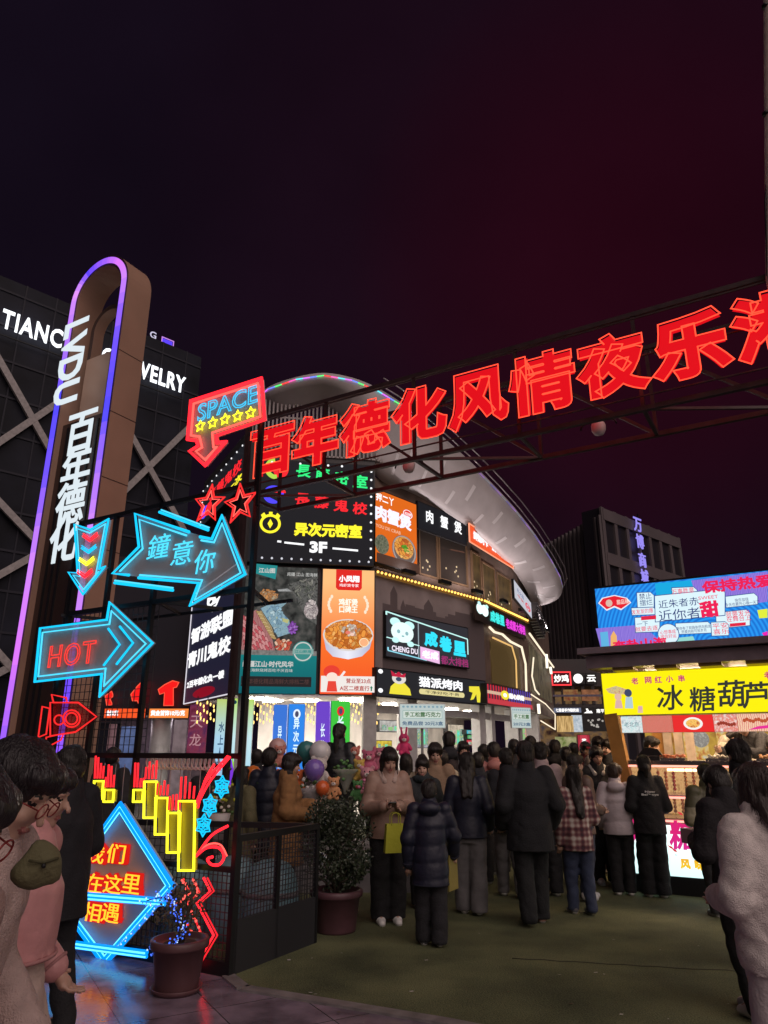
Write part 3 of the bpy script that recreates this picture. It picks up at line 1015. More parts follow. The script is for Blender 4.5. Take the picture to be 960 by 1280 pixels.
RED_S = M('red_return', (0.35, 0.01, 0.012), 0.35)
gs = thing('gate_letter_sign', 'huge red neon characters slanting along the steel truss over the lane', 'sign', FG.pt(4.0, 6.2, 0.12), FG.a)
chars = '百年德化风情夜乐港'
sl_, pitch = 0.02, 0.995
for i, ch in enumerate(chars):
    cx = sl_ + pitch * (i + 0.5) - 4.0 - (0.06 if i else 0)
    cz = 6.67 - 6.2
    hgt = 0.93 if ch not in '百' else 0.9
    p = text(ch, RED_P, gs, cx, cz, hgt, w=0.96, bold=0.058, shear=0.0, depth=0.05, y=-0.05, name='character')
    q = text(ch, RED_T, gs, cx, cz, hgt * 1.03, w=0.98, bold=0.045, outline=0.0095, y=-0.085, name='neon_outline')
    if q: q.parent = p
m = MB()
for z in (-0.05, 0.55, 1.15):
    m.bar((-3.95, 0.03, z), (5.0, 0.03, z), 0.02, 0.02, TR)
m.build('letter_rail', gs)
# dome lamps hanging from the truss
for j, (u, v) in enumerate(((748, 534), (511, 582))):
    s, z = FG.sz(u, v, -0.5)
    t = fthing(FG, s, z, -0.5, 'dome_camera', ['white dome camera hung under the truss between the fifth and sixth red characters', 'white dome camera hung under the truss below the fourth red character'][j], 'camera', 'cameras under the truss')
    MB().lathe([(0.0, -0.13), (0.07, -0.11), (0.10, -0.05), (0.105, 0.02), (0.09, 0.06), (0.03, 0.08)], M('white_plastic', (0.75, 0.72, 0.72), 0.35), n=16).build('dome', t)
    MB().tube([(0, 0, 0.06), (0, 0, 6.04 - z)], 0.02, TR, 6).build('drop_rod', t)
    m = MB()
    for sg in (-1, 1):
        m.tube([(0.03 * sg, 0, 0.06), (0.15 * sg, 0.0, 0.12), (0.24 * sg, 0, 0.06), (0.26 * sg, 0, 0.0)], 0.014, BLACK, 6)
    m.build('antenna', t)
# the leaning beige mast at the far right
t = thing('leaning_mast', 'pale beige mast leaning past the last red character of the truss', 'mast', atY(971, 345, 7.6))
p = atY(966, -60, 7.6) - t.location
MB().tube([(0.0, 0, -4.6), (0, 0, 0), p, p * 1.4], 0.125, M('beige_paint', (0.85, 0.68, 0.60), 0.6, var=0.15), 14, r2=0.14).build('pole', t)
m = MB()
for k in (0.45, 0.8):
    m.tube([Vector((-0.13, -0.02, 0)) + p * k + Vector((0, 0, d)) for d in (-0.02, 0.02)], 0.05, BLACK, 8)
m.tube([p * 0.42 + Vector((-0.12, 0, 0.0)), p * 0.3 + Vector((-0.10, 0, 0)), p * 0.2 + Vector((-0.14, 0, 0)), Vector((-0.12, 0, 0))], 0.012, BLACK, 6)
m.build('cable', t)

# ------------------------------------------------------------------ the brown pylon with a rounded top
q0 = atY(100, 700, 12.0)
FP = Frame(q0.x, q0.y, -30)
PX0, PX1, PT = -1.47, 0.27, 11.32
lo, hi = 0.0, 6.0
for _ in range(40):
    D = (lo + hi) / 2
    if FP.sz(164, 640, -D)[0] > PX1: lo = D
    else: hi = D
D = min(2.6, max(0.5, D)) * 0.8
BRN = M('bronze_panel', (0.42, 0.25, 0.18), 0.42, 0.15, var=0.12, vscale=0.8)
BRD = M('dark_bronze', (0.06, 0.035, 0.03), 0.4, 0.3)
cxp, rp = (PX0 + PX1) / 2, (PX1 - PX0) / 2
pyl = thing('pylon', 'tall bronze totem pylon with a rounded open top and a violet light edge', 'pylon', FP.pt(cxp, 0), FP.a)


def stadium(r, top, n=24):
    pts = [(-r, 0.0)]
    for k in range(n + 1):
        a = PI - PI * k / n
        pts.append((r * math.cos(a), top - r + r * math.sin(a)))
    pts.append((r, 0.0))
    return pts


def shell(ro, ri, top, y0, y1, mat, rim):
    o, i = stadium(ro, top), stadium(ri, top - (ro - ri))
    m = MB(); k = len(o)
    vs = [(x, y, z) for y in (y0, y1) for x, z in o] + [(x, y, z) for y in (y0, y1) for x, z in i]
    for j in range(k - 1):
        a, b, c, d = j, j + 1, k + j + 1, k + j
        m.add([vs[q] for q in (a, b, c, d)], [(0, 1, 2, 3)], mat, False)
        m.add([vs[2 * k + q] for q in (a, b, c, d)], [(3, 2, 1, 0)], mat, False)
        for yy in (0, 1):
            m.add([vs[yy * k + j], vs[yy * k + j + 1], vs[2 * k + yy * k + j + 1], vs[2 * k + yy * k + j]], [(0, 1, 2, 3)], rim)
    return m


shell(rp, rp - 0.22, PT, 0, D, BRN, BRD).build('outer_shell', pyl)
shell(rp - 0.36, rp - 0.46, PT - 0.95, D * 0.55, D * 0.95, BRN, BRD).build('inner_arch', pyl)
MB().rect(-rp + 0.22, 0, rp - 0.22, 7.7, 0.12, 0.2, BRD).build('front_panel', pyl)
MB().rect(-rp + 0.40, 7.0, rp - 0.4, 9.2, D * 0.5, D * 0.55, BRN).build('rear_panel', pyl)
m = MB()
for x in (-0.45, -0.28, -0.12, 0.25, 0.42):
    m.rect(x - 0.018, 0.2, x + 0.018, 7.6, 0.09, 0.12, BLACK)
m.build('groove_strip', pyl)
ledc = [(0.10, 0.05, 0.95), (0.30, 0.10, 0.9), (0.62, 0.16, 0.85), (0.55, 0.2, 0.9), (0.16, 0.08, 0.95), (0.08, 0.06, 0.95), (0.40, 0.16, 0.9), (0.66, 0.25, 0.85)]
path = stadium(rp - 0.11, PT - 0.11, 30)
fine = []
for j in range(len(path) - 1):
    a, b = Vector(path[j]), Vector(path[j + 1])
    n_ = max(1, int((b - a).length / 0.25))
    fine += [a.lerp(b, k / n_) for k in range(n_)]
fine.append(Vector(path[-1]))
m = MB()
for j in range(len(fine) - 1):
    a, b = fine[j], fine[j + 1]
    d = (b - a).normalized(); nn = Vector((-d.y, d.x)) * 0.065
    ph = j * 0.16
    c0, c1 = ledc[int(ph) % 8], ledc[(int(ph) + 1) % 8]
    f_ = round((ph % 1) * 4) / 4
    c = tuple(x * (1 - f_) + y * f_ for x, y in zip(c0, c1))
    m.prism([tuple(a - nn), tuple(b - nn), tuple(b + nn), tuple(a + nn)], -0.02, -0.002, E(c, 1.1, True))
m.build('light_edge', pyl)
m = MB()
for k in range(7):
    m.box((rp + 0.001, D / 2, 1.3 * k + 1.1), (0.006, D, 0.014), BRD)
m.build('panel_joint', pyl)
m = MB()
rs = random.Random(5)
for k in range(26):
    zz = PT - 1.0 - k * 0.1
    m.box((0.42, D * 0.5 - 0.03, zz), (0.03, 0.03, 0.05), M('dash_trim', (0.3, 0.22, 0.18), 0.4))
m.build('dash_trim', pyl)
LETW = E((0.80, 0.90, 0.96), 0.82)
def pp(u, v):
    s, z = FP.sz(u, v, 0.12)
    return s - cxp, z
a, b = pp(93, 402), pp(72, 508)
text('LVDU', LETW, pyl, (a[0] + b[0]) / 2 + 0.14, (a[1] + b[1]) / 2, 0.74, w=(a[1] - b[1]), rot=-PI / 2, bold=0.036, depth=0.03, y=-0.12)
for ch, u, v, hg in (('百', 101, 540, 0.86), ('年', 95, 584, 0.84), ('德', 88, 628, 0.84), ('化', 80, 674, 0.84)):
    x, z = pp(u, v)
    text(ch, LETW, pyl, x, z, hg, w=0.80, bold=0.022, depth=0.03, y=-0.12)

# ------------------------------------------------------------------ the neon scaffold
FN = Frame(-1.19, 6.27, -30)
sc = thing('scaffold_frame', 'black steel scaffold and wire mesh carrying the neon arrows', 'scaffold', FN.pt(0, 0), FN.a)
for s, zt in ((-4.0, 1.6), (-3.3, 1.6), (-2.50, 4.05), (-1.93, 4.05), (-1.25, 4.05), (0.0, 4.9)):
    MB().bar((s, 0, 0), (s, 0, zt), 0.045, 0.045, BLACK).build('post', sc)
for z in (4.03, 3.02, 1.60):
    MB().bar((-4.0 if z < 2 else -2.5, 0, z), (0.0, 0, z), 0.045, 0.045, BLACK).build('rail', sc)
MB().bar((-4.0, 0, 0.74), (0.0, 0, 0.74), 0.04, 0.04, BLACK).build('rail', sc)
m = MB()
for x0, x1, y in ((-2.63, -1.18, 0.6), (-1.18, 0.0, 0.6)):
    m.bar((x0, 0.0, 3.02), (x0 + 0.3, y, 3.02), 0.03, 0.03, BLACK); m.bar((x0, y, 3.02), (x1, y, 3.02), 0.03, 0.03, BLACK); m.bar((x1 - .3, y, 3.02), (x1, 0, 3.02), 0.03, 0.03, BLACK)
m.build('bracket_frame', sc)
WIRE = M('mesh_wire', (0.06, 0.06, 0.065), 0.4, 0.5)
def wire_panel(s0, z0, s1, z1, pitch, par, y=0.03):
    m = MB()
    n1, n2 = int((s1 - s0) / pitch), int((z1 - z0) / pitch)
    for k in range(n1 + 1):
        x = s0 + (s1 - s0) * k / n1
        m.bar((x, y, z0), (x, y, z1), 0.006, 0.006, WIRE)
    for k in range(n2 + 1):
        z = z0 + (z1 - z0) * k / n2
        m.bar((s0, y, z), (s1, y, z), 0.006, 0.006, WIRE)
    return m.build('wire_mesh', par)
wire_panel(-4.0, 0.06, 0.0, 0.74, 0.05, sc); wire_panel(-2.63, 1.62, -1.18, 3.0, 0.07, sc)
MB().rect(-4.0, 0.0, 0.0, 0.10, -0.02, 0.02, BLACK).build('kick_board', sc)

CY = E((0.006, 0.42, 0.72), 1.5, True); CYI = E((0.08, 0.66, 0.95), 1.15)
BLU = E((0.0, 0.22, 0.80), 1.5, True); BLUI = E((0.12, 0.66, 1.0), 1.8)
REDN = E((1.0, 0.015, 0.025), 2.2, True); REDI = E((1.0, 0.10, 0.08), 1.6)
YEL = E((0.95, 0.85, 0.02), 2.0, True)
ORG = E((1.0, 0.30, 0.015), 2.2)
ACR = M('smoked_acrylic', (0.58, 0.55, 0.56), 0.35, alpha=0.62)


class Neon:
    """A neon sign on the scaffold: outline points are read off in pixels and land on the scaffold's plane."""
    def __init__(self, fr, u, v, off, name, label, cat='neon sign', group=None):
        self.fr, self.off = fr, off
        self.s0, self.z0 = fr.sz(u, v, off)
        self.t = fthing(fr, self.s0, self.z0, off, name, label, cat, group)

    def L(self, pts):
        r = []
        for u, v in pts:
            s, z = self.fr.sz(u, v, self.off)
            r.append((s - self.s0, z - self.z0))
        return r

    def panel(self, pts, mat=None, y=0.012):
        MB().prism(self.L(pts), y, y + 0.012, mat or ACR).build('backing_panel', self.t)

    def tube(self, pts, r, mat, closed=False, name='neon_tube', y=-0.02, sub=1):
        l = self.L(pts)
        if sub > 1:
            l = smooth(l, sub)
        MB().tube([(x, y, z) for x, z in l], r, mat, 8, closed).build(name, self.t)

    def double(self, pts, d, r, mo, mi, closed=True):
        """Two bent tubes side by side: the outline and one just inside it."""
        l = self.L(pts)
        MB().tube([(x, -0.02, z) for x, z in l], r, mo, 8, closed).build('neon_tube', self.t)
        MB().tube([(x, -0.022, z) for x, z in inset(l, d)], r * 0.7, mi, 8, closed).build('neon_tube', self.t)

    def text(self, body, mat, u, v, hpx, wpx=None, **k):
        s, z = self.fr.sz(u, v, self.off)
        h = abs(self.fr.sz(u, v - hpx / 2, self.off)[1] - self.fr.sz(u, v + hpx / 2, self.off)[1])
        w = None if wpx is None else abs(self.fr.sz(u + wpx / 2, v, self.off)[0] - self.fr.sz(u - wpx / 2, v, self.off)[0])
        return text(body, mat, self.t, s - self.s0, z - self.z0, h, w=w, y=k.pop('y', -0.015), **k)

    def mount(self, x=0.0):
        m = MB()
        m.bar((x, 0.02, 0.05), (x, -self.off * 0 + self.off + 0.02, 0.05), 0.02, 0.02, BLACK)
        m.build('mount_arm', self.t)


def smooth(p, n):
    """Catmull-Rom through the points."""
    res = []
    for i in range(len(p) - 1):
        a, b, c, d = [Vector(p[max(0, min(len(p) - 1, j))]) for j in (i - 1, i, i + 1, i + 2)]
        for k in range(n):
            t = k / n
            q = 0.5 * ((2 * b) + (c - a) * t + (2 * a - 5 * b + 4 * c - d) * t * t + (3 * b - a - 3 * c + d) * t ** 3)
            res.append(tuple(q))
    res.append(tuple(p[-1]))
    return res


Z3 = lambda l: [(x / 3.0, 620 + y / 3.0) for x, y in l]
Z2 = lambda l: [(220 + x / 3.692, 450 + y / 3.692) for x, y in l]
Z4 = lambda l: [(x / 3.0, 920 + y / 3.0) for x, y in l]
Z5 = lambda l: [(120 + x / 5.333, 930 + y / 5.333) for x, y in l]
# arrow reading HOT
nz = Neon(FN, 110, 812, 0.06, 'neon_arrow', 'cyan neon arrow pointing along the lane with red HOT letters', group='neon arrows on the scaffold')
out_ = Z3([(157, 497), (407, 465), (417, 400), (578, 552), (380, 752), (388, 668), (137, 697)])
nz.panel(out_); nz.double(out_, 0.05, 0.015, CY, CYI)
nz.tube(Z3([(412, 498), (455, 558), (395, 636)]), 0.012, CY); nz.tube(Z3([(455, 490), (505, 552), (443, 632)]), 0.012, CY)
nz.text('HOT', E((1.0, 0.05, 0.04), 1.0), 91, 818, 27, 56, outline=0.006, space=1.1, rot=R(1)); nz.mount()
# arrow with three cyan characters
nz = Neon(FN, 225, 695, 0.09, 'neon_arrow', 'big cyan neon arrow with three cyan characters above the HOT arrow', group='neon arrows on the scaffold')
nz.panel(Z3([(512, 68), (715, 137), (800, 163), (838, 75), (925, 295), (718, 412), (750, 328), (428, 292), (527, 192)]))
big = Z3([(715, 137), (512, 68), (527, 192), (428, 292), (490, 298)])
nz.tube(big, 0.015, CY); nz.tube(Z3([(705, 150), (528, 90), (541, 200), (455, 284)]), 0.010, CYI)
big2 = Z3([(755, 155), (800, 163), (838, 75), (925, 295), (718, 412), (750, 328), (525, 308)])
nz.tube(big2, 0.015, CY); nz.tube(Z3([(760, 168), (808, 176), (838, 105), (908, 290), (735, 392), (764, 316), (530, 298)]), 0.010, CYI)
nz.tube(Z3([(603, 62), (787, 130)]), 0.014, CY); nz.tube(Z3([(610, 54), (790, 121)]), 0.008, CYI)
nz.tube(Z3([(435, 327), (655, 355)]), 0.014, CY); nz.tube(Z3([(436, 318), (655, 346)]), 0.008, CYI)
nz.text('鐘', CYI, 200, 683, 29, 26, shear=0.12); nz.text('意', CYI, 229, 691, 29, 25, shear=0.12); nz.text('你', CYI, 257, 702, 29, 25, shear=0.12); nz.mount()
# downward arrow with chevrons
nz = Neon(FN, 112, 700, 0.08, 'neon_arrow', 'cyan neon arrow pointing down with red blue and yellow chevrons', group='neon arrows on the scaffold')
out_ = Z3([(285, 108), (345, 128), (413, 88), (378, 275), (400, 265), (317, 370), (262, 287), (297, 290)])
nz.panel(out_); nz.double(out_, 0.035, 0.013, CY, CYI)
for cx_, cy_, mat in ((345, 160, REDN), (340, 205, CY), (332, 250, YEL), (325, 296, REDN)):
    nz.tube(Z3([(cx_ - 28, cy_ - 8), (cx_ - 2, cy_ + 10), (cx_ + 26, cy_ - 12)]), 0.012, mat)
    nz.tube(Z3([(cx_ - 27, cy_ - 17), (cx_ - 1, cy_ + 1), (cx_ + 25, cy_ - 21)]), 0.007, mat)
nz.mount()
# SPACE sign
nz = Neon(FN, 285, 520, 0.10, 'neon_sign', 'red framed neon sign reading SPACE with five yellow stars and an arrow tail')
out_ = Z2([(75, 192), (400, 88), (415, 278), (192, 352), (195, 385), (238, 378), (140, 490), (68, 425), (108, 400), (102, 375), (60, 370)])
nz.panel(out_); nz.double(out_, 0.045, 0.019, REDN, REDI)
nz.text('SPACE', E((0.05, 0.55, 0.9), 1.1), 285, 505, 21, 72, outline=0.006, rot=R(2), bold=0.0)
for X, Y in ((118, 308), (175, 293), (232, 277), (290, 262), (350, 247)):
    u, v = Z2([(X, Y)])[0]
    (cx_, cz_), = nz.L([(u, v)])
    MB().tube([(a, -0.02, b) for a, b in star(cx_, cz_, 0.062, 0.030)], 0.008, YEL, 6, True).build('neon_star', nz.t)
MB().bar((0.42, 0.03, -1.0), (0.42, 0.03, 0.1), 0.03, 0.03, BLACK).build('mount_arm', nz.t)
# two red stars
for j, (u, v) in enumerate(((263, 631), (302, 630))):
    nz = Neon(FN, u, v, 0.05, 'neon_star', ['red outline star hung beside the little bulb-edged side board', 'red outline star hung on the edge of the big black board'][j], 'neon star', 'red neon stars')
    sp = star(0, 0, 0.20, 0.085, a=PI / 2 - 0.12 + j * 0.2)
    MB().tube([(a, -0.02, b) for a, b in sp], 0.011, E((1.0, 0.03, 0.03), 1.0, True), 8, True).build('neon_tube', nz.t)
    MB().tube([(a, -0.022, b) for a, b in inset(sp, 0.022)], 0.006, REDI, 8, True).build('neon_tube', nz.t)
    nz.mount()
# rocket
nz = Neon(FN, 87, 900, 0.05, 'neon_rocket', 'red outline neon rocket under the HOT arrow')
RK = E((1.0, 0.025, 0.025), 0.95, True)
nz.panel(Z3([(195, 775), (300, 775), (365, 828), (290, 885), (195, 900)]), M('red_acrylic', (0.25, 0.03, 0.03), 0.4, alpha=0.5))
for pl in ([(195, 775), (300, 775), (368, 828), (290, 885), (195, 900)], [(200, 745), (255, 757), (258, 775), (207, 775)], [(165, 790), (193, 797), (180, 893), (150, 905)], [(180, 905), (245, 892), (235, 915), (178, 945)]):
    nz.tube(Z3(pl), 0.009, RK, True)
for cx_, cy_, rr in ((275, 835, 32), (275, 835, 22), (228, 840, 18)):
    nz.tube(Z3([(cx_ + rr * math.cos(a * PI / 8), cy_ + rr * math.sin(a * PI / 8)) for a in range(16)]), 0.008, RK, True)
nz.mount()
# diamond with orange handwriting
nz = Neon(FN, 140, 1100, 0.10, 'neon_diamond', 'blue neon diamond crossed by bars with orange handwriting on a grey panel')
dm = Z4([(462, 252), (660, 560), (403, 855), (215, 600)])
nz.panel(dm, M('grey_acrylic', (0.45, 0.42, 0.45), 0.4, alpha=0.85))
l = nz.L(dm)
for d, r, mt in ((0.0, 0.020, BLU), (0.035, 0.016, BLU), (0.018, 0.007, BLUI), (0.052, 0.006, BLUI)):
    MB().tube([(x, -0.03 - d * 0.1, z) for x, z in inset(l, d)], r, mt, 8, True).build('neon_tube', nz.t)
for a, b in (([(218, 580), (640, 612)], 0), ([(205, 758), (572, 806)], 0)):
    p, q = Z4(a)
    nz.tube([p, q], 0.020, BLU, y=-0.06); nz.tube([(p[0], p[1] + 5), (q[0], q[1] + 5)], 0.014, BLU, y=-0.06)
    nz.tube([p, q], 0.007, BLUI, y=-0.082); nz.tube([(p[0], p[1] + 5), (q[0], q[1] + 5)], 0.006, BLUI, y=-0.076)
RGL = E((1.0, 0.012, 0.010), 0.6, True)  # red glow round the characters, drawn as wider lit letters behind them
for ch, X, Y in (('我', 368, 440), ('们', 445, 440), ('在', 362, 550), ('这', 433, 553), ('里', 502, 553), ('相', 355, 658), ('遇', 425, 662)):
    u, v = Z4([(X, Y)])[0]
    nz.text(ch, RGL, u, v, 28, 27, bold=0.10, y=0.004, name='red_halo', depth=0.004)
    nz.text(ch, ORG, u, v, 24, 22, y=-0.03, shear=0.1)
nz.mount()
# candles: yellow boxes with red flames above
cand = [(357, 165, 397, 240), (395, 198, 437, 250), (505, 198, 547, 250), (545, 167, 597, 310), (587, 228, 640, 372), (632, 284, 685, 440), (675, 240, 740, 507)]
lab = ['short yellow neon candle behind the man in the black coat', 'square yellow neon candle just above the blue diamond tip', 'square yellow neon candle next to the tall candles', 'tall yellow neon candle second in the falling row, its foot above the blue diamond edge',
       'yellow neon candle in the middle of the falling row of candles', 'yellow neon candle hanging low with a single short flame tuft', 'tallest yellow neon candle hanging lowest beside the red swirls']
for j, (x0, y0, x1, y1) in enumerate(cand):
    c = Z4([((x0 + x1) / 2, (y0 + y1) / 2)])[0]
    nz = Neon(FN, c[0], c[1], 0.07, 'neon_candle', lab[j], 'neon candle', 'yellow neon candles')
    q = Z4([(x0 + 3, y0 + 4), (x1 - 3, y0 + 4), (x1 - 7, y1 - 4), (x0 + 1, y1 - 4)])
    nz.panel(q, M('yellow_acrylic', (0.45, 0.38, 0.05), 0.4, alpha=0.8))
    nz.tube(q, 0.012, YEL, True)
    rr = random.Random(j)
    for k in range(4):
        xx = x0 + (x1 - x0) * (k + 0.5) / 4
        hh = rr.uniform(30, 95) if j != 5 else rr.uniform(25, 70)
        nz.tube(Z4([(xx, y0 - 6), (xx + 4, y0 - 6 - hh)]), 0.009, E((1.0, 0.02, 0.03), 1.3, True), name='flame_tube')
    nz.mount()
# red strokes, blue stars, swirl, zigzags
nz = Neon(FN, 268, 965, 0.06, 'neon_stroke', 'long slanting red neon strokes at the top corner of the fence')
for pl in ([(905, 85), (770, 250), (690, 400)], [(890, 80), (750, 240), (680, 390)], [(800, 135), (735, 250), (690, 425)]):
    nz.tube(Z5(pl), 0.010, REDN, sub=6)
nz.mount()
for j, (X, Y) in enumerate(((850, 285), (770, 410), (728, 540))):
    u, v = Z5([(X, Y)])[0]
    nz = Neon(FN, u, v, 0.06, 'neon_star', ['uppermost of the three small blue neon stars beside the red strokes', 'middle one of the three small blue neon stars beside the red strokes', 'lowest of the three small blue neon stars, above the red swirl'][j], 'neon star', 'small blue neon stars')
    for ro, ri in ((0.085, 0.055), (0.055, 0.034), (0.022, 0.012)):
        MB().tube([(a, -0.02, b) for a, b in star(0, 0, ro, ri, 6)], 0.0075, CY, 6, True).build('neon_tube', nz.t)
    nz.panel([(u - 3, v - 3), (u + 3, v - 3), (u + 3, v + 3), (u - 3, v + 3)])
nz = Neon(FN, 268, 1062, 0.06, 'neon_swirl', 'red curling neon swirl below the small blue stars')
nz.tube(Z5([(890, 545), (780, 610), (680, 745)]), 0.011, REDN, sub=8)
nz.tube(Z5([(680, 745), (750, 690), (830, 690), (865, 745), (835, 800), (780, 800), (755, 765), (790, 750)]), 0.011, REDN, sub=8)
nz.tube(Z5([(690, 725), (760, 668), (840, 670), (885, 745)]), 0.007, REDI, sub=8); nz.mount()
nz = Neon(FN, 250, 1150, 0.05, 'neon_zigzag', 'red zigzag neon lines hanging behind the potted shrub on the paving')
for dx, r, st in ((0, 0.010, 1), (14, 0.007, 1), (-40, 0.008, 0), (-75, 0.006, 0)):
    pl = [(770, 530), (795, 580), (745, 625), (808, 745), (735, 868)] if st else [(770, 533), (795, 585), (752, 625), (800, 735), (770, 790)]
    nz.tube(Z4([(x + dx, y) for x, y in pl]), r, REDN if dx == 0 else E((1.0, 0.02, 0.03), 1.0))
m = MB()
for dx in (-40, -75):
    pl = [(770, 533), (795, 585), (752, 625), (800, 735), (770, 790)]
    for (a, b) in zip(pl, pl[1:]):
        for k in range(7):
            f_ = (k + rs.random()) / 7
            (xx, zz), = nz.L(Z4([(a[0] + (b[0] - a[0]) * f_ + dx + rs.uniform(-5, 5), a[1] + (b[1] - a[1]) * f_)]))
            m.ell((xx, -0.03, zz), (0.011, 0.011, 0.011), REDI, 6, 4)
m.build('bulb', nz.t); nz.mount()
# coiled white cable on the fence rail
t = fthing(FN, -0.75, 1.56, -0.08, 'coiled_cable', 'row of white cable coils hanging from the fence rail', 'cable')
m = MB()
pts = []
for k in range(17 * 12):
    a = 2 * PI * k / 12
    pts.append((-0.42 + k * 0.0042, 0.05 * math.cos(a), -0.02 + 0.055 * math.sin(a)))
m.tube(pts, 0.008, M('white_cable', (0.7, 0.68, 0.68), 0.4), 6)
m.build('coil', t)
m = MB()
for k in range(11):
    x = -0.85 + 0.12 * k
    m.tube([(x, 0, -0.04), (x - 0.01, 0.01, -0.2), (x + rs.uniform(-.02, .02), 0.02, -rs.uniform(0.35, 0.8))], 0.004, M('grey_cable', (0.35, 0.33, 0.35), 0.5), 5)
m.build('loose_wire', t)

# ------------------------------------------------------------------ low fence along the turf, covered tubs behind it
FT = frame2((-1.19, 6.27), (-0.63, 7.25))
LT = 1.13
lf = thing('low_fence', 'low black mesh fence with a solid board running back from the neon corner', 'fence', FT.pt(0, 0), FT.a)
for s in (0.03, 0.55, LT):
    MB().bar((s, 0, 0), (s, 0, 0.98), 0.04, 0.04, BLACK).build('post', lf)
MB().bar((0, 0, 0.97), (LT, 0, 0.97), 0.05, 0.05, BLACK).build('rail', lf)
MB().rect(0.0, 0.0, LT, 0.38, -0.02, 0.02, DARK).build('kick_board', lf)
wire_panel(0.02, 0.38, LT, 0.95, 0.04, lf, 0.0)
FT2 = Frame(-0.63, 7.25, 150)
lf2 = thing('low_fence', 'low black mesh fence running behind the grey tubs below the brown coat woman', 'fence', (-0.63, 7.25, 0), R(168))
for s in (0.9, 2.0):
    MB().bar((s, 0, 0), (s, 0, 0.98), 0.04, 0.04, BLACK).build('post', lf2)
MB().bar((0, 0, 0.97), (2.0, 0, 0.97), 0.05, 0.05, BLACK).build('rail', lf2)
wire_panel(0.02, 0.1, 2.0, 0.95, 0.06, lf2, 0.0)
TUB = M('grey_cover', (0.14, 0.25, 0.29), 0.38, var=0.15, bump=0.5, bscale=9)
for j, (x, y, r, h_) in enumerate(((-1.03, 7.2, 0.25, 0.70), (-1.42, 7.45, 0.25, 0.70), (-1.86, 7.45, 0.24, 0.68))):
    t = thing('covered_tub', ['round grey covered tub nearest the evergreen shrub', 'round grey covered tub in the middle behind the low fence', 'round grey covered tub nearest the neon corner post'][j], 'tub', (x, y, 0), 0, 'grey covered tubs')
    MB().lathe([(r * 0.92, 0), (r, 0.1), (r * 1.02, h_ * 0.55), (r * 0.97, h_ * 0.72), (r * 0.86, h_ * 0.85), (r * 0.66, h_ * 0.94), (r * 0.36, h_ * 0.985), (0.02, h_)], TUB, n=28, wob=0.02).build('cover', t)
    MB().lathe([(r * 1.04, h_ * 0.58), (r * 1.05, h_ * 0.61), (r * 1.03, h_ * 0.64)], M('rope_tie', (0.14, 0.13, 0.14), 0.6), n=28).build('tie_band', t)
# ------------------------------------------------------------------ signs and lit posters on the mall
def mapper(w, h, x0, y0, x1, y1):
    return lambda X, Y: (((X - x0) / (x1 - x0) - 0.5) * w, (1 - (Y - y0) / (y1 - y0)) * h)


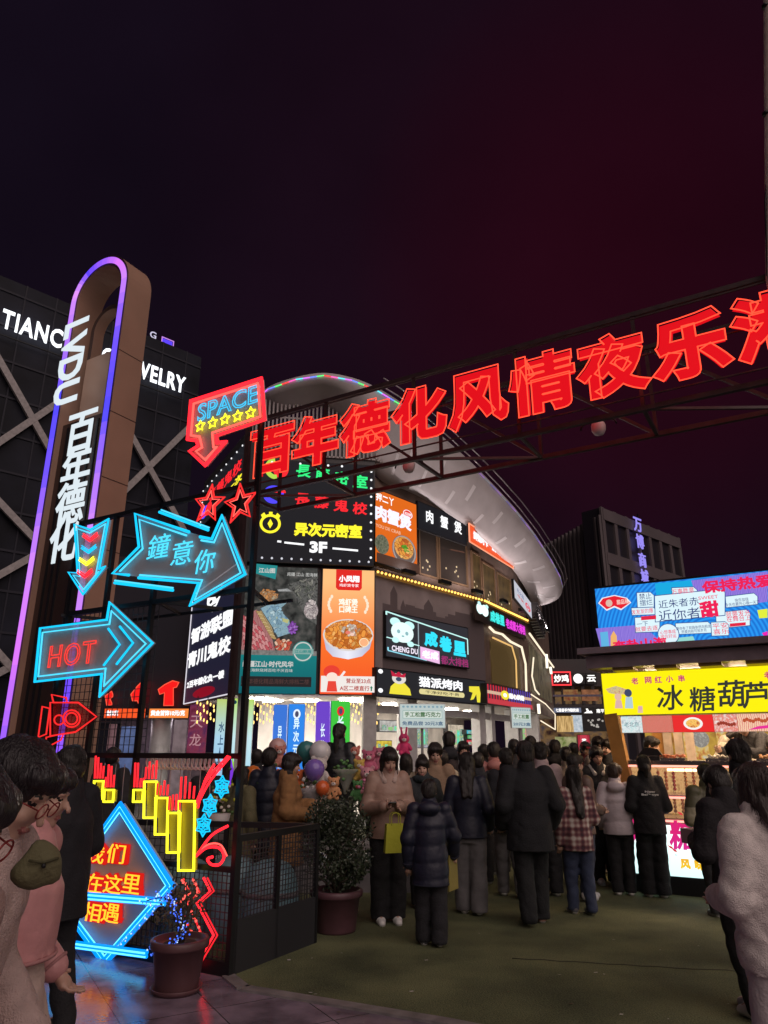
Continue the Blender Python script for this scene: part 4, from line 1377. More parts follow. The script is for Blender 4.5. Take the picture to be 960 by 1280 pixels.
class Art:
    """Inks laid over a lit panel, each 3 mm proud of the last; g maps positions read off the photo."""
    def __init__(self, t, w, h, box):
        self.t, self.w, self.h = t, w, h
        self.g = mapper(w, h, *box)
        self.kx = w / (box[2] - box[0]); self.kz = h / (box[3] - box[1])
        self.m = MB(); self.y = -0.006

    def poly(self, pts, mat):
        self.y -= 0.0015
        self.m.prism([self.g(*p) for p in pts], self.y, self.y + 0.002, mat); return self

    def rect(self, x0, y0, x1, y1, mat):
        return self.poly([(x0, y0), (x1, y0), (x1, y1), (x0, y1)], mat)

    def ell(self, x, y, rx, ry, mat, a0=0.0, a1=2 * PI):
        self.y -= 0.0015
        c = self.g(x, y)
        self.m.disc(c[0], c[1], rx * self.kx, ry * self.kz, self.y, self.y + 0.002, mat, 24, a0, a1); return self

    def blob(self, x, y, rx, ry, rot, mat, dark=None, n=14):
        """A tilted oval piece with a dark edge: one slice, prawn or lump of a food picture."""
        for r_, mt in ((1.16, dark), (1.0, mat)):
            if mt is None: continue
            self.y -= 0.0005
            pts = []
            for i in range(n):
                a = 2 * PI * i / n
                p, q = rx * r_ * math.cos(a), ry * r_ * math.sin(a) * (1 + 0.15 * math.cos(2 * a))
                pts.append(self.g(x + p * math.cos(rot) - q * math.sin(rot), y + p * math.sin(rot) + q * math.cos(rot)))
            self.m.prism(pts, self.y, self.y + 0.0004, mt)
        return self

    def heap(self, rg, x, y, rx, ry, n, size, cols, dark, el=0.6):
        for k in range(n):
            a, d = rg.uniform(0, 2 * PI), math.sqrt(rg.random())
            s_ = size * rg.uniform(0.6, 1.3)
            c = rg.choice(cols)
            self.blob(x + rx * d * math.cos(a), y + ry * d * math.sin(a), s_, s_ * el, rg.uniform(0, PI), E(tuple(round(v * f, 2) for v, f in zip(c, (rg.choice((0.75, 1.0)),) * 3)), 0.8), E(dark, 0.7), 10)
        return self

    def ring(self, x, y, rx, ry, wd, mat, a0=0.0, a1=2 * PI, n=24):
        self.y -= 0.0015
        c = self.g(x, y)
        o = [(c[0] + rx * self.kx * math.cos(a0 + (a1 - a0) * i / n), c[1] + ry * self.kz * math.sin(a0 + (a1 - a0) * i / n)) for i in range(n + 1)]
        q = [(c[0] + (rx - wd) * self.kx * math.cos(a0 + (a1 - a0) * i / n), c[1] + (ry - wd) * self.kz * math.sin(a0 + (a1 - a0) * i / n)) for i in range(n + 1)]
        for i in range(n):
            self.m.prism([o[i], o[i + 1], q[i + 1], q[i]], self.y, self.y + 0.002, mat)
        return self

    def line(self, pts, wpx, mat):
        for (a, b) in zip(pts, pts[1:]):
            d = Vector((b[0] - a[0], b[1] - a[1])); d.normalize()
            n = Vector((-d.y, d.x)) * wpx / 2
            self.poly([(a[0] + n.x, a[1] + n.y), (b[0] + n.x, b[1] + n.y), (b[0] - n.x, b[1] - n.y), (a[0] - n.x, a[1] - n.y)], mat)
        return self

    def text(self, body, mat, x, y, hpx, wpx=None, **k):
        c = self.g(x, y)
        return text(body, mat, self.t, c[0], c[1], hpx * self.kz, w=None if wpx is None else wpx * self.kx, y=k.pop('y', self.y - 0.006), depth=k.pop('depth', 0.004), **k)

    def done(self, name='picture_print'):
        if self.m.f: self.m.build(name, self.t)


WHITE = E((0.95, 0.95, 0.97), 1.05)
SOFTW = E((0.85, 0.85, 0.82), 0.62)
BLKP = E((0.010, 0.010, 0.013), 1.0)
RIMW = E((0.9, 0.85, 0.95), 0.75)
# the big black board with 3F
t, w, h = signbox(FB, (312, 573, 703, 467.5, 581, 707), 'entertainment_board', 'big black board with rows of green, red and yellow lit characters, edged by bulbs', 'sign', BLKP, off=0.28, depth=0.2)
a = Art(t, w, h, (335, 455, 912, 957))
GRN = E((0.03, 0.85, 0.22), 1.0); RDL = E((1.0, 0.02, 0.03), 0.95); YLL = E((1.0, 0.86, 0.03), 1.05); BLL = E((0.08, 0.06, 1.0), 1.0)
a.ell(468, 505, 36, 42, RDL); a.ring(445, 500, 52, 55, 22, E((0.45, 0.75, 0.08), 0.9), PI * 0.55, PI * 1.55)
a.ell(440, 632, 48, 45, BLL); a.poly([(400, 620), (430, 600), (495, 650), (470, 665)], BLKP); a.ell(462, 622, 34, 30, RDL, 0, PI)
a.poly([(395, 615), (500, 668), (490, 680), (388, 630)], BLKP)
a.ring(432, 775, 48, 46, 12, YLL); a.poly([(432, 752), (444, 775), (432, 798), (420, 775)], YLL)
a.rect(424, 718, 440, 732, YLL); a.poly([(388, 735), (402, 722), (412, 738), (396, 752)], YLL); a.poly([(476, 735), (462, 722), (452, 738), (468, 752)], YLL)
for i, ch in enumerate('長藤密室'): a.text(ch, GRN, 575 + 90 * i, 508 + 12 * i, 66, 70, bold=0.03, rot=R(-2))
for i, ch in enumerate('長藤鬼校'): a.text(ch, RDL, 575 + 90 * i, 650 + 10 * i, 62, 70, bold=0.03, rot=R(-2))
a.text('异次元密室', YLL, 698, 795, 68, 315, bold=0.05)
a.text('3F', WHITE, 655, 878, 55, 80, bold=0.05)
a.line([(500, 862), (590, 868)], 9, WHITE).line([(720, 880), (838, 886)], 9, WHITE).line([(468, 858), (486, 859)], 9, WHITE)
a.done('emblem_print')
bulbs(t, [(w / 2 - 0.09, -0.02, h * (0.93 - 0.085 * k)) for k in range(11)] + [(-w / 2 + 0.15 + (w - 0.3) * k / 8, -0.02, h - 0.1) for k in range(9)], (0.035, 0.02, 0.035), WHITE)
bulbs(t, [(-w / 2 + 0.15 + (w - 0.3) * k / 12, -0.02, 0.12) for k in range(13)], (0.033, 0.02, 0.033), E((0.9, 0.9, 1.0), 0.7))
# its little side board round the corner
t, w, h = signbox(FA, (254, 594, 636, 309, 571, 628), 'entertainment_board', 'small bulb-edged side board with red and yellow characters behind the red neon stars', 'sign', BLKP, off=0.2, depth=0.2)
a = Art(t, w, h, (120, 440, 335, 640))
a.ell(140, 575, 18, 30, BLL); a.ell(160, 578, 18, 30, RDL)
a.text('長藤鬼校', RDL, 235, 530, 60, 150, bold=0.03); a.text('一次', YLL, 285, 590, 36, 60, bold=0.04); a.done('emblem_print')
bulbs(t, [(-w / 2 + 0.08 + (w - 0.16) * k / 9, -0.02, h - 0.08) for k in range(10)] + [(sg * (w / 2 - 0.08), -0.02, 0.08 + (h - 0.16) * k / 9) for k in range(9) for sg in (-1, 1)], (0.03, 0.02, 0.03), WHITE)
# black upright board with white characters
t, w, h = signbox(FA, (236, 742, 881, 298, 708, 867), 'poster_board', 'upright black board with white rimmed edge and two rows of white characters', 'sign', E((0.012, 0.012, 0.028), 1.0), off=0.15, depth=0.12)
MB().tube([(-w / 2 + 0.05, -0.01, 0.05), (w / 2 - 0.05, -0.01, 0.05), (w / 2 - 0.05, -0.01, h - 0.05), (-w / 2 + 0.05, -0.01, h - 0.05)], 0.025, RIMW, 6, True).build('rim_tube', t)
a = Art(t, w, h, (70, 130, 265, 670))
a.poly([(140, 195), (160, 205), (180, 200), (200, 180), (197, 225), (183, 262), (165, 285), (148, 262), (140, 228)], WHITE)
a.ell(157, 232, 6, 8, BLKP).ell(182, 226, 6, 8, BLKP).rect(162, 252, 178, 258, BLKP)
a.text('智游联盟', WHITE, 165, 352, 78, 172, bold=0.045); a.text('青川鬼校', WHITE, 160, 462, 78, 172, bold=0.045)
a.text('2百年德化负一楼', WHITE, 155, 578, 34, 150, bold=0.05)
a.ell(155, 630, 45, 22, E((0.30, 0.005, 0.02), 0.7)); a.done('emblem_print')
# teal seafood poster
t, w, h = signbox(FB, (301.5, 704, 867, 396, 711, 869), 'food_poster', 'tall dark teal lit poster with seafood and meat platters', 'poster', EN('stone_print', [(0.015, 0.018, 0.018), (0.07, 0.075, 0.07), (0.16, 0.15, 0.14)], 2.2, 0.55, sample=True), off=0.12)
a = Art(t, w, h, (5, 70, 508, 950))
TEAL = RAMP('teal_ink', [(0, (0.0, 0.13, 0.16)), (1, (0.005, 0.24, 0.24))], 2, 0, 1.2, 0.75)
a.poly([(300, 200), (505, 130), (505, 480), (430, 430), (380, 330)], EN('dark_dish', [(0.02, 0.025, 0.02), (0.18, 0.18, 0.17), (0.03, 0.03, 0.03)], 5, 0.6))
a.ell(465, 380, 48, 60, EN('mussel_print', [(0.25, 0.2, 0.2), (0.6, 0.5, 0.5), (0.1, 0.1, 0.12)], 9, 0.7))
a.poly([(90, 290), (130, 250), (240, 270), (235, 300), (150, 345)], EN('crab_print', [(0.05, 0.04, 0.03), (0.5, 0.22, 0.08), (0.4, 0.35, 0.25)], 10, 0.7))
a.poly([(230, 240), (300, 230), (330, 250), (240, 252)], EN('pale_print', [(0.4, 0.42, 0.42), (0.7, 0.7, 0.7)], 9, 0.5))
a.poly([(125, 375), (185, 345), (205, 320), (215, 350), (305, 325), (250, 380), (320, 450), (335, 540), (250, 570), (210, 500)], EN('fish_print', [(0.10, 0.22, 0.38), (0.35, 0.55, 0.65), (0.25, 0.4, 0.45)], 5, 0.65))
a.poly([(235, 430), (320, 450), (310, 475), (235, 445)], E((0.6, 0.6, 0.25), 0.7))
a.poly([(100, 405), (130, 390), (205, 500), (230, 570), (190, 575), (150, 500)], EN('tan_print', [(0.55, 0.40, 0.20), (0.25, 0.15, 0.08), (0.6, 0.5, 0.3)], 8, 0.65, 'wave'))
a.poly([(8, 470), (40, 420), (100, 385), (150, 480), (215, 590), (235, 665), (8, 665)], EN('meat_print', [(0.60, 0.28, 0.28), (0.20, 0.02, 0.03), (0.72, 0.45, 0.42), (0.30, 0.03, 0.04)], 3.4, 0.7, 'wave', stretch=(1.2, 1, -0.7)))
rq = random.Random(4)
for row in range(8):                                                    # fanned slices of marbled meat
    for k in range(11 - row // 2):
        x_, y_ = 22 + k * 21 + row * 3, 445 + row * 29 + k * 9 - (k > 5) * (k - 5) * 2
        if y_ > 652 or x_ > 60 + row * 30 + 40: continue
        a.blob(x_, y_, 24, 10, 1.0 + rq.uniform(-.2, .2), E((0.68, 0.30, 0.30) if (k + row) % 3 else (0.55, 0.10, 0.12), 0.75), E((0.18, 0.012, 0.02), 0.7))
for k in range(13): a.blob(118 + k * 8.5, 408 + k * 14, 20, 9, 0.4, E((0.62, 0.45, 0.22) if k % 2 else (0.5, 0.34, 0.14), 0.75), E((0.2, 0.1, 0.03), 0.7))
a.heap(rq, 285, 622, 55, 40, 34, 15, [(0.7, 0.2, 0.1), (0.8, 0.55, 0.4), (0.6, 0.08, 0.05)], (0.2, 0.03, 0.02))
a.heap(rq, 235, 450, 45, 85, 26, 16, [(0.35, 0.55, 0.66), (0.5, 0.66, 0.7), (0.25, 0.42, 0.55)], (0.08, 0.15, 0.2))
a.heap(rq, 165, 285, 60, 34, 26, 13, [(0.62, 0.28, 0.1), (0.5, 0.2, 0.06), (0.6, 0.5, 0.35)], (0.1, 0.05, 0.02))
a.heap(rq, 465, 380, 40, 62, 34, 15, [(0.6, 0.52, 0.5), (0.42, 0.36, 0.36), (0.7, 0.62, 0.6)], (0.08, 0.07, 0.08))
a.heap(rq, 420, 250, 60, 90, 30, 18, [(0.12, 0.13, 0.11), (0.2, 0.2, 0.17), (0.28, 0.27, 0.24)], (0.02, 0.02, 0.02), 0.35)
a.heap(rq, 338, 515, 34, 36, 30, 11, [(0.3, 0.1, 0.5), (0.42, 0.2, 0.62), (0.22, 0.06, 0.36)], (0.1, 0.02, 0.16))
a.rect(5, 668, 508, 700, EN('marble_print', [(0.22, 0.21, 0.2), (0.42, 0.4, 0.38)], 6, 0.5)); a.rect(5, 700, 508, 950, TEAL)
a.ell(417, 672, 68, 70, E((0.05, 0.28, 0.26), 0.8)).ring(417, 672, 62, 64, 8, SOFTW).rect(350, 655, 486, 690, E((0.3, 0.5, 0.46), 0.7))
a.text('江山鲜海', E((0.05, 0.28, 0.26), 0.8), 417, 672, 22, 110, bold=0.03)
a.poly([(62, 75), (225, 85), (215, 182), (62, 140)], E((0.02, 0.32, 0.33), 0.7))
a.text('江山图', SOFTW, 155, 122, 36, 110, bold=0.03); a.text('阅疆 江山 图海鲜', SOFTW, 395, 142, 26, 205)
a.text('阅疆江山·时代风华', SOFTW, 195, 760, 42, 325, bold=0.03); a.text('百味海鲜烧烤百吃不厌百味', SOFTW, 195, 800, 22, 320)
a.rect(28, 840, 478, 905, E((0.025, 0.02, 0.022), 0.7)); a.text('百年德化精品海鲜大排档二楼', E((0.10, 0.05, 0.045), 0.8), 253, 872, 34, 420); a.done()
# orange bowl poster
ORP = RAMP('orange_ink', [(0, (0.85, 0.07, 0.012)), (0.45, (0.9, 0.16, 0.02)), (1, (0.95, 0.50, 0.20))], 2, 0, 3.1, 0.95, True)
t, w, h = signbox(FB, (400.5, 708, 868, 469, 714, 870.5), 'food_poster', 'tall orange lit poster with a big bowl of braised chicken and prawns', 'poster', ORP, off=0.12)
a = Art(t, w, h, (535, 100, 897, 955))
a.poly([(630, 108), (805, 108), (805, 235), (790, 252), (645, 252), (630, 235)], E((0.75, 0.02, 0.015), 0.9))
a.text('小凤翔', WHITE, 718, 172, 50, 140, bold=0.04); a.text('鸡虾煲专家', WHITE, 718, 218, 22, 130)
a.text('鸡虾煲\n口碑王', E((1.0, 0.93, 0.8), 0.95), 715, 360, 100, 130, bold=0.04)
for sg in (-1, 1):
    for k in range(6):
        a.ell(715 + sg * (108 + 22 * math.sin(k * 0.55 + 0.3)), 400 - 20 * k, 9, 13, E((1.0, 0.85, 0.65), 0.85))
a.poly([(553, 560), (575, 660), (620, 705), (720, 722), (810, 700), (860, 650), (882, 560)], RAMP('bowl_ink', [(0, (0.45, 0.45, 0.62)), (0.5, (0.85, 0.85, 0.95)), (1, (0.4, 0.42, 0.6))], 0, -0.7, 0.7, 0.9))
a.ell(718, 560, 166, 108, E((0.8, 0.75, 0.72), 0.8)).ell(718, 558, 156, 98, EN('braise_print', [(0.75, 0.20, 0.03), (0.95, 0.42, 0.08), (0.45, 0.10, 0.02), (1.0, 0.55, 0.2)], 9, 0.9))
rq = random.Random(9)
a.heap(rq, 718, 560, 138, 84, 90, 21, [(0.95, 0.36, 0.06), (0.9, 0.28, 0.04), (1.0, 0.5, 0.14), (0.75, 0.2, 0.03)], (0.42, 0.08, 0.01))
a.heap(rq, 725, 528, 62, 34, 34, 13, [(0.9, 0.85, 0.78), (0.75, 0.62, 0.5), (0.85, 0.5, 0.4), (0.6, 0.35, 0.2)], (0.3, 0.14, 0.08)); a.ell(712, 548, 16, 12, E((0.8, 0.2, 0.15), 0.9)).ell(740, 560, 14, 11, E((0.9, 0.6, 0.5), 0.9))
a.ell(818, 612, 32, 30, E((0.95, 0.45, 0.22), 0.9)).ring(818, 612, 32, 30, 5, E((1, 0.8, 0.5), 0.9))
a.rect(545, 835, 888, 938, E((0.92, 0.86, 0.82), 0.85)); a.ell(612, 808, 52, 42, E((0.8, 0.05, 0.03), 0.9)).ell(615, 842, 36, 30, E((0.95, 0.75, 0.65), 0.9)).poly([(590, 868), (640, 868), (650, 935), (582, 935)], E((0.8, 0.06, 0.04), 0.9)).poly([(640, 868), (690, 800), (702, 808), (648, 885)], E((0.9, 0.8, 0.78), 0.9))
a.text('营业至23点', E((0.5, 0.05, 0.04), 0.8), 785, 865, 32, 160, bold=0.02); a.text('A区二楼直行', E((0.5, 0.05, 0.04), 0.8), 760, 912, 32, 190, bold=0.02)
a.poly([(868, 895), (878, 910), (872, 910), (872, 928), (864, 928), (864, 910), (858, 910)], E((0.02, 0.2, 0.12), 0.8)); a.done()
# crab pot poster, upper storey
t, w, h = signbox(FC, (468.5, 612, 708, 521.5, 628, 713), 'food_poster', 'square orange poster with a crab pot bowl beside the bulb-edged black board', 'poster', E((0.85, 0.16, 0.012), 0.8, True), off=0.2)
a = Art(t, w, h, (92, 110, 285, 470))
a.text('拌二丫', WHITE, 135, 150, 40, 80, bold=0.03); a.text('肉蟹煲', E((0.85, 0.85, 1.0), 1.0), 175, 228, 78, 165, bold=0.05, lspace=0.9)
a.text('YOU DE CRAB', E((1, 0.6, 0.4), 0.8), 150, 292, 16, 110); a.ell(240, 182, 24, 24, E((0.8, 0.04, 0.03), 0.9)); a.ring(240, 182, 22, 22, 3, WHITE); a.text('招牌', WHITE, 240, 182, 16, 32)
a.ell(222, 372, 56, 74, E((0.18, 0.14, 0.13), 0.7)).ring(222, 372, 54, 72, 6, E((0.5, 0.42, 0.4), 0.7)); a.ell(220, 360, 44, 54, EN('crab_pot_print', [(0.65, 0.16, 0.03), (0.9, 0.45, 0.1), (0.35, 0.08, 0.02)], 11, 0.85)); a.heap(random.Random(2), 220, 362, 36, 44, 46, 11, [(0.85, 0.35, 0.05), (0.7, 0.16, 0.03), (0.95, 0.55, 0.15)], (0.3, 0.06, 0.01)).heap(random.Random(3), 220, 366, 14, 16, 14, 7, [(0.12, 0.4, 0.03), (0.3, 0.5, 0.06)], (0.03, 0.12, 0.01))
a.ell(115, 380, 30, 46, EN('pot_print', [(0.08, 0.1, 0.06), (0.3, 0.3, 0.2)], 9, 0.6)); a.rect(92, 425, 285, 470, E((0.10, 0.045, 0.03), 0.7)); a.done()
# black sign 肉蟹煲
t, w, h = signbox(FC, (522, 630, 667, 583, 646, 676), 'shop_sign', 'black fascia with three white characters next to the square orange poster', 'sign', BLKP, off=0.15)
for i, ch in enumerate('肉蟹煲'): text(ch, WHITE, t, (-0.28 + 0.29 * i) * w, h * (0.56 - 0.0 * i), h * 0.46, bold=0.03, y=-0.03)
# red strip
t, w, h = signbox(FD, (586, 650, 668, 641, 695, 718), 'shop_sign', 'long orange red fascia under the roof overhang with blurred white characters', 'sign', E((0.95, 0.10, 0.02), 0.85, True), off=0.1)
text('鲜辣时卡', WHITE, t, -w * 0.27, h * 0.5, h * 0.5, w=w * 0.32, bold=0.06, y=-0.03); text('成都特色火锅串串', WHITE, t, w * 0.2, h * 0.5, h * 0.5, w=w * 0.46, bold=0.06, y=-0.03)
m = MB(); m.tube([(-w / 2, -0.01, 0), (w / 2, -0.01, 0), (w / 2, -0.01, h), (-w / 2, -0.01, h)], 0.03, E((1, 0.35, 0.2), 1.0), 6, True); m.build('rim_tube', t)
# small white board at the turn
t, w, h = signbox(FE, (643, 731, 752, 664, 748, 769), 'shop_sign', 'small white board with a red ring emblem under the tip of the roof overhang', 'sign', E((0.62, 0.62, 0.7), 0.8), off=0.5)
a = Art(t, w, h, (800, 120, 890, 300)); a.ring(868, 225, 14, 35, 6, E((0.8, 0.02, 0.06), 0.9)); a.ell(868, 225, 5, 12, E((0.8, 0.02, 0.06), 0.9)); a.text('老火锅', E((0.25, 0.3, 0.5), 0.7), 828, 190, 40, 34); a.text('牛杂', E((0.7, 0.1, 0.1), 0.7), 828, 235, 30, 30); a.done('emblem_print')
# panda sign
t, w, h = signbox(FC, (482, 765, 820, 586, 783, 837), 'restaurant_sign', 'dark sign with a white panda head emblem and large cyan characters', 'sign', E((0.035, 0.034, 0.042), 0.8), off=0.12)
a = Art(t, w, h, (95, 285, 548, 565))
CYT = E((0.03, 0.62, 0.80), 1.15); PALE = E((0.55, 0.92, 0.88), 1.0); MAG = E((0.85, 0.35, 0.75), 0.9)
a.line([(98, 292), (540, 365)], 8, PALE).line([(98, 290), (98, 312)], 8, PALE).line([(540, 365), (540, 470)], 6, PALE).line([(258, 322), (258, 540)], 5, E((0.4, 0.5, 0.55), 0.7)).line([(98, 447), (262, 466)], 6, PALE).line([(105, 505), (105, 525), (300, 550)], 7, E((0.3, 0.75, 0.9), 0.9))
WP = E((0.78, 0.97, 0.93), 1.0)
a.ell(140, 345, 26, 26, PALE).ell(210, 352, 26, 26, PALE).ell(175, 402, 56, 62, WP).ell(140, 455, 17, 17, PALE).ell(215, 466, 17, 17, PALE).ell(155, 400, 8, 12, E((0.3, 0.55, 0.6), 0.8)).ell(196, 405, 8, 12, E((0.3, 0.55, 0.6), 0.8)).ell(176, 425, 7, 5, E((0.3, 0.55, 0.6), 0.8))
a.text('CHENG DU', E((0.9, 0.82, 0.95), 1.0), 185, 507, 34, 130, bold=0.03)
a.poly([(264, 470), (368, 482), (368, 562), (264, 545)], E((0.85, 0.50, 0.80), 0.95)); a.text('老成', E((1, 0.85, 1), 1.2), 316, 515, 52, 90, bold=0.05)
a.text('都大排档', E((0.35, 0.03, 0.16), 0.9), 455, 532, 56, 160, bold=0.02)
for i, ch in enumerate('成巷里'): a.text(ch, CYT, 322 + 82 * i, 413 + 14 * i, 100, 74, bold=0.06)
a.done('emblem_print')
# second panda sign, round the turn
t, w, h = signbox(FD, (594.5, 748, 772, 657, 779, 801), 'restaurant_sign', 'glowing cyan and magenta characters with a small white panda over the arched window', 'sign', None, off=0.1, housing=M('thin_back', (0.06, 0.04, 0.035), 0.5), depth=0.05)
a = Art(t, w, h, (580, 215, 862, 445))
def slope(x): return (x - 580) * 0.0
a.ell(600, 300, 16, 60, E((0.75, 1, 0.97), 1.25)).ell(625, 300, 18, 66, E((0.75, 1, 0.97), 1.25)).ell(598, 240, 8, 22, PALE).ell(636, 242, 8, 22, PALE)
a.text('成巷里', E((0.05, 0.75, 0.7), 1.1), 690, 330, 140, 78, bold=0.05); a.text('老成都大排档', E((0.75, 0.05, 0.65), 1.1), 797, 340, 130, 120, bold=0.04); a.done('emblem_print')
# barbecue sign
t, w, h = signbox(FC, (470, 835, 871, 607.5, 850, 881), 'restaurant_sign', 'black barbecue fascia with white characters, a yellow figure and a yellow knife shape', 'sign', E((0.022, 0.022, 0.026), 0.8), off=0.2, depth=0.15)
a = Art(t, w, h, (45, 620, 645, 775))
YB = E((0.92, 0.80, 0.05), 0.85)
for X, Y in ((65, 640), (65, 742), (628, 650), (634, 752)): a.ell(X, Y, 11, 12, WHITE)
a.poly([(105, 755), (112, 715), (135, 690), (180, 692), (205, 720), (212, 755)], YB).ell(152, 668, 34, 30, E((0.85, 0.8, 0.75), 0.8)).poly([(118, 660), (112, 628), (135, 645), (150, 630), (165, 645), (185, 635), (180, 660)], E((0.6, 0.02, 0.06), 0.8)).ell(150, 672, 14, 12, E((0.05, 0.08, 0.14), 0.8))
a.text('猫派烤肉', WHITE, 372, 672, 62, 245, bold=0.035); a.rect(262, 712, 495, 742, E((0.85, 0.75, 0.35), 0.8)).ell(262, 727, 10, 15, E((0.85, 0.75, 0.35), 0.8)).ell(495, 727, 10, 15, E((0.85, 0.75, 0.35), 0.8)); a.text('干净好吃不贵', BLKP, 378, 727, 18, 190)
a.poly([(535, 668), (598, 662), (605, 705), (600, 762), (582, 762), (578, 712), (560, 745), (540, 752), (556, 705), (535, 700)], YB); a.done('emblem_print')
# striped balcony sign on the turn
t, w, h = signbox(FD, (608, 851, 877, 664, 868, 889), 'shop_sign', 'striped red and blue balcony fascia with white characters and a flower', 'sign', E((0.06, 0.03, 0.05), 0.7), off=0.35, depth=0.2)
a = Art(t, w, h, (645, 650, 895, 840))
for k in range(18):
    c_ = E((0.75, 0.03, 0.05), 0.8) if k < 8 else E((0.12, 0.07, 0.5), 0.8)
    a.rect(650 + k * 13.5, 655, 655 + k * 13.5, 790, c_)
a.rect(645, 715, 895, 745, E((0.75, 0.5, 0.35), 0.8)); a.rect(645, 790, 895, 838, E((0.7, 0.06, 0.08), 0.7)); a.ell(735, 735, 22, 45, YB).ell(735, 735, 10, 20, WHITE); a.text('甜心烘焙', WHITE, 800, 735, 60, 90, bold=0.06); a.done()
# boards held up on posts in front of the mall
for j, (u0, u1, v0, v1, Y, tx) in enumerate(((499, 557, 879, 910, 15.5, ('手工松露巧克力', '免费品尝 20元3盒')), (639, 664, 882, 909, 17.0, ('手工松露', '20元3盒')))):
    fr = Frame(0, Y, (8, 35)[j])
    t, w, h = signbox(fr, (u0, v0, v1, u1, v0 + (1, 4)[j], v1 + (1, 3)[j]), 'price_board', ['pale lit price board raised on a post before the mall entrance', 'narrower pale price board raised on a post before the bend of the mall'][j], 'sign', E((0.62, 0.72, 0.70), 0.7, True), off=0.0, depth=0.05, rim=0.015, housing=M('white_frame', (0.6, 0.6, 0.6), 0.4))
    a = Art(t, w, h, (0, 0, 220, 115))
    a.rect(16, 32, 204, 70, E((0.42, 0.62, 0.58), 0.65)).rect(19, 35, 201, 67, E((0.75, 0.82, 0.76), 0.75)); a.text(tx[0], E((0.10, 0.22, 0.10), 0.7), 110, 51, 24, 170, bold=0.03); a.text(tx[1], E((0.12, 0.2, 0.3), 0.7), 110, 92, 20, 195, bold=0.03)
    for k in range(10): a.ell(20 + k * 20, 15, 6, 5, E((0.3, 0.5, 0.6), 0.6))
    a.done()
    z0 = t.location.z
    MB().bar((0, 0.08, -z0), (0, 0.08, 0.2), 0.05, 0.05, GREY).box((0, 0.08, -z0 + 0.02), (0.4, 0.4, 0.04), GREY).build('post', t)
# banner pillars in the entrance
def pillar(fr, uL, uM, uR, v0, off, label, cl, cf, chL, chF, tcol, extra=None):
    a_, z1 = fr.sz(uM, v0, off); b_, _ = fr.sz(uR, v0, off)
    w = b_ - a_; 
    t = fthing(fr, (a_ + b_) / 2, 0.02, off, 'banner_pillar', label, 'lit pillar', 'lit banner pillars in the entrance')
    H_ = z1
    d = max(0.4, (fr.sz(uM, v0, off)[0] - fr.sz(uL, v0, off)[0]) * 1.2)
    MB().rect(-w / 2, 0, w / 2, H_ - 0.02, 0, d, GREY).build('core', t)
    MB().rect(-w / 2 + 0.01, 0.5, w / 2 - 0.01, H_ - 0.02, -0.012, -0.002, cf).build('front_face', t)
    q = MB(); q.add([(-w / 2 - 0.01, 0.0, 0.5), (-w / 2 - 0.01, d, 0.5), (-w / 2 - 0.01, d, H_ - 0.02), (-w / 2 - 0.01, 0.0, H_ - 0.02)], [(0, 1, 2, 3)], cl); q.build('side_face', t)
    # a second narrow face standing out to the side
    q = MB(); q.rect(-w / 2 - (d * 0.85), 0.5, -w / 2 - 0.03, H_ - 0.04, 0.02, 0.05, cl); q.build('side_banner', t)
    text('\n'.join(chF), tcol, t, 0.0, H_ * 0.58, H_ * 0.55, w=0.36 * w, y=-0.03, bold=0.03, lspace=1.15)
    text('\n'.join(chL), tcol, t, -w / 2 - d * 0.45, H_ * 0.58, H_ * 0.42, w=0.24 * w, y=0.0, bold=0.02, lspace=1.15)
    if extra: extra(t, w, H_)
    return t
def ex_leaf(t, w, H_):
    m = MB(); m.prism([(-w * .48, 0.5), (-w * .48, H_ * .55), (w * .1, 0.9), (w * .48, 0.5)], -0.018, -0.013, E((0.22, 0.04, 0.75), 0.8)); m.prism([(-w * .45, H_ * .62), (-w * .2, H_ * .45), (w * .3, H_ * .42), (w * .48, H_ * .25), (w * .48, 0.6), (w * .2, H_ * .3), (-w * .2, H_ * .4)], -0.024, -0.019, E((0.35, 0.8, 0.05), 0.8))
    m.disc(-w * .3, H_ * .96, 0.05, 0.05, -0.02, -0.013, E((0.02, 0.1, 0.15), 0.5)); m.build('picture', t)
def ex_ring(col):
    def f(t, w, H_):
        m = MB(); m.disc(0, H_ * 0.9, 0.10, 0.13, -0.02, -0.013, col); m.disc(0, H_ * 0.9, 0.05, 0.08, -0.026, -0.021, E((0.1, 0.1, 0.2), 0.6)); m.build('emblem', t)
    return f
NAVY = E((0.03, 0.10, 0.22), 0.7)
pillar(FB, 272, 288, 318, 873, -0.25, 'pale blue and lime lit banner pillar with dark upright characters', RAMP('lime_ink', [(0, (0.25, 0.5, 0.85)), (0.6, (0.45, 0.72, 0.9)), (1, (0.55, 0.7, 0.2))], 2, 0.5, 2.9, 0.8, True), RAMP('lime_ink2', [(0, (0.35, 0.65, 0.85)), (0.6, (0.6, 0.85, 0.9)), (1, (0.5, 0.75, 0.15))], 2, 0.5, 2.9, 0.85, True), '水上人家', '好好吃饭', NAVY, ex_leaf)
pillar(FB, 343, 361, 382, 880, -0.25, 'deep blue lit banner pillar with pale upright characters', E((0.05, 0.2, 0.75), 0.8, True), E((0.03, 0.25, 0.85), 0.85, True), '异次元', '异次元密室', E((0.7, 0.9, 1.0), 0.95), ex_ring(E((0.8, 0.9, 1), 0.9)))
pillar(FB, 396, 414, 438, 876, -0.2, 'banner pillar with one violet face and one vivid green face', E((0.16, 0.06, 0.6), 0.85, True), E((0.05, 0.55, 0.05), 0.9, True), '长藤鬼', '长藤密室', E((0.75, 0.9, 1.0), 0.95), ex_ring(E((0.8, 0.02, 0.03), 0.9)))
